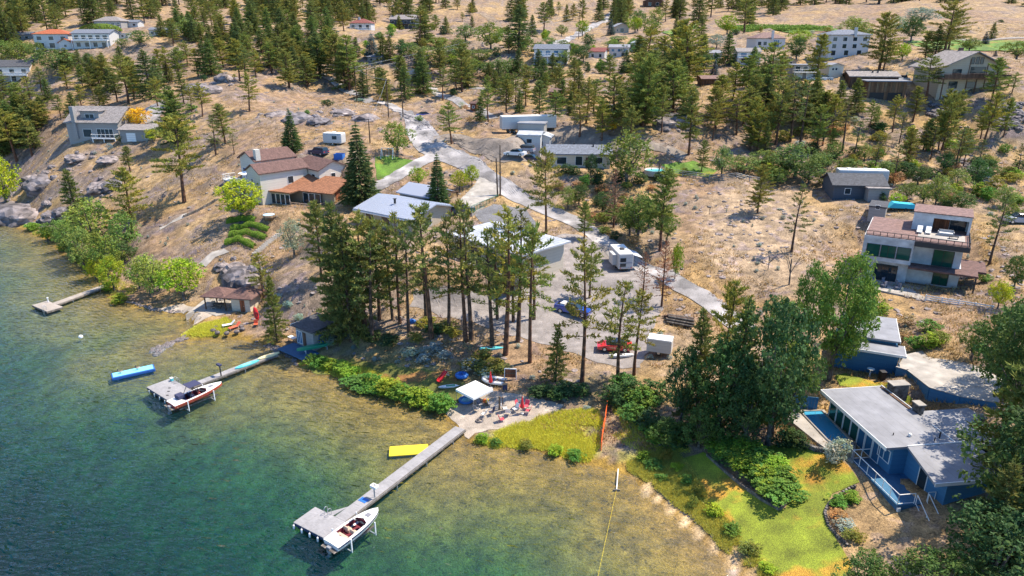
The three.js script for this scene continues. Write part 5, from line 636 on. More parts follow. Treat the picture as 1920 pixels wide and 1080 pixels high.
// barns and chalet on the right
{
  const t = house({ ...at(88.9, -170.7), yaw: -10, w: 8.5, d: 7, h: 4.2, roof: 'f', over: 0.7, roofM: M.roofLight, wall: M.barn, wins: [], name: 'barn', cat: 'barn', label: 'weathered board barn with pale flat roof and open underside' });
  for (let k = 0; k < 14; k++) obj('plank', bx(-4.2 + k * 0.6, -3.66 + k * 0.6, 1.9, 4.1, 0.003, 0.06 + hash2(k, 3) * 0.03), k % 3 ? M.barn : M.wood, t);
  obj('opening', [bx(-3.6, -0.4, 0, 1.7, 0.003, 0.03), bx(0.4, 3.6, 0, 1.7, 0.003, 0.03)], M.black, t);  // shade of the open bays put in as black panels on solid wall
  house({ ...at(88.37, -176.32), yaw: -8, w: 11, d: 6, h: 2.8, roof: 'x', rise: 0.9, roofM: M.roofGrey, wall: M.brownwall, wins: [['f', 2, 0.6, 1.4, 1.4]], name: 'shed', cat: 'shed', label: 'long brown shed with grey roof and two skylights', vents: [[0, -2], [1.2, -2]] });
  const c = house({ ...at(106.73, -168.38), yaw: 4, w: 15, d: 10, h: 5.2, roof: 'z', rise: 3.2, over: 1.1, roofM: M.roofGrey, wall: M.beige, trim: M.brownwall, wins: [['f', -3.6, 3, 2, 1.6], ['f', 1.4, 2.9, 3.6, 2.2], ['f', -4, 0.4, 2, 1.5], ['f', 0.4, 0.5, 2, 1.3], ['f', 0.8, 5.8, 0.7, 1.5], ['f', 1.9, 5.8, 0.7, 1.4], ['f', -0.3, 5.8, 0.7, 1.4]], chimney: [0.5, -6], chimneyM: M.roofBrown, deck: [-8, 8.2, 2.7, 2.2], deckM: M.brownwall, railM: M.brownwall, name: 'chalet', label: 'beige chalet with broad grey gable and dark wooden balcony' });
  obj('balcony_panel', bx(-8, 8.2, 2.72, 3.55, 2.26, 2.3), M.brownwall, c);
  obj('trim_board', [bx(-7.6, 7.6, 2.45, 2.6, 0.01, 0.08), bx(-0.9, -0.7, 0, 7, 0.01, 0.07), bx(3.5, 3.7, 0, 6, 0.01, 0.07)], M.brownwall, c);
}
// left grey house
{
  const t = house({ ...at(-111.4, -187.47), yaw: -6, w: 14.5, d: 11, h: 4.4, roof: 'x', rise: 3.4, roofM: M.roofGrey, wall: M.greywall, wins: [['f', -1.6, 0.5, 2.4, 2], ['f', 3.4, 0.4, 4.5, 2.2, M.glass, 4]], deck: [0.4, 7, 0.4, 1.6], label: 'large grey house with steep shingled roof and dormer above the lake' });
  const dm = obj('dormer', bx(-3.6, 1.6, 4.6, 7, -4.6, -1.2), M.greywall, t); obj('roof', bx(-4, 2, 7.003, 7.2, -5.6, -0.8), M.roofGrey, dm); win(dm, 'f', -1, -1.197, 5.1, 2.4, 1.2, M.glass, M.trim, 'window', 2);
  obj('chimney', bx(-5.2, -4.2, 0, 8.4, -0.4, 0.5), M.greywall, t);
  house({ ...at(-97.38, -182.45), yaw: -6, w: 9, d: 7, h: 3, roof: 'x', rise: 0.9, roofM: M.roofGrey, wall: M.greywall, garage: [-1.5], wins: [['f', 2.8, 0.9, 1, 1]], name: 'garage', cat: 'garage', label: 'low grey garage beside the steep-roofed grey house' });
}
// cream house with brown roofs
{
  const creamW = std(0.86, 0.8, 0.68, { map: texSiding }), y = 14, t = thing('house', 'cream stucco house with several brown gables and white deck', 'house', [-55.5, y, -146], R(-44));
  obj('wall', [bodyZ(-3.6, 3.2, -9, 0, -4, 4.6, 1.5)], creamW, t);
  obj('roof', gableZ(-3.6, 3.2, -9, 0, 4.6, 1.5, 0.45), M.roofBrown, t);
  obj('wall', [bodyZ(4.2, 9.8, -8, 2.6, -5, 3.2, 1.4)], creamW, t); obj('roof', gableZ(4.2, 9.8, -8, 2.6, 3.2, 1.4, 0.4), M.roofBrown, t);
  obj('wall', [bodyX(4, 14, -15, -8.2, -4, 3, 1.5)], creamW, t); obj('roof', gableX(4, 14, -15, -8.2, 3, 1.5, 0.45), M.roofBrown, t);
  obj('chimney', bx(2.4, 3.5, 0, 6.9, -1.2, -0.2), creamW, t);
  win(t, 'f', -1.2, 0.003, 0.6, 2.8, 2, M.bluepane, M.trim, 'window', 2); win(t, 'f', 6.4, 2.603, 0.4, 0.6, 1.3); win(t, 'r', -11.5, 14.003, 1, 1, 1); win(t, 'r', -4, 9.803, 0.4, 1.2, 1.4); win(t, 'f', 11.8, -8.197, 0.5, 1.2, 1.4); win(t, 'f', -1.5, 0.003, -2.6, 2.4, 1.9, M.glass, M.trim, 'window', 2);
  const dk = obj('deck', [bx(-6.5, 4.1, -0.2, 0, 0.004, 3), bx(-6.5, 4.1, -3.1, -2.9, 0.004, 3), ...[-6.3, -3, 0.5, 3.9].map((x) => bx(x - 0.1, x + 0.1, -6, -0.2, 2.7, 2.9))], M.trim, t); rail(dk, [[-6.5, 0.2], [-6.5, 3], [4.1, 3]], 0, 1, M.trim, 1.4, 0.3); rail(dk, [[-6.5, 0.2], [-6.5, 3], [4.1, 3]], -2.9, 1, M.trim, 1.4, 0.3);
  obj('awning', [tri([[[0.6, 2.7, 0.05], [0.6, 2.1, 2.8], [4, 2.1, 2.8]], [[0.6, 2.7, 0.05], [4, 2.1, 2.8], [4, 2.7, 0.05]]]), bar([0.7, 0, 2.7], [0.7, 2.1, 2.7], 0.04), bar([3.9, 0, 2.7], [3.9, 2.1, 2.7], 0.04)], new THREE.MeshStandardMaterial({ color: 0xf4f4f2, side: THREE.DoubleSide }), t);
}
// rust roofed house with glazed porch
{
  const y = 10.6, t = thing('house', 'house with rust tiled roof and glazed porch above the hedge terraces', 'house', [-42, y, -139.5], R(-24));
  obj('wall', [bodyX(-7, 7, -10, 0, -3, 3, 1.9)], M.tanwall, t);
  obj('roof', gableX(-7, 7, -10, 0.6, 3, 1.9, 0.7), M.roofRust, t);
  obj('gable_boards', [bodyX(7.004, 7.06, -9.6, -0.4, 0, 2.9, 1.8)], M.redwood, t); for (const z of [-8, -6, -4, -2]) obj('post', bx(7.06, 7.16, 0, 3.2, z - 0.1, z + 0.1), M.wood, t);
  obj('porch', [bx(-7.4, -1.2, -2.4, 0, 0.61, 3.4), bx(-7.4, -1.2, 2.5, 2.8, 0.7, 3.6)], M.tanwall, t); obj('porch_roof', bx(-7.8, -0.8, 2.803, 3, 0.75, 4), M.roofRust, t);
  for (let k = 0; k < 5; k++) win(t, 'f', -6.7 + k * 1.2, 3.4, 0.35, 1, 2, M.glass); for (let k = 0; k < 3; k++) win(t, 'l', 1.1 + k * 0.9, -7.403, 0.35, 0.75, 2, M.glass);
  for (let k = 0; k < 3; k++) win(t, 'f', 0.4 + k * 1.5, 0.605, 0.3, 1.3, 2.1, M.glass);
  win(t, 'f', -5, 3.402, -2, 1.6, 1.4); win(t, 'f', 3, 0.004, -2.2, 2, 1.6);
  const dk = obj('deck', [bx(-1.19, 5.4, -0.22, 0, 0.62, 3.8), bx(4.9, 5.2, -4, -0.22, 3.3, 3.6), bx(1.5, 1.8, -4, -0.22, 3.3, 3.6)], M.oldwood, t); rail(dk, [[-1.1, 3.7], [5.3, 3.7], [5.3, 0.8]], 0, 1, M.tan, 1.3, 0.16);
  obj('chimney', bx(-5.2, -3.6, 2, 6, -8.6, -7.4), M.brick, t);
}
{ const h = thing('hot_tub', 'round wooden hot tub with pale blue cover below the porch', 'hot tub', [-46.78, 9.75, -130.12]); obj('tub', lathe([[0, 0], [1.05, 0], [1.1, 0.9], [0, 0.9]], 20), M.wood, h); obj('cover', lathe([[0, 1.0], [1.0, 0.98], [1.1, 0.94], [1.1, 0.9], [0, 0.9]], 20), std(0.4, 0.55, 0.66), h); }
// house with standing-seam metal roof, its garage and red carport
{
  const y = 10.9, t = thing('house', 'low beige house with wide blue-grey metal roof behind the pines', 'house', [-22.2, y, -118.5], R(-36));
  obj('wall', [bodyX(-6.6, 6.4, -11, 0, -3, 2.9, 1.4)], M.beige, t); const r = obj('roof', gableX(-6.6, 6.4, -11, 0, 2.9, 1.4, 0.8), M.roofMetal, t);
  for (let k = 0; k < 30; k++) { const x = -7.3 + k * 0.49; for (const s of [0, 1]) { const z0 = s ? 0.8 : -11.8; obj('seam', bar([x, 2.93, z0], [x, 4.53, -5.5], 0.022, 4), M.roofMetal, r); } }
  obj('vent', [bx(-0.7, -0.4, 4, 4.8, -3.2, -2.9), bx(-0.8, -0.3, 4.803, 4.9, -3.3, -2.8)], M.dark, r);
  obj('fascia', [bx(-7.4, 7.2, 2.5, 2.69, 0.8, 0.9)], M.trim, t);
  for (const x of [-4, 0, 4]) win(t, 'f', x, 0.003, 0.8, 2, 1.4); win(t, 'r', -4, 6.403, 0.8, 1.6, 1.3);
  const g = thing('garage', 'small gable garage with blue-grey metal roof and timber trellis', 'garage', [-18.5, 12, -130], R(-36));
  obj('wall', bodyX(-4, 3.6, -6.4, 0, -2, 2.6, 1.2), M.beige, g); const gr = obj('roof', gableX(-4, 3.6, -6.4, 0, 2.6, 1.2, 0.5), M.roofMetal, g); for (let k = 0; k < 16; k++) obj('seam', bar([-4.4 + k * 0.54, 2.5, 0.5], [-4.4 + k * 0.54, 4, -3.2], 0.022, 4), M.roofMetal, gr);
  obj('garage_door', bx(3.603, 3.66, 0, 2.2, -4.8, -1.6), M.white, g); for (const z of [-0.2, -6.2]) obj('post', bx(5.2, 5.4, -0.4, 2.6, z - 0.1, z + 0.1), M.brownwall, g); obj('beam', [bx(3.7, 5.6, 2.6, 2.75, -0.3, -0.1), bx(3.7, 5.6, 2.6, 2.75, -6.3, -6.1), bx(5.2, 5.4, 2.753, 2.9, -6.6, 0.2)], M.brownwall, g);
  const c = thing('carport', 'open carport under an orange-red tiled roof', 'carport', [-19.21, 11.39, -129.85], R(-34)); obj('roof', [bx(-3.4, 3.2, 2.3, 2.45, -2.4, 1.6)], M.roofOrange, c); for (let k = 0; k < 9; k++) obj('batten', bx(-3.3 + k * 0.8, -3.15 + k * 0.8, 2.453, 2.54, -2.4, 1.6), M.roofOrange, c); for (const [x, z] of [[-3.2, 1.4], [3, 1.4], [-3.2, -2.2], [3, -2.2]]) obj('post', bx(x - 0.08, x + 0.08, -0.4, 2.3, z - 0.08, z + 0.08), M.brownwall, c);
}
// big pale roofed building behind the tall pines
{
  const t = thing('house', 'large new building with flat white metal roof behind the tall pines', 'house', [-4.2, 8.6, -106.5], R(-46));
  obj('wall', bx(-7, 9.2, -3, 3.6, -8.4, 1.2), M.cream, t); obj('roof', [bx(-7.8, 10, 3.603, 3.85, -9.2, 2)], M.roofWhite, t); for (let k = 0; k < 22; k++) obj('seam', bx(-7.6 + k * 0.8, -7.56 + k * 0.8, 3.853, 3.9, -9.2, 2), M.roofWhite, t);
  for (const x of [-4.5, -1, 2.5, 6]) win(t, 'f', x, 1.203, 0.3, 2.2, 2.2, M.glass, M.dark, 'window', 2); obj('deck', [bx(-6, 8, -0.3, -0.1, 1.21, 4)], M.oldwood, t); rail(t, [[-6, 4], [8, 4]], -0.1, 1, M.trim, 1.6);
}
{ // retaining wall and mesh fence above the gravel bank
  const a = [[-7.4, -123.49], [-5.97, -126.42], [-4.27, -129.77], [-2.7, -133.04]], y = 12.2, t = thing('retaining_wall', 'white concrete retaining wall below the green mesh fence', 'wall', [0, y, 0]); for (let i = 0; i < 3; i++) { const [x0, z0] = a[i], [x1, z1] = a[i + 1], L = Math.hypot(x1 - x0, z1 - z0), g = bx(0, L, -3.4, 0.5, -0.15, 0.15); g.rotateY(Math.atan2(-(z1 - z0), x1 - x0)).translate(x0, 0, z0); obj('wall_panel', g, M.conc, t); }
  const f = thing('mesh_fence', 'dark green mesh fence on top of the white retaining wall', 'fence', [0, y + 0.5, 0]); rail(f, a, 0, 1.2, M.plasticgreen, 1.2, 0.25, 'panel');
}
// bungalow, sheds
house({ ...at(13.99, -145.41), yaw: -4, w: 13, d: 8, h: 2.8, roof: 'x', rise: 1.2, roofM: M.roofBlue, wall: M.cream, wins: [['f', -3.6, 0.7, 2, 1.4], ['f', 0, 0.5, 1.4, 1.8], ['f', 4, 0.8, 1.8, 1.3]], door: [1.9, 0], vents: [[-1, -5], [3, -3]], label: 'grey-roofed bungalow with cream walls beside the big green tree' });
house({ ...at(3.79, -155.23), yaw: -12, w: 5, d: 5, h: 2.6, roof: 'x', rise: 0.5, over: 0.3, roofM: M.roofWhite, wall: M.white, wins: [['f', 0, 0.9, 1.2, 0.9]], name: 'shed', cat: 'shed', label: 'white shed with pale roof below the box trailer' });
house({ ...at(6.48, -157.35), yaw: -12, w: 4, d: 4.4, h: 2.6, roof: 'z', rise: 0.7, over: 0.3, roofM: M.roofWhite, wall: M.white, wins: [['f', 0, 0.8, 1, 1]], name: 'shed', cat: 'shed', label: 'smaller white gabled shed next to the pale-roofed shed' });
house({ ...at(4.22, -159.06), yaw: -12, w: 6, d: 4, h: 2.5, roof: 'f', over: 0.2, roofM: M.roofLight, wall: M.greywall, name: 'shed', cat: 'shed', label: 'grey box shed standing against the long white trailer' });
house({ ...at(63.91, -126.12), yaw: -6, w: 9, d: 6.5, h: 2.6, roof: 'x', rise: 1.4, roofM: M.roofDark, wall: M.slate, wins: [['f', -2, 0.9, 1, 1], ['f', 2.4, 0.9, 1, 1]], name: 'garage', cat: 'garage', label: 'dark garage with charcoal shingled roof in front of the motorhome' });
house({ ...at(66.58, -124.12), yaw: -6, w: 3.6, d: 3, h: 2.3, roof: 'f', over: 0.3, roofM: M.roofGrey, wall: M.greywall, name: 'shed', cat: 'shed', label: 'small grey lean-to beside the charcoal garage' });
// modern white house
{
  const t = thing('house', 'white modern flat-roofed house with brown roof terrace and penthouse', 'house', [51.2, 9.3, -97.2], R(-31)), wM = std(0.78, 0.77, 0.76, { roughness: 0.7, map: texConc });
  obj('lower_wall', [bx(0.9, 6.2, -0.6, 3, -12, -0.8), bx(6.21, 12.6, -0.6, 3, -12, -1.6)], wM, t);
  obj('upper_wall', [bx(0, 6.4, 3.003, 6.6, -12, 0.2), bx(6.41, 12.4, 3.003, 6.4, -12, -1.4)], wM, t);
  obj('canopy', [bx(6.2, 14.6, 2.75, 3, -1.39, 1.2), bx(12.61, 15.6, 2.75, 3.004, -7, -1.39)], M.roofBrown, t);
  const r = obj('roof', [bx(0.15, 13, 6.603, 6.72, -12, 0.05), bx(6.42, 13, 5.9, 6.6, -12, 0.3)], M.roofPink, t); obj('fascia', [bx(6.45, 13.05, 5.88, 6.62, 0.302, 0.36), bx(13.003, 13.06, 5.88, 6.62, -11, 0.3)], M.dark, t);
  const ph = obj('penthouse', [bx(5.6, 8.2, 6.723, 9.3, -12, -6.4), bx(8.2, 12.9, 6.723, 9.3, -12, -8.6), bx(8.2, 12.9, 8.7, 9.3, -8.6, -6.4), bx(12.6, 12.9, 6.723, 8.7, -8.6, -6.4)], wM, t); obj('roof', [bx(5.5, 13, 9.303, 9.45, -12.1, -6.3)], M.roofPink, ph); obj('wood_wall', bx(8.25, 10.3, 6.75, 8.68, -8.597, -8.5), M.redwood, ph); win(ph, 'f', 11.4, -8.597, 6.8, 1.9, 1.8, M.glass, M.dark, 'glass_door', 2);
  obj('terrace_tiles', bx(6.6, 12.4, 6.723, 6.76, -5.6, -1.8), M.conc, t);
  win(t, 'f', 1.4, 0.203, 3.7, 1.6, 1.7, M.greenpane, M.dark); win(t, 'f', 3.35, 0.203, 3.7, 1.8, 1.7, M.greenpane, M.dark, 'window', 2); win(t, 'f', 5.3, 0.203, 3.7, 1.6, 1.7, M.greenpane, M.dark);
  win(t, 'f', 10.2, -1.397, 3.1, 2.4, 2.2, M.greenpane, M.dark, 'glass_door', 2); win(t, 'f', 3.4, -0.797, 0, 3, 2.3, M.glass, M.dark, 'glass_door', 3); win(t, 'f', 10.4, -1.597, 0.3, 1.8, 2, M.greenpane, M.dark, 'window', 2); win(t, 'r', -4.5, 12.603, 0.2, 1.6, 2, M.glass, M.dark); win(t, 'r', -4, 12.403, 3.4, 1.4, 1.8, M.glass, M.dark);
  rail(t, [[0.2, 0], [6.4, 0], [12.9, 0.2], [12.9, -6]], 6.72, 0.55, M.dark, 0.9, 0, 'roof_railing');
  for (const [x, z] of [[14.4, 1], [15.4, -6.6]]) obj('post', bx(x - 0.1, x + 0.1, -0.6, 2.75, z - 0.1, z + 0.1), M.dark, t);
  const s = thing('sunbed', 'white sunbed on the roof terrace of the modern house', 'sunbed', [0, 0, 0]); for (const m of [obj('base', rbx(-0.35, 0.35, 0.2, 0.32, -0.9, 0.9), M.plasticwhite, s), obj('back', rbx(-0.35, 0.35, 0, 0.1, -0.8, 0).rotateX(0.7).translate(0, 0.3, -0.3), M.plasticwhite, s)]) m.castShadow = true; for (const [x, z] of [[-0.3, 0.8], [0.3, 0.8], [-0.3, -0.8], [0.3, -0.8]]) obj('leg', bx(x - 0.03, x + 0.03, 0, 0.2, z - 0.03, z + 0.03), M.steel, s);
  t.updateMatrixWorld(); const w = (x, y, z) => t.localToWorld(V(x, y, z)).toArray(); s.position.set(...w(6.7, 6.76, -4.6)); s.rotation.y = R(-31); copyOf(s, w(7.8, 6.76, -4.7), R(-31), 'grey-backed sunbed beside the white one on the roof terrace');
  const sofa = thing('garden_sofa', 'pale cushioned sofa in front of the penthouse opening', 'sofa', w(10, 6.76, -4.6), R(-31)); obj('frame', [bx(-0.9, 0.9, 0, 0.3, -0.4, 0.4), bx(-0.9, 0.9, 0.303, 0.8, -0.4, -0.28)], M.greymetal, sofa); obj('cushion', rbx(-0.85, 0.85, 0.303, 0.46, -0.26, 0.38), M.cloth, sofa); obj('armrest', [bx(-1.02, -0.9, 0, 0.6, -0.4, 0.4)], M.greymetal, sofa); obj('armrest', bx(0.9, 1.02, 0, 0.6, -0.4, 0.4), M.greymetal, sofa);
  const tb = thing('low_table', 'dark low table beside the roof terrace sofa', 'table', w(11, 6.76, -3.2), R(-31)); obj('table_top', bx(-0.6, 0.6, 0.32, 0.38, -0.35, 0.35), M.dark, tb); for (const [x, z] of [[-0.5, 0.3], [0.5, 0.3], [-0.5, -0.3], [0.5, -0.3]]) obj('leg', bx(x - 0.03, x + 0.03, 0, 0.32, z - 0.03, z + 0.03), M.dark, tb);
  for (let k = 0; k < 6; k++) { const c = thing('patio_chair', 'dark wicker chair on the shaded patio under the modern house', 'chair', w(2 + (k % 3) * 1.7, -0.02, 1.2 + Math.floor(k / 3) * 1.6), R(-31 + k * 60), 'patio chairs of the modern house'); obj('seat', bx(-0.32, 0.32, 0.35, 0.45, -0.32, 0.32), M.greycloth, c); obj('back', bx(-0.32, 0.32, 0.453, 0.95, -0.32, -0.25), M.greycloth, c); for (const [x, z] of [[-0.28, 0.28], [0.28, 0.28], [-0.28, -0.28], [0.28, -0.28]]) obj('leg', bx(x - 0.03, x + 0.03, 0, 0.35, z - 0.03, z + 0.03), M.dark, c); }
  const pt = prism([[0, 0], [9, -0.8], [12.6, -1.2], [13.2, -6], [18, -6], [20, 0], [18, 5], [9, 5.5], [1, 4]], -0.4, 0.03); const p = obj('patio', pt, M.conc); p.position.set(51.2, 9.28, -97.2); p.rotation.y = R(-31); p.userData.kind = 'structure';
  const f = thing('slat_fence', 'low white slatted fence along the patio edge', 'fence', w(9, -0.1, 5.6), R(-31)); for (let k = 0; k < 5; k++) obj('post', bx(k * 1.9 - 0.06, k * 1.9 + 0.06, -0.4, 0.9, -0.06, 0.06), M.trim, f); for (let k = 0; k < 3; k++) obj('slat', bx(-0.1, 7.7, 0.15 + k * 0.28, 0.3 + k * 0.28, 0.062, 0.09), M.trim, f);
  house({ ...at(62.35, -115.77), yaw: -31, w: 2.6, d: 5, h: 2.6, roof: 'f', over: 0.1, roofM: M.roofDark, wall: M.greywall, wins: [['f', 0, 2.4, 0.6, 0.6]], name: 'stair_tower', cat: 'tower', label: 'grey side tower behind the modern house with charcoal sloped roof' });
}
// blue garage, raised parking court and its blue wall
{
  const t = thing('garage', 'blue boarded garage with two flat pale roofs', 'garage', [38.1, 5.9, -74.3], R(-24));
  obj('wall', [bx(0, 6.6, -1, 2.9, -5.4, 0), bx(0.8, 6.3, 2.903, 3.5, -9.4, -2.4), bx(0.81, 6.29, -1, 2.9, -9.39, -5.41)], M.bluewall, t);
  for (let k = 0; k < 33; k++) obj('board', bx(0.02 + k * 0.2, 0.18 + k * 0.2, 0, 2.88, 0.003, 0.03), M.bluewall, t);
  obj('roof', bx(-0.5, 7.2, 2.903, 3.1, -2.39, 0.6), M.roofLight, t); obj('roof', bx(0.5, 6.7, 3.503, 3.7, -9.8, -2), M.roofLight, t); obj('fascia', [bx(-0.55, 7.25, 2.85, 3.13, 0.603, 0.66), bx(7.203, 7.27, 2.85, 3.13, -2.4, 0.66), bx(6.703, 6.77, 3.45, 3.73, -9.8, -2)], M.trim, t);
  obj('downpipe', bar([6.7, 0, 0.1], [6.7, 2.85, 0.1], 0.06), M.trim, t);
  const bb = thing('bird_bath', 'white bird bath on the strip of lawn by the blue garage', 'bird bath', [41.26, 6.02, -71.73]); obj('bowl', lathe([[0, 0.9], [0.4, 1.02], [0.42, 0.98], [0.1, 0.84], [0, 0.84]], 16), M.plasticwhite, bb); obj('pedestal', lathe([[0, 0], [0.2, 0], [0.08, 0.2], [0.07, 0.84], [0, 0.84]], 12), M.plasticwhite, bb);
  const bo = thing('bin', 'black wheeled bin against the blue garage wall', 'bin', [42.04, 6.22, -70.54]); obj('body', rbx(-0.3, 0.3, 0.1, 1, -0.3, 0.3), M.black, bo); obj('lid', rbx(-0.33, 0.33, 1.003, 1.1, -0.33, 0.33), M.dark, bo); obj('wheel', [bar([-0.3, 0.1, -0.3], [-0.2, 0.1, -0.3], 0.1, 10)], M.rubber, bo); obj('wheel', [bar([0.2, 0.1, -0.3], [0.3, 0.1, -0.3], 0.1, 10)], M.rubber, bo);
  const court = [[43.46, -70.55], [44.3, -69.75], [44.48, -65.64], [46.53, -63.78], [49.42, -62.45], [53.77, -66.72], [53.05, -70.55], [51.52, -73.03], [49.82, -75.51], [46.28, -74.03]]; const cp = obj('parking_court', prism(court, 5, 7.72), M.conc); cp.userData.kind = 'structure';
  const rw = thing('retaining_wall', 'long blue board wall holding up the parking court', 'wall', [0, 5.4, 0]); for (let i = 0; i < 4; i++) { const [x0, z0] = court[i], [x1, z1] = court[i + 1], L = Math.hypot(x1 - x0, z1 - z0), a = Math.atan2(-(z1 - z0), x1 - x0); obj('wall_panel', bx(0, L, -1.5, 2.45, 0.004, 0.14).rotateY(a).translate(x0, 0, z0), M.bluewall, rw); obj('cap', bx(-0.05, L + 0.05, 2.453, 2.53, -0.05, 0.2).rotateY(a).translate(x0, 0, z0), M.conc, rw); }
}
// blue lakeside house, deck and stair
{
  const t = thing('house', 'blue lakeside house with wide pale flat roofs and white trimmed deck', 'house', [33.1, 4.3, -66], R(-83)), rf = M.roofLight;
  obj('wall', [bx(0.5, 11, -2.4, 2.8, -6.3, -0.9), bx(5.4, 11, -2.4, 2.6, -12.8, -6.31), bx(11.01, 16.2, -2.4, 2.9, -8, -2.4)], M.bluewall, t);
  obj('roof', bx(0, 11.2, 2.803, 3.05, -6.9, 0), rf, t); obj('roof', bx(5, 11.3, 2.603, 2.8, -13.3, -6.91), rf, t); obj('roof', prism([[11.21, -8.4], [16.8, -8.4], [16.8, -0.6], [11.21, -2]], 2.9, 3.12), rf, t);
  obj('fascia', [bx(-0.06, 11.2, 2.72, 3.09, 0.003, 0.06), bx(-0.08, -0.003, 2.72, 3.09, -6.9, 0.06), bx(-0.06, 5, 2.72, 3.2, -6.97, -6.903), bx(11.303, 11.36, 2.5, 2.84, -13.3, -8.5), bx(16.803, 16.87, 2.82, 3.16, -8.4, -0.6), bx(11.203, 11.3, 3.123, 3.2, -8.4, -2), bx(8, 11.2, 3.053, 3.12, -6.96, -6.88)], M.trim, t);
  obj('parapet', [bx(0.2, 4.9, 3.053, 3.14, -6.85, -6.6)], M.brownwall, t);
  for (let k = 0; k < 4; k++) win(t, 'f', 1.3 + k * 1.3, -0.897, 0.05, 1.1, 2.5, M.greenpane); for (let k = 0; k < 3; k++) win(t, 'f', 6.4 + k * 1.2, -0.897, 0.05, 0.95, 2.5, M.bluepane);
  win(t, 'f', 9.9, -0.897, 1, 1.6, 1.2, M.bluepane, M.trim, 'window', 2); win(t, 'f', 13.4, -2.397, 0, 1, 2.1, M.glass, M.trim, 'door');
  const ch = obj('chimney', bx(4.9, 5.8, 2.9, 3.9, -7.6, -6.95), M.stone, t); obj('cap', bx(4.8, 5.9, 3.903, 4, -7.7, -6.85), M.conc, ch); const c2 = obj('chimney', bx(0.6, 1.6, 2, 3.9, -8.9, -7.1), M.stone, t); obj('cap', bx(0.5, 1.7, 3.903, 4, -9, -7), M.conc, c2);
  obj('vent', lathe([[0, 0.3], [0.16, 0.28], [0.16, 0], [0, 0]], 10).translate(9.6, 3.06, -3.4), M.trim, t); obj('vent', [bar([10.2, 3.05, -6], [10.2, 3.75, -6], 0.07)], M.dark, t); obj('vent', bar([9.2, 3.05, -2], [9.2, 3.3, -2], 0.05), M.dark, t); obj('vent', bar([10.6, 3.05, -5.2], [10.6, 3.4, -5.2], 0.05), M.dark, t);
  const dk = obj('deck', [bx(8.3, 15.4, -0.22, 0, -0.88, 1.2), bx(11.02, 15.4, -0.22, 0.002, -2.38, -0.881), bx(8.4, 15.3, -2.4, -0.22, 0.9, 1.1), bx(15.2, 15.4, -2.4, -0.22, -2, 1.1)], std(0.06, 0.2, 0.36, { map: texDeck }), t);
  rail(dk, [[8.3, -0.8], [8.3, 1.15], [12, 1.15], [15.3, 1.15], [15.3, -0.4]], 0, 1.05, M.trim, 1.1); rail(dk, [[15.3, -1.6], [15.3, -2.3]], 0, 1.05, M.trim, 1);
  for (let k = 0; k < 11; k++) obj('stair_tread', bx(15.45 + k * 0.28, 15.75 + k * 0.28, -0.2 - k * 0.19, -0.14 - k * 0.19, -1.5, -0.5), M.bluewall, t);
  rail(t, [[15.45, -0.45, 0], [18.4, -0.45, -2]], 0, 1, M.trim, 1.2); rail(t, [[15.45, -1.55, 0], [18.4, -1.55, -2]], 0, 1, M.trim, 1.2);
  obj('column', bx(15.3, 15.5, -2.4, -0.22, 0.9, 1.15), M.trim, t);
  const side = obj('path', prism([[16, -6], [20, -6], [20, 1.5], [16, 1.5]], -2.3, -2.14), M.conc); side.position.set(33.1, 4.3, -66); side.rotation.y = R(-83); side.userData.kind = 'structure';
  // concrete terrace with a bright blue area, drawn as a flat rimmed sheet
  const terraceEdge = [[29.45, -65.24], [30.85, -66.82], [34.18, -66.82], [34.68, -60.26], [32.81, -56.91], [31.47, -58.55], [30.84, -60.06]]; const pd = obj('concrete_terrace', prism(terraceEdge, 3, 4.5), M.conc); pd.userData.kind = 'structure';
  const pool = [[31.4, -66.45], [33.84, -66.56], [34.25, -60.03], [33.03, -58.52], [31.93, -60.62]]; const po = thing('blue_terrace', 'bright blue terrace area beside the blue house', 'pool', [0, 4.5, 0]); obj('water', prism(pool, 0.003, 0.02), M.pool, po); const cp = pool.map((p, i) => { const q = pool[(i + 1) % pool.length]; return bar([p[0], 0.04, p[1]], [q[0], 0.04, q[1]], 0.12, 6); }); cp.forEach((g) => obj('coping', g, M.conc, po));  // flat bright blue sheet of the terrace, no basin beneath
  const pf = thing('board_fence', 'blue board fence closing the blue terrace beneath the big tree', 'fence', [29.6, 4.25, -67.6], R(-14)); for (let k = 0; k < 12; k++) obj('board', bx(k * 0.32, k * 0.32 + 0.3, 0, 1.8, -0.03, 0.03), M.bluewall, pf);
  // stone edging round the bed and timber edge of the juniper bed
  const ed = [[31.94, -54.2], [30.58, -53.94], [29.14, -53.01], [28.14, -51.74], [27.82, -50.25], [27.99, -48.91], [28.37, -47.55]], st = thing('stone_edging', 'curved low stone edging round the planting bed on the lawn', 'edging', [0, 0, 0]); for (let i = 0; i < ed.length - 1; i++) for (let k = 0; k < 5; k++) { const t0 = k / 5, x = lerp(ed[i][0], ed[i + 1][0], t0), z = lerp(ed[i][1], ed[i + 1][1], t0), a = Math.atan2(-(ed[i + 1][1] - ed[i][1]), ed[i + 1][0] - ed[i][0]), s = Math.hypot(ed[i + 1][0] - ed[i][0], ed[i + 1][1] - ed[i][1]) / 5; obj('stone', rbx(0.01, s - 0.02, -0.1, 0.22 + hash2(i, k) * 0.06, -0.13, 0.13, 0.06).rotateY(a).translate(x, yAt(x, z), z), M.stone, st); }
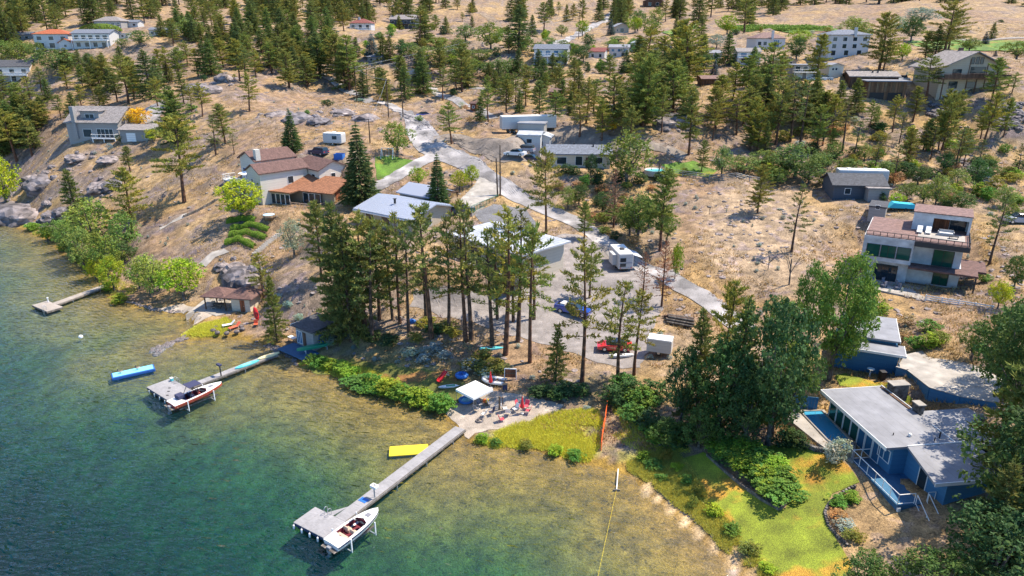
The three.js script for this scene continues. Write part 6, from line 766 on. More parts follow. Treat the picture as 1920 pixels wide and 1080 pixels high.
  const te = [[20.31, -61.98], [21.2, -59.78], [22.41, -57.03], [23.65, -54.59], [24.67, -53.02], [25.47, -53.67]], tm = thing('timber_edging', 'grey timber edging along the juniper bed on the lawn', 'edging', [0, 0, 0]); for (let i = 0; i < te.length - 1; i++) { const [x0, z0] = te[i], [x1, z1] = te[i + 1], y0 = yAt(x0, z0), y1 = yAt(x1, z1), L = Math.hypot(x1 - x0, z1 - z0); obj('timber', bx(0, L, -0.1, 0.3, -0.1, 0.1).rotateZ(Math.atan2(y1 - y0, L)).rotateY(Math.atan2(-(z1 - z0), x1 - x0)).translate(x0, y0, z0), M.oldwood, tm); }
  const gw = [[29.23, -61.27], [29.7, -60.46], [30.31, -59.4], [31.48, -58.5]], sw = thing('stone_wall', 'low dry stone wall between blue terrace and lawn', 'wall', [0, 0, 0]); for (let i = 0; i < 3; i++) for (let k = 0; k < 6; k++) for (let q = 0; q < 2; q++) { const x = lerp(gw[i][0], gw[i + 1][0], (k + 0.5 * q) / 6), z = lerp(gw[i][1], gw[i + 1][1], (k + 0.5 * q) / 6); obj('stone', rbx(-0.2, 0.2, 0, 0.26, -0.18, 0.18, 0.07).rotateY(hash2(i, k) * 3).translate(x, yAt(x, z) + q * 0.25 - 0.03, z), M.stone, sw); }
}
// pavilion at the small beach, boathouse
{
  const t = thing('pavilion', 'small beach pavilion with two brown hipped roofs and concrete patio', 'pavilion', [-45.8, 0.95, -104.6], R(-9));
  obj('wall', bx(0.4, 3.6, -0.3, 2.4, -3.4, 0), M.cream, t); obj('roof', hip(-0.1, 4, -3.6, 0.3, 2.5, 1.2, 0.4), M.roofBrown, t); obj('roof', hip(-4.4, -0.6, -3.4, 0.1, 2.4, 1.1, 0.35), M.roofBrown, t); for (const [x, z] of [[-4.2, 0], [-4.2, -3.2], [-0.7, 0]]) obj('post', bx(x - 0.08, x + 0.08, -0.3, 2.3, z - 0.08, z + 0.08), M.brownwall, t);
  const d = obj('door', bx(1.9, 2.7, 0, 2, 0.003, 0.06), M.redwood, t); obj('handle', bx(2.55, 2.62, 0.95, 1.05, 0.06, 0.1), M.steel, d);
  const tb = thing('picnic_table', 'dark picnic table in the shade of the pavilion', 'table', [-48.2, 0.95, -106], R(-9)); obj('table_top', bx(-0.9, 0.9, 0.7, 0.76, -0.4, 0.4), M.oldwood, tb); obj('bench', bx(-0.9, 0.9, 0.42, 0.47, 0.55, 0.85), M.oldwood, tb); obj('bench', bx(-0.9, 0.9, 0.42, 0.47, -0.85, -0.55), M.oldwood, tb); for (const x of [-0.7, 0.7]) obj('leg', [bar([x, 0, -0.7], [x, 0.7, -0.2], 0.05, 4), bar([x, 0, 0.7], [x, 0.7, 0.2], 0.05, 4), bx(x - 0.03, x + 0.03, 0.36, 0.42, -0.8, 0.8)], M.oldwood, tb);
  const pt = obj('patio', prism([[-52.29, -102.9], [-52.17, -109.59], [-52.02, -113.22], [-45.77, -110.09], [-43.54, -105.68], [-45.63, -103.82], [-47.23, -102.45], [-51.21, -105.21]], 0, 1), M.conc); pt.userData.kind = 'structure';
  const b = thing('boathouse', 'small boathouse with dark flat roof and blue front at the dock', 'boathouse', [-31.7, 0.75, -92.9], R(-38));
  obj('wall', bx(0.3, 4.3, -0.6, 2.5, -3.8, 0), M.greywall, b); obj('roof', [profileX([[0.5, 2.75], [-4.3, 3.15], [-4.3, 3.3], [0.5, 2.9]], -0.1, 4.8)], M.roofDark, b); obj('fascia', bx(-0.15, -0.103, 2.6, 3, -4.2, 0.5), M.trim, b);
  win(b, 'f', 1.1, 0.003, 0.2, 1.1, 1.8, M.bluepane, M.trim, 'window', 3); obj('door', bx(1.9, 2.6, 0, 2.1, 0.003, 0.06), M.brownwall, b); const da = obj('blue_door', bx(4.303, 4.36, 0, 1.9, -3, -0.9), M.deepblue, b); obj('blue_panel', lathe([[0, 0.03], [0.9, 0.03], [0.9, 0], [0, 0]], 20).rotateZ(-Math.PI / 2).translate(4.36, 1.25, -1.95), M.deepblue, da);
  const dk = thing('boathouse_deck', 'blue-painted wooden deck in front of the boathouse', 'deck', [-31.7, 0.55, -92.9], R(-38)); for (let k = 0; k < 14; k++) obj('plank', bx(-0.4, 5.6, 0, 0.07, 0.05 + k * 0.21, 0.23 + k * 0.21), std(0.06, 0.17, 0.32, { map: texDeck }), dk); obj('joist', [bx(0, 0.12, -0.9, -0.003, 0.1, 2.9), bx(5.2, 5.32, -0.9, -0.003, 0.1, 2.9)], M.oldwood, dk);
  const tb2 = thing('workbench', 'white-topped bench on the boathouse deck', 'table', [-32.42, 0.44, -93.63], R(-38)); obj('table_top', bx(-0.7, 0.7, 0.75, 0.8, -0.35, 0.35), M.plasticwhite, tb2); for (const [x, z] of [[-0.6, 0.3], [0.6, 0.3], [-0.6, -0.3], [0.6, -0.3]]) obj('leg', bx(x - 0.03, x + 0.03, -0.3, 0.75, z - 0.03, z + 0.03), M.oldwood, tb2);
}
// clipped hedge terraces and garden steps on the slope
{
  const rows = [[[[-55.81, -132.53], [-52.96, -132.71], [-49.61, -130.65]]], [[[-54.13, -129.76], [-50.6, -130.25], [-46.19, -127.68]]], [[[-53.66, -127.48], [-50.45, -128.05], [-45.79, -124.74]]], [[[-53.56, -124.87], [-51.08, -125.37], [-47.12, -121.96]]]];
  rows.forEach(([ln], i) => { const L = new Leaves(); seed(300 + i); const n = 2600; for (let k = 0; k < n; k++) { const t = rnd() * (ln.length - 1), a = Math.floor(t), x = lerp(ln[a][0], ln[a + 1]?.[0] ?? ln[a][0], t - a), z = lerp(ln[a][1], ln[a + 1]?.[1] ?? ln[a][1], t - a), an = rr(-0.15, Math.PI + 0.15), r = 0.9 + 0.12 * Math.sin(t * 9); const p = V(x + rr(-0.1, 0.1), yAt(x, z) + 0.1 + Math.max(0, Math.sin(an)) * r * 0.95, z + Math.cos(an) * r); L.leaf(p, V(rr(-0.5, 0.5), Math.sin(an) + rr(-0.3, 0.4), Math.cos(an) + rr(-0.4, 0.4)).normalize(), 0.13, shade([0.16, 0.26, 0.025], 0.22)); } tag(obj('hedge', L.build(), LEAF), 'rounded bright green hedge row stepping down the slope', 'hedge', 'terraced hedge rows'); });
  const [x0, z0] = [-46.07, -119.91], [x1, z1] = [-43.45, -126.46], s = thing('garden_stairs', 'pale concrete stairs climbing beside the hedge terraces', 'stairs', [0, 0, 0]); for (let k = 0; k < 14; k++) { const t = k / 14, x = lerp(x0, x1, t), z = lerp(z0, z1, t); obj('step', bx(-0.9, 0.9, -0.5, 0.12, -0.22, 0.22).rotateY(R(40)).translate(x, yAt(x, z) + 0.1, z), M.conc, s); }
  const s2 = thing('garden_stairs', 'wooden stairs running down from the cream house', 'stairs', [0, 0, 0]); { const [p0x, p0z] = [-66.9, -138.92], [p1x, p1z] = [-61.81, -143.73]; for (let k = 0; k < 16; k++) { const t = k / 16, x = lerp(p0x, p1x, t), z = lerp(p0z, p1z, t); obj('step', bx(-0.6, 0.6, -0.3, 0.08, -0.2, 0.2).rotateY(R(30)).translate(x, yAt(x, z) + 0.15, z), M.oldwood, s2); } }
  drape('ramp', [[-57.06, -120.08], [-55.55, -123.04], [-53.44, -123.41], [-51.88, -121.86], [-54.18, -120.97], [-55.1, -118.57]], M.conc, 0.12, 0.7);
  const path = drape('path', ribbon([[-71.53, -136.4], [-68.69, -137.75], [-66.9, -139.49]], [1, 1]), M.conc, 0.06, 0.6);
}

// ---------------------------------------------------------------- docks, boats and floats
function dock(name, label, pos, turn, { fw, fd, walk, y = 0.55, mat = M.deck, side = M.hullnavy }) {
  const t = thing(name, label, 'dock', [pos[0], y, pos[1]], turn), n = Math.round(fw / 1.05);
  for (let k = 0; k < n; k++) obj('deck_panel', bx((fw * k) / n + 0.006, (fw * (k + 1)) / n - 0.006, -0.06, 0.0, -fd, 0), mat, t);
  obj('float_frame', [bx(0, fw, -0.36, -0.062, -0.1, -0.004), bx(0, fw, -0.36, -0.062, -fd, -fd + 0.1), bx(0.004, 0.1, -0.36, -0.062, -fd + 0.1, -0.1), bx(fw - 0.1, fw - 0.004, -0.36, -0.062, -fd + 0.1, -0.1)], side, t);
  for (let k = 0; k < 4; k++) obj('float_drum', bar([fw * (0.12 + k * 0.25), -0.45, -fd + 0.3], [fw * (0.12 + k * 0.25), -0.45, -0.15], 0.26, 10), M.dark, t);
  const [ax, az, bxx, bz, w] = walk, L = Math.hypot(bxx - ax, bz - az), m = Math.round(L / 2.4), a = Math.atan2(-(bz - az), bxx - ax);
  for (let k = 0; k < m; k++) { const g = [bx((L * k) / m + 0.008, (L * (k + 1)) / m - 0.008, -0.06, 0, -w / 2, w / 2)]; g[0].rotateY(a).translate(ax, 0, az); obj('deck_panel', g, mat, t); }
  obj('side_rail', [bx(0, L, -0.26, -0.062, -w / 2, -w / 2 + 0.1).rotateY(a).translate(ax, 0, az), bx(0, L, -0.26, -0.062, w / 2 - 0.1, w / 2).rotateY(a).translate(ax, 0, az), bx(0, L, 0.003, 0.03, w / 2 - 0.14, w / 2 - 0.02).rotateY(a).translate(ax, 0, az)], M.oldwood, t);
  for (let k = 1; k < m; k += 2) for (const s of [-1, 1]) obj('pile', bar([ax + Math.cos(-a) * (L * k) / m + Math.sin(-a) * -s * w * 0.46, -2.2, az + Math.sin(-a) * (L * k) / m + Math.cos(-a) * s * w * 0.46], [ax + Math.cos(-a) * (L * k) / m + Math.sin(-a) * -s * w * 0.46, -0.07, az + Math.sin(-a) * (L * k) / m + Math.cos(-a) * s * w * 0.46], 0.06, 6), M.greymetal, t);
  t.updateMatrixWorld(); return t;
}
const W3 = (t, x, y, z) => t.localToWorld(V(x, y, z)).toArray();
const dock1 = dock('dock', 'grey T-shaped dock with white fenders beside the white motorboat', [-20.3, -53.06], R(-32.5), { fw: 4.25, fd: 2.65, walk: [3.4, -2.66, 3.3, -21.6, 1.5] });
obj('gusset', prism([[4.24, -2.66], [2.4, -2.66], [2.66, -4.4], [4.14, -4.4]].map(([x, z]) => [x === 4.24 ? 1.6 : x, z]).slice(0, 3), -0.06, 0.004), M.deck, dock1);
for (let k = 0; k < 4; k++) { const f = thing('fender', 'white cylindrical fender hanging from the dock float edge', 'fender', W3(dock1, 0.15 + k * 1.05, -0.12, 0.12), R(-32.5), 'dock fenders'); obj('body', lathe([[0, -0.55], [0.08, -0.52], [0.1, -0.42], [0.1, -0.12], [0.07, -0.04], [0, -0.02]], 12), M.plasticwhite, f); obj('rope', bar([0, -0.04, 0], [0, 0.14, -0.1], 0.012, 4), M.plasticwhite, f); }
const hoopGeo = (r, h) => { const g = []; for (let k = 0; k < 10; k++) { const a = (k / 10) * Math.PI, b = ((k + 1) / 10) * Math.PI; g.push(bar([0, h + Math.sin(a) * r, -Math.cos(a) * r], [0, h + Math.sin(b) * r, -Math.cos(b) * r], 0.03, 5)); } g.push(bar([0, 0, -r], [0, h, -r], 0.03, 5), bar([0, -0.9, r], [0, h, r], 0.03, 5)); return g; };
function ladder(t, x, z, turn, label) { const l = thing('swim_ladder', label, 'ladder', W3(t, x, 0.003, z), turn); obj('hoop_rail', hoopGeo(0.22, 0.55).map((g) => g.translate(-0.24, 0, 0)), M.steel, l); obj('hoop_rail', hoopGeo(0.22, 0.55).map((g) => g.translate(0.24, 0, 0)), M.steel, l); for (let k = 0; k < 3; k++) obj('rung', bar([-0.24, -0.2 - k * 0.28, 0.22], [0.24, -0.2 - k * 0.28, 0.22], 0.025, 5), M.steel, l); return l; }
ladder(dock1, 1.9, -2.5, R(148), 'steel swim ladder with hooped handrails on the grey dock float');
{
  const p = thing('lift_control', 'white boat-lift control box on a post by the dock walkway', 'control box', W3(dock1, 4.05, 0.003, -6.6), R(-32.5)); obj('post', [bar([0, 0, 0], [0, 1.2, 0], 0.04), bar([-0.3, 0, -0.2], [-0.3, 1.2, -0.2], 0.03)], M.greymetal, p); obj('box', rbx(-0.5, 0.25, 1.2, 1.5, -0.42, 0.12), M.plasticwhite, p); obj('screen', bx(-0.2, 0.05, 1.503, 1.52, -0.25, -0.1), M.dark, p);
  const mt = obj('mat', rbx(-0.45, 0.45, 0, 0.025, -0.32, 0.32, 0.01), M.tarp); mt.position.set(...W3(dock1, 3.2, 0.006, -5.9)); mt.rotation.y = R(-32.5); tag(mt, 'small dark blue mat lying on the dock walkway', 'mat');
}
function boat(name, label, pos, turn, { L = 5.4, B = 2.1, H = 1.0, hull = M.gel, stripe = M.hullnavy, seats = M.tan, tower = false, cover }) {
  const t = thing(name, label, 'boat', pos, turn), N = 22, b = (s) => (B / 2) * Math.pow(1 - Math.pow(s, 3.4), 0.62) * (0.93 + 0.07 * Math.sin(s * 3)), g = (s) => H * (0.86 + 0.22 * s), kk = (s) => H * 0.62 * Math.pow(s, 5), ch = (s) => lerp(0.42, 0.75, s * s) * H, P = (s, x, y) => [x, y, -s * L];
  const side = (s0, s1, f0, f1) => [[f0(s0), f0(s1), f1(s1)], [f0(s0), f1(s1), f1(s0)]], shell = [], band = [], deck = [], floor = [];
  for (let i = 0; i < N; i++) { const s0 = i / N, s1 = (i + 1) / N; for (const q of [-1, 1]) { const G = (s) => P(s, q * b(s), g(s)), S = (s) => P(s, q * b(s) * 0.97, lerp(ch(s), g(s), 0.55)), C = (s) => P(s, q * b(s) * 0.88, ch(s)), K = (s) => P(s, 0, kk(s)); band.push(...side(s0, s1, G, S)); shell.push(...side(s0, s1, S, C), ...side(s0, s1, C, K)); const c = (s) => (s > 0.2 && s < 0.66 ? b(s) * 0.72 : 0), I = (s) => P(s, q * c(s), g(s) + 0.05 * (1 - c(s) / Math.max(b(s), 0.01))); deck.push(...side(s0, s1, G, I)); } }
  shell.push([P(0, -b(0), g(0)), P(0, b(0), g(0)), P(0, 0, 0)], [P(0, -b(0), g(0)), P(0, -b(0) * 0.88, ch(0)), P(0, 0, 0)], [P(0, b(0), g(0)), P(0, b(0) * 0.88, ch(0)), P(0, 0, 0)]);
  const ds = (m) => { const c = m.clone(); c.side = THREE.DoubleSide; return c; };
  obj('hull', tri(shell), ds(hull), t); obj('side_band', tri(band), ds(stripe), t); obj('deck', tri(deck), ds(M.gel), t);
  const cw = B * 0.36; obj('cockpit', [bx(-cw, cw, 0.4, 0.42, -0.66 * L, -0.2 * L), bx(-cw, -cw + 0.03, 0.42, g(0.4), -0.66 * L, -0.2 * L), bx(cw - 0.03, cw, 0.42, g(0.4), -0.66 * L, -0.2 * L), bx(-cw + 0.03, cw - 0.03, 0.42, g(0.2), -0.2 * L - 0.03, -0.2 * L), bx(-cw + 0.03, cw - 0.03, 0.42, g(0.6), -0.66 * L, -0.66 * L + 0.03)], M.maroon, t);
  for (const x of [-0.42, 0.42]) { const s = obj('seat', rbx(x - 0.28, x + 0.28, 0.42, 0.78, -0.46 * L, -0.38 * L, 0.06), seats, t); obj('backrest', rbx(x - 0.28, x + 0.28, 0.78, 1.2, -0.38 * L, -0.355 * L, 0.05), seats, s); }
  obj('bench', rbx(-cw + 0.08, cw - 0.08, 0.42, 0.82, -0.28 * L, -0.215 * L, 0.06), seats, t);
  obj('windshield', tri([[P(0.6, -cw, g(0.6)), P(0.52, -cw * 0.9, g(0.5) + 0.42), P(0.52, -0.12, g(0.5) + 0.42)], [P(0.6, -cw, g(0.6)), P(0.52, -0.12, g(0.5) + 0.42), P(0.63, -0.12, g(0.6))], [P(0.6, cw, g(0.6)), P(0.63, 0.12, g(0.6)), P(0.52, 0.12, g(0.5) + 0.42)], [P(0.6, cw, g(0.6)), P(0.52, 0.12, g(0.5) + 0.42), P(0.52, cw * 0.9, g(0.5) + 0.42)]]), new THREE.MeshStandardMaterial({ color: 0x1d2730, roughness: 0.08, side: THREE.DoubleSide }), t);
  obj('stern_drive', [bx(-0.22, 0.22, 0.1, 0.7, 0.01, 0.35), bx(-0.06, 0.06, -0.4, 0.1, 0.1, 0.35), bar([0, -0.25, 0.35], [0, -0.25, 0.5], 0.16, 8)], M.greymetal, t); obj('swim_step', rbx(-B * 0.42, B * 0.42, g(0) - 0.45, g(0) - 0.38, 0.01, 0.42, 0.02), M.oldwood, t);
  obj('bow_hatch', bx(-0.25, 0.25, g(0.78) + 0.05, g(0.78) + 0.08, -0.82 * L, -0.74 * L), M.greycloth, t); for (const x of [-0.6, 0.6]) obj('cleat', bx(x - 0.03, x + 0.03, g(0.1) + 0.04, g(0.1) + 0.1, -0.1 * L, -0.06 * L), M.steel, t);
  if (tower) { obj('tower', [bar([-cw, g(0.5), -0.5 * L], [-cw * 0.8, 2.3, -0.4 * L], 0.04), bar([cw, g(0.5), -0.5 * L], [cw * 0.8, 2.3, -0.4 * L], 0.04), bar([-cw, g(0.3), -0.3 * L], [-cw * 0.8, 2.3, -0.4 * L], 0.04), bar([cw, g(0.3), -0.3 * L], [cw * 0.8, 2.3, -0.4 * L], 0.04), bar([-cw * 0.8, 2.3, -0.4 * L], [cw * 0.8, 2.3, -0.4 * L], 0.05)], M.dark, t); obj('bimini', rbx(-cw * 0.95, cw * 0.95, 2.32, 2.4, -0.56 * L, -0.32 * L, 0.03), M.navycloth, t); obj('folded_cover', rbx(-cw, cw * 0.2, g(0.2), g(0.2) + 0.55, -0.27 * L, -0.14 * L, 0.08), M.navycloth, t); }
  return t;
}
function lift(label, pos, turn, B, L) { const t = thing('boat_lift', label, 'boat lift', pos, turn); for (const z of [-0.22 * L, -0.72 * L]) { for (const s of [-1, 1]) obj('lift_post', bx(s * (B / 2 + 0.16) - 0.05, s * (B / 2 + 0.16) + 0.05, -0.35, 1.1, z - 0.05, z + 0.05), M.plasticwhite, t); obj('cross_beam', bx(-B / 2 - 0.2, B / 2 + 0.2, -0.35, -0.22, z - 0.06, z + 0.06), M.greymetal, t); } obj('bunk', [bx(-0.5, -0.36, -0.217, 0.02, -0.85 * L, -0.1 * L), bx(0.36, 0.5, -0.217, 0.02, -0.85 * L, -0.1 * L)], M.oldwood, t); return t; }
boat('motorboat', 'white motorboat with dark bow stripe raised on lift by grey dock', W3(dock1, 5.45, -0.5, 0.5), R(-36), { L: 5.7, B: 2.15, H: 1.05 }); lift('white-posted boat lift under the white motorboat', W3(dock1, 5.45, -0.5, 0.5), R(-36), 2.15, 5.7);
const dock2 = dock('dock', 'grey dock with square float and long walkway to the boathouse', [-47.0, -79.4], R(-38.3), { fw: 6.2, fd: 3.2, walk: [4.2, -3.2, 4.3, -16.2, 1.3] });
boat('wakeboard_boat', 'red-hulled wakeboard boat with dark tower on lift', W3(dock2, 7.6, -0.4, 0.6), R(-38.3), { L: 6.7, B: 2.3, H: 1.05, hull: M.hullred, stripe: M.hullred, seats: M.navycloth, tower: true }); lift('white-posted boat lift under the red boat', W3(dock2, 7.6, -0.4, 0.6), R(-38.3), 2.3, 6.7);
for (let k = 0; k < 4; k++) { const f = thing('fender', 'small white fender on the dark edge of the boathouse dock float', 'fender', W3(dock2, 0.9 + k * 1.35, -0.1, 0.12), R(-38.3), 'fenders on the boathouse dock'); obj('body', lathe([[0, -0.5], [0.06, -0.47], [0.07, -0.1], [0.04, -0.03], [0, -0.02]], 10), M.plasticwhite, f); }
ladder(dock2, 1.9, -3.05, R(141.7), 'steel swim ladder on the boathouse dock float');
{ const p = thing('winch_post', 'dark winch post with wide head on the boathouse dock walkway', 'winch', W3(dock2, 4.75, 0.003, -7.6), R(-38.3)); obj('post', bar([0, 0, 0], [0, 1.5, 0], 0.09, 8), M.dark, p); obj('head', rbx(-0.55, 0.25, 1.5, 1.75, -0.2, 0.2), M.navycloth, p); obj('crank', [bar([0.2, 1.2, 0], [0.5, 1.2, 0], 0.03), bar([0.5, 1.2, 0], [0.5, 0.95, 0], 0.03)], M.steel, p); const c = thing('cooler', 'pale turquoise cooler on the corner of the boathouse dock', 'cooler', W3(dock2, 0.9, 0.003, -2.9), R(-38.3)); obj('body', rbx(-0.22, 0.22, 0, 0.4, -0.16, 0.16), M.turquoise, c); obj('lid', rbx(-0.24, 0.24, 0.403, 0.46, -0.18, 0.18), M.plasticwhite, c); }
for (const [x, z] of [[2.6, -1.7], [3.4, -1.2], [4.3, -0.6]]) { const s = obj('sandal', rbx(-0.16, 0.16, 0, 0.05, -0.08, 0.08, 0.03), M.dark); s.position.set(...W3(dock2, x, 0.003, z)); tag(s, 'dark sandal left on the boathouse dock float', 'sandal', 'sandals on the float'); }
function board(name, label, cat, pos, turn, L, B, mat, deckMat, th = 0.12, kayak = false) {
  const t = thing(name, label, cat, pos, turn), sh = new THREE.Shape(); sh.moveTo(-L / 2, 0); sh.bezierCurveTo(-L * 0.36, B * 0.62, L * 0.3, B * 0.62, L / 2, 0); sh.bezierCurveTo(L * 0.3, -B * 0.62, -L * 0.36, -B * 0.62, -L / 2, 0);
  obj('hull', new THREE.ExtrudeGeometry(sh, { depth: th, bevelEnabled: true, bevelSize: 0.03, bevelThickness: 0.03, bevelSegments: 2, curveSegments: 14 }).rotateX(-Math.PI / 2).translate(0, 0.035, 0), mat, t);
  if (kayak) { obj('cockpit_rim', new THREE.TorusGeometry(0.3, 0.04, 6, 16).rotateX(Math.PI / 2).scale(1.5, 1, 0.8).translate(0, th + 0.08, 0), M.dark, t); obj('seat', rbx(-0.3, 0.1, th + 0.065, th + 0.09, -0.18, 0.18, 0.01), M.dark, t); } else obj('deck_pad', rbx(-L * 0.2, L * 0.16, th + 0.066, th + 0.075, -B * 0.3, B * 0.3, 0.004), deckMat, t);
  return t;
}
board('paddle_board', 'turquoise paddle board lying on the boathouse walkway', 'board', W3(dock2, 4.5, 0.02, -11.6), R(-38.3 + 86), 3.5, 0.85, M.turquoise, M.aqua);
board('paddle_board', 'cream paddle board lying on the boathouse walkway end', 'board', W3(dock2, 4.4, 0.02, -15), R(-38.3 + 82), 3.2, 0.85, M.creamboard, M.creamboard);
const dock3 = dock('dock', 'pale wooden L-shaped dock out from the leafy shore', [-80.7, -108.5], R(-33.4), { fw: 5.2, fd: 2.5, walk: [2.6, -2.5, 0.4, -12.8, 1.6], y: 0.45, mat: std(0.5, 0.44, 0.38, { map: texDeck }), side: M.oldwood });
ladder(dock3, 4.3, -0.1, R(-33.4), 'steel ladder on the pale wooden dock'); { const p = thing('dock_light', 'white post light at the outer corner of the wooden dock', 'post', W3(dock3, 0.9, 0.003, -2.2)); obj('post', bar([0, 0, 0], [0, 0.7, 0], 0.1, 8), M.plasticwhite, p); obj('cap', lathe([[0, 0.95], [0.16, 0.86], [0.16, 0.7], [0, 0.7]], 10), M.plasticwhite, p); }
function floatMat(name, label, corners, top, rim, h) { // inflatable slab from two ends
  const [[ax, az], [b_, bz], w] = corners, L = Math.hypot(b_ - ax, bz - az), t = thing(name, label, 'float', [ax, 0, az], Math.atan2(-(bz - az), b_ - ax)); obj('rim', rbx(-0.12, L + 0.12, -0.1, h, -w - 0.12, 0.12, 0.1), rim, t); obj('top', rbx(0.06, L - 0.06, h - 0.03, h + 0.03, -w + 0.06, -0.06, 0.02), top, t); t.updateMatrixWorld(); return t;
}
const yel = floatMat('floating_mat', 'bright yellow foam mat floating beside the grey dock', [[-13.3, -64.7], [-9.3, -65.2], 1.65], M.yellow, M.yellow, 0.1);
const blu = floatMat('inflatable_runway', 'long aqua-topped blue inflatable runway floating off the boathouse dock', [[-53.0, -82.4], [-48.8, -85.1], 1.5], M.aqua, M.deepblue, 0.34);
for (const x of [1.0, 3.1]) {
  const L = [], pts = [[-0.25, 0.3], [-0.12, 0.34], [0.05, 0.33], [0.2, 0.27]], g = new THREE.SphereGeometry(0.17, 12, 8); g.scale(1.6, 0.85, 0.85).translate(0, 0.3, 0); L.push(g, new THREE.SphereGeometry(0.055, 10, 8).scale(1.3, 1, 1).translate(-0.2, 0.68, 0), bar([-0.24, 0.67, 0], [-0.33, 0.65, 0], 0.025, 6, 0.01), new THREE.TubeGeometry(new THREE.CatmullRomCurve3([V(-0.2, 0.32, 0), V(-0.27, 0.45, 0), V(-0.24, 0.58, 0), V(-0.19, 0.68, 0)]), 10, 0.04, 8), bar([0.22, 0.3, 0], [0.38, 0.27, 0], 0.06, 6, 0.02), bar([-0.02, 0, 0.06], [-0.02, 0.2, 0.06], 0.015, 5), bar([0.03, 0, -0.06], [0.03, 0.2, -0.06], 0.015, 5));
  const n = join(L), col = new Float32Array(n.attributes.position.count * 3); for (let i = 0; i < n.attributes.position.count; i++) { const xx = n.attributes.position.getX(i), yy = n.attributes.position.getY(i); col.set(xx < -0.17 && yy > 0.36 ? [0.02, 0.02, 0.02] : yy < 0.2 ? [0.03, 0.03, 0.03] : yy > 0.36 ? [0.12, 0.09, 0.07] : [0.5, 0.42, 0.36], i * 3); } n.setAttribute('color', new THREE.BufferAttribute(col, 3)); n.userData.ready = true;
  const b = obj('goose', n, new THREE.MeshStandardMaterial({ vertexColors: true, roughness: 0.9 })); b.position.set(...W3(blu, x, 0.37, -0.75)); b.rotation.y = R(20 + x * 10); tag(b, 'dark-necked goose standing on the aqua inflatable runway', 'goose', 'geese on the float');
}
{ const b = thing('mooring_buoy', 'round white mooring buoy floating on the lake', 'buoy', [-65.19, -95.97].toSpliced(1, 0, 0.05)); obj('ball', new THREE.SphereGeometry(0.32, 18, 12).translate(0, 0.16, 0), M.plasticwhite, b); obj('ring', new THREE.TorusGeometry(0.07, 0.02, 6, 12).translate(0, 0.53, 0), M.steel, b); }
{ // swim line with its yellow floats and the pipe it is tied to
  const pipe = [[11.13, -61.84], [10.53, -58.68]], t = thing('intake_pipe', 'pale pipe running from the shore into the shallows', 'pipe', [0, 0, 0]); obj('pipe', bar([pipe[0][0], 0.3, pipe[0][1]], [pipe[1][0], 0.06, pipe[1][1]], 0.06, 8), M.plasticwhite, t); obj('bracket', bx(-0.35, 0.35, -0.25, 0.05, -0.06, 0.06).translate(pipe[1][0], 0, pipe[1][1]), M.oldwood, t);
  const a = [10.54, -58.77], b = [7.19, -46.49], r = thing('float_line', 'yellow float line trailing across the shallow water', 'rope', [0, 0, 0]); obj('rope', bar([a[0], 0.02, a[1]], [b[0], 0.02, b[1]], 0.009, 5), M.yellow, r); for (let k = 1; k < 26; k++) { const q = k / 26; obj('bead', bar([lerp(a[0], b[0], q), 0.025, lerp(a[1], b[1], q)], [lerp(a[0], b[0], q + 0.012), 0.025, lerp(a[1], b[1], q + 0.012)], 0.018, 6), M.yellow, r); }
}
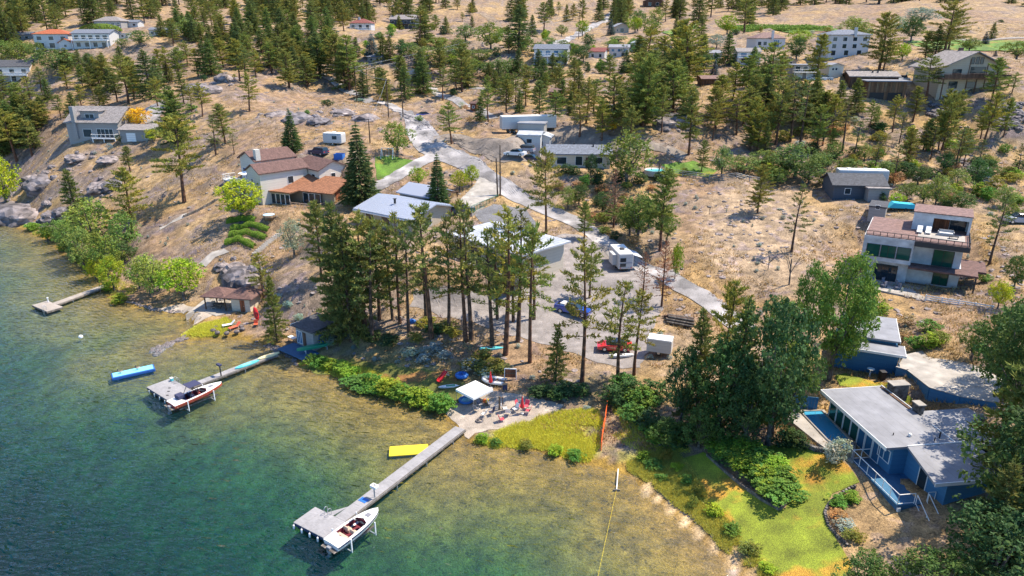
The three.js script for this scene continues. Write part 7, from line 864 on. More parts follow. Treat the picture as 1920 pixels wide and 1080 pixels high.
// ---------------------------------------------------------------- vehicles
const wheelGeo = { tyre: null, rim: null };
function wheel(p, x, z, r = 0.33) { const w = obj('wheel', bar([x - 0.11, r, z], [x + 0.11, r, z], r, 16), M.rubber, p); obj('rim', bar([x - 0.118, r, z], [x + 0.118, r, z], r * 0.6, 12), M.steel, w); }
function slab(profile, w, bev = 0.08) { const s = new THREE.Shape(profile.map(([z, y]) => new THREE.Vector2(z, y))); return new THREE.ExtrudeGeometry(s, { depth: w - 2 * bev, bevelEnabled: true, bevelSize: bev * 0.6, bevelThickness: bev, bevelSegments: 3, curveSegments: 4 }).translate(0, 0, -w / 2 + bev).rotateY(-Math.PI / 2); }
function car(label, paint, pos, turn, { kind = 'sedan', category = 'car', name = 'parked_car' } = {}) { // front faces -z... the shape's x axis runs from nose (-) to tail (+)
  const t = thing(name, label, category, pos, turn), w = 1.82;
  const body = { sedan: [[-2.25, 0.35], [-2.28, 0.62], [-1.2, 0.86], [1.7, 0.92], [2.25, 0.85], [2.28, 0.4], [1.9, 0.28], [-1.9, 0.28]], suv: [[-2.3, 0.4], [-2.33, 0.85], [-1.2, 1.02], [2.2, 1.08], [2.28, 0.45], [1.9, 0.32], [-1.9, 0.32]], truck: [[-2.6, 0.45], [-2.65, 0.95], [-1.25, 1.1], [2.75, 1.1], [2.75, 0.5], [2.3, 0.42], [-2.3, 0.42]] }[kind];
  const cab = { sedan: [[-1.15, 0.88], [-0.4, 1.38], [0.85, 1.4], [1.65, 0.94]], suv: [[-1.15, 1.03], [-0.5, 1.62], [1.9, 1.6], [2.18, 1.08]], truck: [[-1.2, 1.08], [-0.5, 1.75], [0.75, 1.75], [0.95, 1.1]] }[kind], top = { sedan: [-0.35, 0.8, 1.37], suv: [-0.45, 1.85, 1.59], truck: [-0.45, 0.72, 1.73] }[kind];
  obj('body', slab(body, w), paint, t); obj('cabin_glass', slab(cab, w - 0.26, 0.1), M.glass, t); obj('roof', rbx(-w / 2 + 0.24, w / 2 - 0.24, top[2], top[2] + 0.07, top[0], top[1], 0.03), paint, t);
  for (const s of [-1, 1]) obj('pillar', [bar([s * (w / 2 - 0.15), cab[0][1], cab[0][0] + 0.05], [s * (w / 2 - 0.22), top[2], top[0]], 0.035, 4), bar([s * (w / 2 - 0.15), cab[3][1], cab[3][0] - 0.05], [s * (w / 2 - 0.22), top[2], top[1]], 0.05, 4), bar([s * (w / 2 - 0.13), cab[0][1], 0.25], [s * (w / 2 - 0.2), top[2], 0.25], 0.03, 4)], paint, t);
  const wb = kind === 'truck' ? 1.75 : 1.35, r = kind === 'truck' ? 0.4 : 0.33; for (const z of [-wb, wb]) for (const x of [-w / 2 + 0.1, w / 2 - 0.1]) wheel(t, x, z, r);
  const nose = body[1][0], ny = body[1][1] - 0.12; for (const x of [-0.62, 0.62]) { obj('headlight', rbx(x - 0.2, x + 0.2, ny - 0.08, ny + 0.08, nose - 0.06, nose + 0.1, 0.03), M.plasticwhite, t); const tz = kind === 'truck' ? 2.75 : 2.22; obj('tail_light', rbx(x - 0.18, x + 0.18, ny - 0.02, ny + 0.14, tz - 0.04, tz + 0.09, 0.03), M.red, t); }
  for (const x of [-1, 1]) obj('mirror', rbx(x - 0.08, x + 0.08, cab[0][1], cab[0][1] + 0.14, -0.85, -0.75, 0.03), paint, t);
  if (kind === 'truck') { obj('cargo_bed', [bx(-0.72, 0.72, 1.165, 1.2, 1.05, 2.65)], M.dark, t); obj('bed_rail', [bx(-0.84, -0.72, 1.165, 1.3, 1.0, 2.72), bx(0.72, 0.84, 1.165, 1.3, 1.0, 2.72), bx(-0.72, 0.72, 1.165, 1.3, 2.64, 2.72)], paint, t); }
  return t;
}
car('bright red coupe parked on the gravel yard', M.redcar, [13.83, 3.19, -85.16], R(84));
car('blue pickup truck parked on the gravel yard', M.bluecar, [9.05, 4.48, -94.8], R(-118), { kind: 'truck', category: 'pickup', name: 'pickup_truck' }).updateMatrixWorld();
{ const c = thing('cargo_box', 'white storage box lying in the bed of the blue pickup', 'box', [9.05, 4.48, -94.8], R(-118)); obj('body', rbx(-0.6, 0.6, 1.202, 1.5, 1.2, 1.9), M.plasticwhite, c); obj('lid', rbx(-0.62, 0.62, 1.503, 1.56, 1.18, 1.92, 0.02), M.trim, c); }
car('blue sedan stopped on the road junction', M.bluecar, [-22.96, 22.73, -187.46], R(-70));
car('dark navy station wagon beside the white retaining wall', M.navycar, [-9.21, 12.41, -124.45], R(-62), { kind: 'suv' });
car('white van half hidden beside the orange carport', M.whitecar, [-16.2, 12.06, -128.84], R(-80), { kind: 'suv' });
car('black hatchback behind the cream house', M.navycar, [-42.16, 18.58, -152.24], R(60), { kind: 'suv' });
car('white sedan in the row below the box trailer', M.whitecar, [0.67, 19.35, -146.01], R(70)); car('silver hatchback in the row below the box trailer', M.greycar, [2.65, 19.25, -150.92], R(70), { kind: 'suv' }); car('navy sedan parked nearest the slope below the box trailer', M.navycar, [3.61, 18.04, -147.16], R(66));
car('white pickup parked by the brown shed', M.whitecar, [96.17, 32.09, -178.28], R(-60), { kind: 'truck', category: 'pickup', name: 'pickup_truck' }); car('white car under the railed deck building', M.whitecar, [76.22, 32.3, -181.09], R(80)); car('silver car beside the railed deck building', M.greycar, [77.88, 32.29, -181.23], R(84)); car('silver car at the grey garage on the left slope', M.greycar, [-92.24, 19.91, -187.91], R(40));
car('pale car on the shaded drive behind pines', M.greycar, [23.28, 25.85, -172.65], R(70)); car('silver car at the edge of the dry slope', M.greycar, [82.91, 14.2, -110.26], R(80), { kind: 'suv' });
function boxTrailer(name, label, cat, pos, turn, L, Wd, Ht, y0, o = {}) {
  const t = thing(name, label, cat, pos, turn); obj('body', rbx(-L / 2, L / 2, y0, y0 + Ht, -Wd / 2, Wd / 2, o.r ?? 0.08), o.mat ?? M.white, t);
  const rf = obj('roof', rbx(-L / 2 + 0.05, L / 2 - 0.05, y0 + Ht + 0.002, y0 + Ht + 0.06, -Wd / 2 + 0.05, Wd / 2 - 0.05, 0.02), M.trim, t); for (const x of o.hatches ?? []) obj('roof_unit', rbx(x - 0.4, x + 0.4, y0 + Ht + 0.063, y0 + Ht + 0.28, -0.35, 0.35, 0.05), o.unit ?? M.trim, rf);
  for (const [f, u, y, w, h] of o.wins ?? []) win(t, f, u, f === 'f' ? Wd / 2 + 0.003 : f === 'b' ? -Wd / 2 - 0.003 : f === 'r' ? L / 2 + 0.003 : -L / 2 - 0.003, y0 + y, w, h, M.glass, M.dark);
  for (const x of o.wheels ?? [0]) for (const z of [-Wd / 2 + 0.2, Wd / 2 - 0.2]) { const w = obj('wheel', bar([x, 0.36, z - 0.12], [x, 0.36, z + 0.12], 0.36, 14), M.rubber, t); obj('rim', bar([x, 0.36, z - 0.126], [x, 0.36, z + 0.126], 0.2, 10), M.steel, w); }
  if (y0 > 0.5) obj('chassis', bx(-L / 2 + 0.3, L / 2 - 0.3, y0 - 0.25, y0 - 0.002, -0.5, 0.5), M.dark, t);
  return t;
}
{
  boxTrailer('box_trailer', 'long white box trailer parked on the upper gravel lot', 'trailer', [3.74, 21.8, -164.57], R(14), 13, 2.6, 2.8, 1.0, { wheels: [-4.6, -3.6], wins: [['r', 0, 1.2, 0.5, 0.5]], mat: M.white });
  const rv = boxTrailer('travel_trailer', 'white travel trailer with awning on the gravel yard', 'trailer', [17.9, 7.15, -108.6], R(-82), 5.6, 2.4, 2.5, 0.55, { r: 0.14, wheels: [-0.5, 0.5], hatches: [0.2], unit: M.dark, wins: [['r', 0.5, 1.3, 0.8, 0.5], ['r', 0.5, 0.5, 0.8, 0.4], ['f', 0.6, 1, 1, 0.6]] });
  obj('slide_out', rbx(-0.6, 1.6, 0.9, 2.7, 1.2, 1.9, 0.05), M.white, rv); obj('stripe', [bx(2.803, 2.812, 1.5, 1.75, -1, 0.1), bx(2.803, 2.812, 0.75, 0.85, -1, 1)], M.greycar, rv); for (const z of [-0.9, 0.9]) obj('tail_light', rbx(2.803, 2.83, 0.7, 0.85, z - 0.12, z + 0.12, 0.01), M.red, rv);
  obj('awning', [tri([[[-1.5, 2.75, -1.22], [2.2, 2.75, -1.22], [2.2, 2.1, -3]], [[-1.5, 2.75, -1.22], [2.2, 2.1, -3], [-1.5, 2.1, -3]]]), bar([-1.4, 0, -3], [-1.4, 2.1, -3], 0.03), bar([2.1, 0, -3], [2.1, 2.1, -3], 0.03)], new THREE.MeshStandardMaterial({ color: 0xb9bcc4, side: THREE.DoubleSide, roughness: 0.9 }), rv);
  boxTrailer('motorhome', 'white fifth-wheel motorhome behind the charcoal garage', 'trailer', [67.11, 15.61, -132.43], R(-8), 9, 2.5, 2.7, 0.6, { r: 0.15, wheels: [1.5, 2.5], hatches: [-2.5, 0.5, 3], wins: [['f', -2.6, 1.2, 1.1, 0.6], ['f', 1.2, 1.1, 0.9, 0.6], ['f', 2.6, 1.1, 0.9, 0.6]] });
  boxTrailer('camper', 'small white camper on the bare pad by the cream house', 'trailer', [-39.98, 19.78, -158.16], R(-14), 4.6, 2.3, 2.2, 0.5, { r: 0.25, wheels: [0], wins: [['f', 0.6, 1, 0.9, 0.6]], hatches: [0] });
  boxTrailer('utility_trailer', 'white utility trailer half under the green trees by the yard', 'trailer', [19.51, 3.48, -83.38], R(-20), 3.2, 1.9, 1.8, 0.45, { r: 0.08, wheels: [0], wins: [] });
  const bin = thing('skip_bin', 'small blue open bin on the dirt yard', 'bin', [-36.96, 17.93, -149.18], R(-10)); obj('body', [bx(-1, 1, 0.1, 1.3, -0.7, -0.62), bx(-1, 1, 0.1, 1.3, 0.62, 0.7), bx(-1, -0.92, 0.1, 1.3, -0.62, 0.62), bx(0.92, 1, 0.1, 1.3, -0.62, 0.62), bx(-0.92, 0.92, 0.1, 0.2, -0.62, 0.62)], M.tarp, bin); obj('rim', [bx(-1.06, 1.06, 1.303, 1.38, 0.6, 0.74), bx(-1.06, 1.06, 1.303, 1.38, -0.74, -0.6)], M.tarp, bin);
}
board('kayak', 'white kayak lying beside the red coupe', 'kayak', [14.5, 3.05, -83.29], R(4), 3.4, 0.7, M.plasticwhite, M.plasticwhite, 0.22, true);
board('kayak', 'pale turquoise kayak on the bank beneath the pines', 'kayak', [-2.77, 2.76, -86.07], R(4), 3.2, 0.75, M.turquoise, M.turquoise, 0.22, true);
board('paddle_board', 'white and green paddle board on the dry lawn', 'board', [-7.77, 0.87, -78.9], R(12), 3.2, 0.7, M.plasticwhite, M.greenboat);
board('canoe', 'long green canoe on the rack beside the boathouse', 'canoe', [-28.02, -90.13].toSpliced(1, 0, 1.15), R(28), 5.2, 0.9, M.greenboat, M.greenboat, 0.35);
{ const r = thing('canoe_rack', 'white timber rack holding the green canoe', 'rack', [-28.02, -90.13].toSpliced(1, 0, 0.3), R(28)); for (const x of [-1.5, 1.5]) obj('trestle', [bar([x, -0.3, -0.4], [x, 0.85, -0.4], 0.05, 4), bar([x, -0.3, 0.4], [x, 0.85, 0.4], 0.05, 4), bar([x, 0.8, -0.5], [x, 0.8, 0.5], 0.05, 4)], M.plasticwhite, r); }
board('canoe', 'upturned dark hull stored behind the green canoe', 'canoe', [-24.78, 1.58, -92.07], R(24), 4, 0.8, M.navycloth, M.navycloth, 0.3);
// ---------------------------------------------------------------- beach furniture
{
  const t = thing('canopy_tent', 'white pop-up canopy tent on the sandy beach', 'tent', [-4.59, -75.28].toSpliced(1, 0, 0.42), R(-45)), h = 1.62, y = 2.05, cloth = new THREE.MeshStandardMaterial({ color: 0xe9e9e6, roughness: 0.9, side: THREE.DoubleSide });
  const c = [[-h, -h], [h, -h], [h, h], [-h, h]]; obj('canopy', tri(c.map((p, i) => { const q = c[(i + 1) % 4]; return [[[p[0], y, p[1]], [q[0], y, q[1]], [0, y + 0.85, 0]]]; }).flat()), cloth, t); c.forEach((p, i) => { const q = c[(i + 1) % 4]; obj('valance', tri([[[p[0], y, p[1]], [q[0], y, q[1]], [q[0], y - 0.28, q[1]]], [[p[0], y, p[1]], [q[0], y - 0.28, q[1]], [p[0], y - 0.28, p[1]]]]), cloth, t); obj('leg', bar([p[0] * 0.97, 0, p[1] * 0.97], [p[0] * 0.97, y - 0.02, p[1] * 0.97], 0.03, 5), M.greymetal, t); obj('brace', bar([p[0] * 0.95, y - 0.3, p[1] * 0.95], [(p[0] + q[0]) * 0.47, y - 0.05, (p[1] + q[1]) * 0.47], 0.018, 4), M.greymetal, t); });
  const pool = thing('paddling_pool', 'blue paddling pool in the shade of the canopy tent', 'paddling pool', [-5.67, 0.57, -75.73]); obj('ring', new THREE.TorusGeometry(0.8, 0.16, 8, 24).rotateX(Math.PI / 2).translate(0, 0.16, 0), M.tarp, pool); obj('water', lathe([[0, 0.16], [0.75, 0.16], [0.75, 0.1], [0, 0.1]], 24), M.pool, pool);
}
function foldChair(label, fabric, pos, turn, group, low = false) { const t = thing('folding_chair', label, 'chair', pos, turn, group), y = low ? 0.25 : 0.42; obj('seat', rbx(-0.27, 0.27, y, y + 0.04, -0.25, 0.27, 0.015), fabric, t); obj('backrest', rbx(-0.27, 0.27, 0, 0.62, -0.02, 0.02, 0.015).rotateX(-0.3).translate(0, y + 0.05, -0.26), fabric, t); for (const s of [-1, 1]) { obj('leg', bar([s * 0.28, 0, -0.28], [s * 0.28, y + 0.18, 0.26], 0.018, 5), M.steel, t); obj('leg', bar([s * 0.28, 0, 0.3], [s * 0.28, y + 0.1, -0.28], 0.018, 5), M.steel, t); obj('armrest', bar([s * 0.29, y + 0.22, -0.3], [s * 0.29, y + 0.2, 0.22], 0.025, 5), M.dark, t); } return t; }
const sandY = (x, z) => yAt(x, z) + 0.04;
[[-3.89, -74.15], [-2.65, -74.15], [-4.3, -73.34]].forEach(([x, z], i) => foldChair('charcoal folding chair beside the canopy tent', M.greycloth, [x, sandY(x, z), z], R(40 + i * 55), 'charcoal chairs by the tent'));
{ const [x, z] = [-2.48, -72.34]; foldChair('navy folding chair alone in the middle of the sand', M.navycloth, [x, sandY(x, z), z], R(-70)); }
[[-0.83, -72.8], [-0.44, -72.05], [-3.36, -72.14], [0.38, -72.56]].forEach(([x, z], i) => foldChair('pale grey folding chair on the open sand', M.cloth, [x, sandY(x, z), z], R(100 + i * 70), 'pale grey beach chairs'));
[[0.83, -73.1], [1.72, -72.93], [1.9, -72.16]].forEach(([x, z], i) => foldChair('red folding chair around the closed red parasol', M.pink, [x, sandY(x, z), z], R(60 - i * 80), 'red chairs by the parasol'));
{ const [x, z] = [-1.19, -71.02]; foldChair('low red beach chair set apart near the yellow grass', M.pink, [x, sandY(x, z), z], R(110), null, true); }
function parasol(label, [x, z], h = 2.4) { const t = thing('parasol', label, 'parasol', [x, sandY(x, z), z]); obj('pole', bar([0, 0, 0], [0, h, 0], 0.03, 6), M.steel, t); obj('closed_canopy', lathe([[0, h], [0.05, h - 0.1], [0.16, h - 0.9], [0.27, h - 1.5], [0.22, h - 1.62], [0, h - 1.5]], 9), M.red, t); obj('base', lathe([[0, 0], [0.28, 0], [0.26, 0.08], [0.05, 0.12], [0, 0.12]], 14), M.greymetal, t); }
parasol('closed red parasol among the red chairs', [1.2, -72.22]); parasol('closed red parasol beside the white inflatable boat', [-2.68, -77.68]);
{
  const t = thing('inflatable_boat', 'white inflatable boat resting above the beach', 'inflatable boat', [-2.24, 1.57, -78.74], R(-18)); const c = new THREE.CatmullRomCurve3([V(1.5, 0.3, -0.6), V(-0.8, 0.3, -0.6), V(-1.5, 0.38, 0), V(-0.8, 0.3, 0.6), V(1.5, 0.3, 0.6)]); obj('tube', new THREE.TubeGeometry(c, 40, 0.24, 10), M.gel, t); obj('floor', bx(-1.2, 1.4, 0.1, 0.16, -0.55, 0.55), M.greycloth, t); obj('transom', bx(1.35, 1.42, 0.1, 0.55, -0.6, 0.6), M.dark, t); obj('bench', bx(-0.1, 0.2, 0.36, 0.4, -0.5, 0.5), M.greycloth, t);
  const b = thing('notice_board', 'brown wooden notice board with white frame above the beach', 'sign', [-0.2, 1.85, -78.92], R(-5)); obj('board', bx(-0.7, 0.7, 0.35, 1.5, -0.03, 0.03), M.redwood, b); obj('frame', [bx(-0.78, -0.7, 0, 1.6, -0.05, 0.05), bx(0.7, 0.78, 0, 1.6, -0.05, 0.05), bx(-0.7, 0.7, 1.503, 1.6, -0.05, 0.05)], M.plasticwhite, b); obj('shelf', bx(-0.66, 0.66, 0.9, 0.96, 0.032, 0.12), M.wood, b);
  const s = thing('toy_slide', 'small red plastic slide on the dry lawn', 'slide', [-8.85, 1.08, -80.39], R(-40)); obj('chute', [profileX([[1, 0.05], [0.8, 0.05], [-0.5, 1.0], [-0.4, 1.1], [0.85, 0.18], [1, 0.18]], -0.24, 0.24)], M.red, s); obj('side', profileX([[1, 0.05], [-0.5, 1.05], [-0.5, 1.25], [1, 0.3]], -0.29, -0.244), M.red, s); obj('side', profileX([[1, 0.05], [-0.5, 1.05], [-0.5, 1.25], [1, 0.3]], 0.244, 0.29), M.red, s); obj('ladder', [bar([-0.2, 0, -0.9], [-0.2, 1.2, -0.5], 0.03), bar([0.2, 0, -0.9], [0.2, 1.2, -0.5], 0.03), bar([-0.2, 0.4, -0.77], [0.2, 0.4, -0.77], 0.03), bar([-0.2, 0.8, -0.63], [0.2, 0.8, -0.63], 0.03)], M.plasticwhite, s);
  const tb = thing('towable_tube', 'blue towable tube on the dry lawn', 'tube', [-6.5, 1.41, -80.51]); obj('ring', new THREE.TorusGeometry(0.62, 0.27, 10, 24).rotateX(Math.PI / 2).translate(0, 0.27, 0), M.tarp, tb); obj('cover', lathe([[0, 0.36], [0.45, 0.34], [0.5, 0.3], [0, 0.28]], 20), M.deepblue, tb);
  const p = thing('post_frame', 'brown driftwood frame of two tall posts standing in the sand', 'frame', [-1.41, 0.77, -73.31]); obj('post', [bar([-0.12, 0, 0], [-0.1, 0.9, 0.02], 0.11, 7, 0.09), bar([-0.1, 0.9, 0.02], [-0.06, 1.75, 0], 0.14, 7, 0.08)], M.wood, p); obj('post', bar([0.26, 0, 0.05], [0.3, 1.7, 0], 0.06, 6, 0.05), M.barkRed, p); obj('crosspiece', bar([-0.2, 1.6, 0], [0.36, 1.62, 0], 0.05, 6), M.wood, p);
  const lq = [-3.25, 0.69, -74.46], cr = thing('crate', 'slatted wooden crate beside the canopy tent', 'crate', lq); for (let k = 0; k < 3; k++) obj('slat', bx(-0.3, 0.4, 0.02 + k * 0.13, 0.13 + k * 0.13, 0.22, 0.25), M.oldwood, cr); obj('box', bx(-0.29, 0.39, 0, 0.39, -0.25, 0.218), M.oldwood, cr);
  for (const [m, l, x0, x1] of [[M.orange, 'orange life jacket lying on the wooden crate', -0.3, 0.06], [M.yellow, 'yellow life jacket lying on the wooden crate', 0.08, 0.4]]) { const lj = thing('life_jacket', l, 'life jacket', [lq[0], lq[1] + 0.393, lq[2]]); obj('left_panel', rbx(x0, (x0 + x1) / 2 - 0.01, 0, 0.5, -0.1, 0.1, 0.06), m, lj); obj('right_panel', rbx((x0 + x1) / 2 + 0.01, x1, 0, 0.5, -0.1, 0.1, 0.06), m, lj); obj('strap', bx(x0 - 0.005, x1 + 0.005, 0.2, 0.24, -0.105, 0.105), M.dark, lj); }
  const bin = thing('bin', 'navy plastic bin in the shade above the beach', 'bin', [-0.87, 1.44, -77]); obj('body', rbx(-0.3, 0.3, 0, 0.75, -0.28, 0.28), M.navycloth, bin); obj('lid', rbx(-0.33, 0.33, 0.753, 0.82, -0.31, 0.31), M.dark, bin);
  const ft = thing('fire_pit', 'small dark fire ring on the sand', 'fire pit', [-3.83, 0.34, -71.31]); obj('ring', new THREE.TorusGeometry(0.4, 0.1, 6, 14).rotateX(Math.PI / 2).translate(0, 0.1, 0), M.rockDark, ft); obj('ash', lathe([[0, 0.06], [0.38, 0.05], [0.38, 0.02], [0, 0.02]], 14), M.dark, ft);
  const hm = thing('tarp_bundle', 'bright blue tarp bundle hung between the pine trunks', 'tarp', [-14.48, 3.54, -92.2]); obj('cloth', new THREE.SphereGeometry(0.7, 14, 9).scale(1, 0.55, 0.5).translate(0, 0.8, 0), M.tarp, hm); obj('rope', [bar([-0.6, 0.9, 0], [-1.6, 1.6, 0], 0.02, 4), bar([0.6, 0.9, 0], [1.6, 1.6, 0], 0.02, 4)], M.plasticwhite, hm);
  const lg = (l, m, q, a) => { const [x, z] = q, s = thing('sun_lounger', l, 'sun lounger', [x, sandY(x, z), z], a); obj('bed', rbx(-0.32, 0.32, 0.28, 0.36, -0.4, 1, 0.03), m, s); obj('backrest', rbx(-0.32, 0.32, 0, 0.08, -0.75, 0, 0.03).rotateX(0.75).translate(0, 0.3, -0.38), m, s); for (const [xx, zz] of [[-0.28, 0.9], [0.28, 0.9], [-0.28, -0.4], [0.28, -0.4]]) obj('leg', bar([xx, 0, zz], [xx, 0.28, zz], 0.025, 5), M.plasticwhite, s); };
  lg('orange-red sun lounger on the small sandy point', M.terracotta, [-42.64, -98.22], R(-40)); lg('white sun lounger on the small sandy point', M.plasticwhite, [-43.68, -98.65], R(-60)); lg('tan chair on the concrete pavilion patio', M.tan, [-49.09, -106.17], R(20));
  const rk = thing('kayak', 'red kayak leaning upright under the dark pine', 'kayak', [-39.78, 1.15, -99.9], R(30)); obj('hull', new THREE.SphereGeometry(0.36, 16, 12).scale(1, 3.4, 0.7).rotateZ(0.12).translate(0, 1.2, 0), M.red, rk); obj('cockpit_rim', new THREE.TorusGeometry(0.22, 0.035, 6, 14).scale(1, 1.5, 1).translate(0, 1.2, 0.25), M.dark, rk); const rk2 = thing('deck_chair', 'orange deck chair in the shade beside the red kayak', 'chair', [-39.56, 0.78, -98.65], R(10)); obj('seat', rbx(-0.3, 0.3, 0.35, 0.42, -0.3, 0.3, 0.03), M.terracotta, rk2); obj('backrest', rbx(-0.3, 0.3, 0.42, 1, -0.32, -0.25, 0.03), M.terracotta, rk2); for (const x of [-0.26, 0.26]) for (const z of [-0.26, 0.26]) obj('leg', bar([x, 0, z], [x, 0.35, z], 0.025, 5), M.dark, rk2);
  for (let k = 0; k < 9; k++) { const a = k / 9 * 6.28, q = [-43.56, -97.83], s = obj('border_rock', new THREE.IcosahedronGeometry(0.45, 1).scale(1, 0.7, 0.9), M.rock); s.position.set(q[0] + Math.cos(a) * 2.2, yAt(q[0], q[1]) + 0.1, q[1] + Math.sin(a) * 1.6); s.rotation.y = a; tag(s, 'pale boulder edging the small sandy point', 'boulder', 'boulders of the sandy point'); }
}
{ // orange safety net fence
  const a = [[11.88, -74.9], [11.49, -73.37], [11.03, -71.13], [10.53, -68.93], [10.07, -67.05], [9.71, -64.96]], t = thing('safety_fence', 'bright orange mesh safety fence running down to the water', 'fence', [0, 0, 0]);
  for (let i = 0; i < a.length - 1; i++) { const [x0, z0] = a[i], [x1, z1] = a[i + 1], y0 = yAt(x0, z0) + 0.05, y1 = yAt(x1, z1) + 0.05, g = []; for (let k = 0; k <= 7; k++) g.push(bar([x0, y0 + k * 0.16, z0], [x1, y1 + k * 0.16, z1], 0.035, 4)); const n = 14; for (let k = 0; k <= n; k++) { const q = k / n; g.push(bar([lerp(x0, x1, q), lerp(y0, y1, q), lerp(z0, z1, q)], [lerp(x0, x1, q), lerp(y0, y1, q) + 1.12, lerp(z0, z1, q)], 0.03, 4)); } obj('net_panel', g, M.orangenet, t); obj('stake', bar([x0, y0 - 0.3, z0], [x0, y0 + 1.4, z0], 0.04, 5), M.oldwood, t); }
}
// ---------------------------------------------------------------- logs, rocks, poles, fences
{
  const t0 = [23.55, -91.72], y = yAt(...t0); for (let k = 0; k < 13; k++) { const rowN = k < 6 ? 0 : k < 10 ? 1 : 2, i = k - [0, 6, 10][rowN], g = ready([bar([-1.9 + hash2(k, 1) * 0.4, 0, 0], [1.9 + hash2(k, 2) * 0.4, 0, 0], 0.2, 9, 0.16)]), o = obj('log', g, k % 2 ? M.bark : M.barkGrey); o.position.set(t0[0] + 0.2 * rowN, y + 0.2 + rowN * 0.32, t0[1] + 0.9 - i * 0.42 - rowN * 0.2); o.rotation.y = R(-24 + (hash2(k, 5) - 0.5) * 9); tag(o, 'cut pine log in the stack beside the lower road', 'log', 'stacked logs'); }
  const rockG = (s) => { seed(s); const g = new THREE.IcosahedronGeometry(1, 3), p = g.attributes.position, f = [rr(0, 9), rr(0, 9)]; for (let i = 0; i < p.count; i++) { const v = V(p.getX(i), p.getY(i), p.getZ(i)), a = Math.atan2(v.z, v.x), q = fbm(a * 1.3 + f[0] + v.y, v.y * 2.2 + f[1], 3), st = Math.round(q * 5) / 5; const rg = 1 - Math.abs(fbm(a * 3.1 + f[1], v.y * 4 + f[0], 3) - 0.5) * 2; v.multiplyScalar(0.6 + 0.5 * lerp(q, st, 0.75) + 0.22 * rg); p.setXYZ(i, v.x, v.y, v.z); } g.deleteAttribute('normal'); g.computeVertexNormals(); return ready(g); };
  const RG = [61, 62, 63, 64, 65].map(rockG);
  const out = (label, group, list) => list.forEach(([x, z, w, h, d], i) => { const o = obj('rock_outcrop', RG[i % 5], i % 3 ? M.rock : M.rockDark); o.position.set(x, yAt(x, z) - h * 0.22, z); o.scale.set(w / 2, h * 0.72, (d ?? w) / 2); o.rotation.y = i * 1.7; tag(o, label, 'rock outcrop', group); for (let q = 0; q < 4; q++) { const a = hash2(i, q + 50) * 6.28, rr2 = w * (0.45 + 0.35 * hash2(i, q + 60)), sx = x + Math.cos(a) * rr2, sz = z + Math.sin(a) * rr2, sw = w * (0.12 + 0.2 * hash2(i, q + 70)), s = obj('rock_outcrop', RG[(i + q + 1) % 5], q % 2 ? M.rock : M.rockDark); s.position.set(sx, yAt(sx, sz) - sw * 0.08, sz); s.scale.set(sw / 2, sw * 0.36, sw * 0.42); s.rotation.y = a * 2; tag(s, 'small broken rock fragment among the ' + group, 'rock outcrop', 'pieces by ' + group); } });
  out('craggy grey rock outcrop at the lakeside edge of the left slope', 'lakeside crags', [[-123.01, -167.82, 12, 5], [-117.97, -165.13, 9, 4], [-127.3, -170.2, 10, 5], [-119.51, -173.96, 8, 4], [-123.99, -178.12, 6, 3], [-109.53, -161.46, 6, 2.6], [-106.54, -161.11, 5, 2.4]]);
  out('dark rock bluff shaded beside the pavilion', 'pavilion bluff', [[-46.66, -113.51, 6.5, 4], [-44.69, -111.73, 5.5, 4], [-48.98, -116.2, 4.5, 2.6], [-44.48, -113.6, 4, 3], [-51.67, -117.84, 3.2, 1.6]]);
  out('rugged rock outcrop on the bare slope above the cream house', 'slope crags', [[-94.52, -216.61, 9, 4], [-90.24, -226.81, 7, 4], [-88.46, -210.64, 8, 3], [-53.54, -177.94, 9, 3], [-36.51, -179.61, 8, 3], [-44.55, -185.53, 7, 2], [-47.06, -173.34, 6, 2], [-101.65, -175.53, 6, 2], [-112.38, -179.77, 6, 2], [-94.33, -163.13, 6, 2.5], [-97.2, -163.47, 7, 3], [-61.33, -185.76, 7, 2.2]]);
  out('broken rock ledge in the shaded gully', 'gully ledges', [[38.57, -165.4, 9, 3.4], [35.74, -163.55, 7, 3], [81.38, -130.88, 6, 1.6], [94.28, -140.54, 6, 1.6]]);
  seed(71); const sc = []; const poly = [[107.89, -160.18], [115.35, -161.17], [111.19, -152.98], [106.48, -154.71], [105.25, -158.09]], poly2 = [[97.03, -167.5], [102.33, -165.15], [101.07, -159.94], [96.28, -163.16]]; for (const [x, z] of [...fill(poly, 120, (x, z) => [x, z]), ...fill(poly2, 60, (x, z) => [x, z])]) sc.push([x, z, rr(0.4, 0.9), rr(0.3, 0.6)]); scatter('scree', RG[0], M.rockDark, sc, 'grey scree slope of broken stones beside the chalet', 'rocks', true);
  seed(72); const bs = []; for (const [x, z] of fill([[13, -60.9], [14.82, -57.64], [17.05, -53.8], [18.93, -49.91], [20.54, -46.22], [21.4, -46.45], [19.58, -50.59], [17.35, -55.09], [15.03, -58.74], [13.35, -61.4]], 240, (x, z) => [x, z])) bs.push([x, z, rr(0.05, 0.2), rr(0.05, 0.14)]); for (const [x, z] of fill([[-38.29, -94.73], [-31.4, -89.01], [-29.4, -86.01], [-30.49, -88.8], [-34.58, -93.11]], 160, (x, z) => [x, z])) bs.push([x, z, rr(0.08, 0.3), rr(0.08, 0.22)]); for (const [x, z] of fill([[-71.15, -113.85], [-59.31, -106.8], [-54.27, -105.43], [-54.06, -106.1], [-59.94, -108.18], [-66.35, -111.02]], 160, (x, z) => [x, z])) bs.push([x, z, rr(0.1, 0.3), rr(0.1, 0.22)]); for (const [x, z] of fill([[-52.75, -91.58], [-50.18, -97.21], [-49.01, -95.5], [-51.31, -90.2]], 120, (x, z) => [x, z])) bs.push([x, z, rr(0.15, 0.4), rr(0.12, 0.3)]); scatter('shore_stones', RG[2], M.rock, bs, 'stones and drift debris along the waterline', 'stones', true);
}
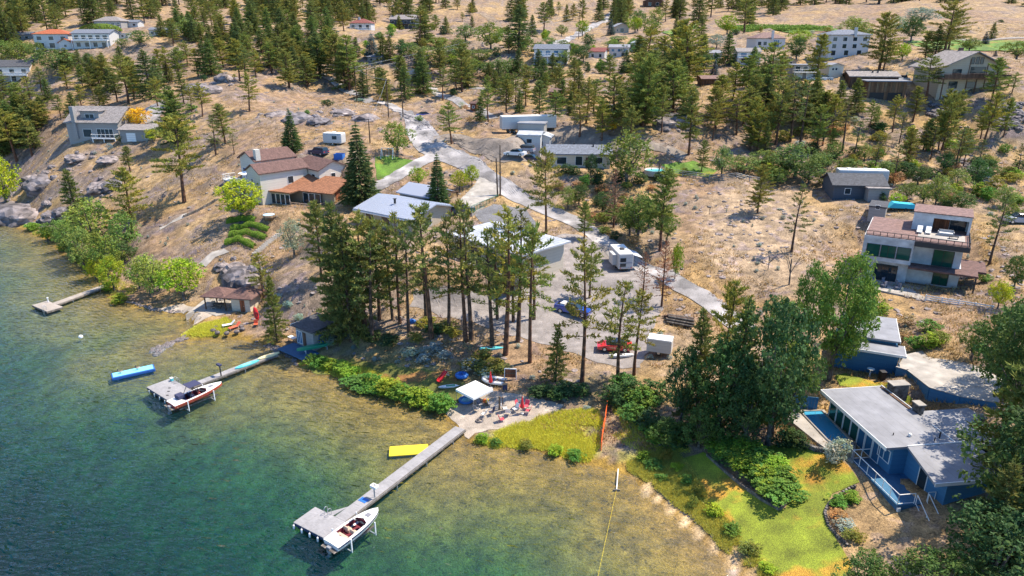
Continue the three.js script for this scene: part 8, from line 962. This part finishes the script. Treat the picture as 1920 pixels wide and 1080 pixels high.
function pole(label, [x, z, h], arm = true) { const t = thing('utility_pole', label, 'utility pole', [x, yAt(x, z) - 0.1, z]); obj('pole', bar([0, 0, 0], [0, h, 0], 0.16, 8, 0.1), M.post, t); if (arm) { obj('crossarm', bx(-1.1, 1.1, h - 0.7, h - 0.55, -0.08, 0.08), M.post, t); for (const q of [-1, 0, 1]) obj('insulator', lathe([[0, 0.22], [0.05, 0.2], [0.06, 0], [0, 0]], 8).translate(q, h - 0.548, 0), M.greymetal, t); } return t; }
pole('tall utility pole with crossarm on the rocky slope by the road', [-46.74, -215.66, 10.54]); pole('utility pole at the road bend below the junction pines', [-28.3, -184.49, 8.02], false); pole('utility pole left of the road bend', [-31.69, -182.33, 10]); pole('tall bare pole beside the gravel bank', [-2.29, -133.49, 9.9], false); pole('shorter leaning pole beside the gravel bank', [-2.81, -133.21, 7.46], false).rotation.z = 0.03; pole('thin pole above the cream house yard', [-32.26, -159.42, 5.45]); pole('power pole beside the hill road', [28.22, -311.96, 10.91]); pole('grey pole by the pool of the bungalow', [30.13, -141.72, 2.63], false);
{ const P = (a, b, c) => [a, b, c], line = (a, b, label) => { const m = a.map((v, i) => (v + b[i]) / 2); m[1] -= 1.6; tag(obj('power_line', new THREE.TubeGeometry(new THREE.QuadraticBezierCurve3(V(...a), V(...m), V(...b)), 30, 0.03, 4), M.greymetal), label, 'cable', 'overhead cables'); };
  const g = (x, z, h) => [x, yAt(x, z) + h - 0.4, z]; const a = g(-46.74, -215.66, 10.54), b = g(28.22, -311.96, 10.91), c = g(-31.69, -182.33, 10), d = g(-32.26, -159.42, 5.45); line(a, b, 'thin overhead cable spanning the upper trees'); line([a[0], a[1] - 1.2, a[2]], [b[0], b[1] - 1.5, b[2]], 'thin overhead cable spanning the upper trees'); line(a, c, 'short overhead cable between the two roadside poles'); line(c, d, 'overhead cable dropping to the pole by the yard'); }
function railFence(label, ln, mat = M.oldwood, h = 1.2) { const t = thing('rail_fence', label, 'fence', [0, 0, 0]); for (let i = 0; i < ln.length - 1; i++) { const [x0, z0] = ln[i], [x1, z1] = ln[i + 1], L = Math.hypot(x1 - x0, z1 - z0), n = Math.max(1, Math.round(L / 2.6)); for (let k = 0; k < n; k++) { const xa = lerp(x0, x1, k / n), za = lerp(z0, z1, k / n), xb = lerp(x0, x1, (k + 1) / n), zb = lerp(z0, z1, (k + 1) / n), ya = yAt(xa, za), yb = yAt(xb, zb); obj('post', bar([xa, ya - 0.3, za], [xa, ya + h, za], 0.08, 5), mat, t); for (const q of [0.35, 0.7, 1.05]) obj('rail', bar([xa, ya + q, za], [xb, yb + q, zb], 0.05, 4), mat, t); } } }
railFence('weathered rail fence curving below the barn paddock', [[76.8, -161.59], [78.84, -160.01], [80.16, -157.95], [82.93, -156.07], [85.9, -154.81], [89.85, -153.32]]); railFence('wire and post fence round the bungalow lawn', [[30.98, -143.41], [34.94, -141.23], [39.94, -139.4], [45.11, -138.62], [50.07, -137.37]], M.greymetal, 1.1);
{ // playground swings on the lawn
  const s = thing('swing_set', 'white A-frame swing on the green lawn', 'swing', [-26.87, 18.06, -150.44], R(-10)); for (const x of [-1.3, 1.3]) for (const z of [-0.7, 0.7]) obj('leg', bar([x, 0, z], [x, 2.2, 0], 0.06, 5), M.trim, s); obj('top_bar', bar([-1.4, 2.2, 0], [1.4, 2.2, 0], 0.06, 6), M.trim, s); obj('seat', [bx(-0.35, 0.35, 0.5, 0.55, -0.15, 0.15), bar([-0.33, 0.55, 0], [-0.33, 2.2, 0], 0.015, 4), bar([0.33, 0.55, 0], [0.33, 2.2, 0], 0.015, 4)], M.trim, s);
  const tr = thing('above_ground_pool', 'round above-ground pool with turquoise water by the bungalow', 'pool', [29.46, 16.03, -142.24]); obj('wall', lathe([[2.2, 0], [2.25, 1.1], [2.15, 1.1], [2.1, 0.9], [0, 0.9], [0, 0]], 24), M.white, tr); obj('water', lathe([[0, 0.93], [2.1, 0.93], [2.1, 0.905], [0, 0.905]], 24), std(0.1, 0.5, 0.55, { roughness: 0.15 }), tr);
  const wt = thing('covered_boat', 'turquoise tarpaulin covered boat behind the modern house', 'covered boat', [68.49, 14.15, -119.31], R(-12)); obj('cover', profileZ([[-2.4, 0.5], [2.4, 0.5], [1.8, 1.2], [-1.6, 1.4]], -0.9, 0.9), std(0.04, 0.42, 0.55), wt); obj('trailer_frame', bx(-2, 2.6, 0.3, 0.42, -0.6, 0.6), M.dark, wt); for (const z of [-0.8, 0.8]) obj('wheel', bar([0.4, 0.3, z - 0.1], [0.4, 0.3, z + 0.1], 0.3, 12), M.rubber, wt);
  const oh = obj('hedge', (() => { const L = new Leaves(); seed(9); for (let k = 0; k < 2400; k++) { const a = rr(0, 6.28), e = rr(0, 1.57), p = V(Math.cos(a) * Math.cos(e) * 10, Math.sin(e) * 3.2, Math.sin(a) * Math.cos(e) * 4).multiplyScalar(rr(0.9, 1)); L.leaf(p, p.clone().normalize().add(V(rr(-0.4, 0.4), rr(0, 0.5), rr(-0.4, 0.4))).normalize(), 0.42, shade([0.15, 0.22, 0.03])); } return L.build(); })(), LEAF); { const [x, z] = [-187.54, -337.01]; oh.position.set(x, yAt(x, z), z); } tag(oh, 'large oval clipped hedge below the hipped-roof house', 'hedge');
  const vr = [[91.34, -307.06], [120.59, -280.11]]; seed(19); for (let r = 0; r < 6; r++) { const L = new Leaves(), [x0, z0] = vr[0], [x1, z1] = vr[1]; for (let k = 0; k < 900; k++) { const q = rnd(), x = lerp(x0, x1, q), z = lerp(z0, z1, q) - r * 4.5; L.leaf(V(x + rr(-0.3, 0.3), yAt(x, z) + rr(0.3, 1.7), z + rr(-0.4, 0.4)), V(rr(-0.6, 0.6), rr(0.2, 1), rr(-0.2, 1)).normalize(), 0.34, shade([0.16, 0.26, 0.03])); } tag(obj('vine_row', L.build(), LEAF), 'row of green grapevines on the strip above the houses', 'vines', 'vineyard rows'); }
}

// ---------------------------------------------------------------- low cover on the open slopes
seed(901);
const onSheet = (x, z) => SHEETS.some(([p, a, b, c, d]) => x > a && x < b && z > c && z < d && inside(p, x, z));
{
  const dry = [], sage = [], stones = [];
  for (let k = 0; k < 60000; k++) { const z = -(60 + 230 * Math.pow(rnd(), 1.3)), x = rr(-0.8, 0.8) * -z; const i = find(XS, x), j = find(ZS, z), s = SD[j * NX + i]; if (s < 4 || (s < 14 && x > 18 && z > -72) || onSheet(x, z)) continue; const n = fbm(x * 0.12 + 30, z * 0.12, 3); if (n > 0.5) dry.push([x, z, rr(0.7, 1.6)]); if (n < 0.46 && rnd() < 0.022) sage.push([x, z, rr(0.04, 0.12) , rr(0.03, 0.08)]); if (fbm(x * 0.07 + 70, z * 0.07, 3) > 0.57 && rnd() < 0.14) stones.push([x, z, rr(0.12, 0.5), rr(0.1, 0.35)]); }
  scatter('dry_grass', tuft(9, 0.42, 0.3, [0.5, 0.37, 0.18]), LEAF, dry, 'dry straw grass tufts scattered over the slopes', 'grass', true);
  scatter('sagebrush', SHRUB.sage[0].crown, LEAF, sage, 'low grey-green sagebrush dotted over the dry slopes', 'scrub', true);
  const rk = new THREE.IcosahedronGeometry(1, 1); { const p = rk.attributes.position; for (let i = 0; i < p.count; i++) { const k = 0.75 + 0.5 * hash2(Math.round(p.getX(i) * 50), Math.round(p.getY(i) * 50 + p.getZ(i) * 90)); p.setXYZ(i, p.getX(i) * k, p.getY(i) * k * 0.7, p.getZ(i) * k); } rk.computeVertexNormals(); }
  scatter('loose_rock', rk, M.rock, stones, 'loose grey rocks strewn over the hillside', 'rocks', true);
}

renderer.render(scene, camera);
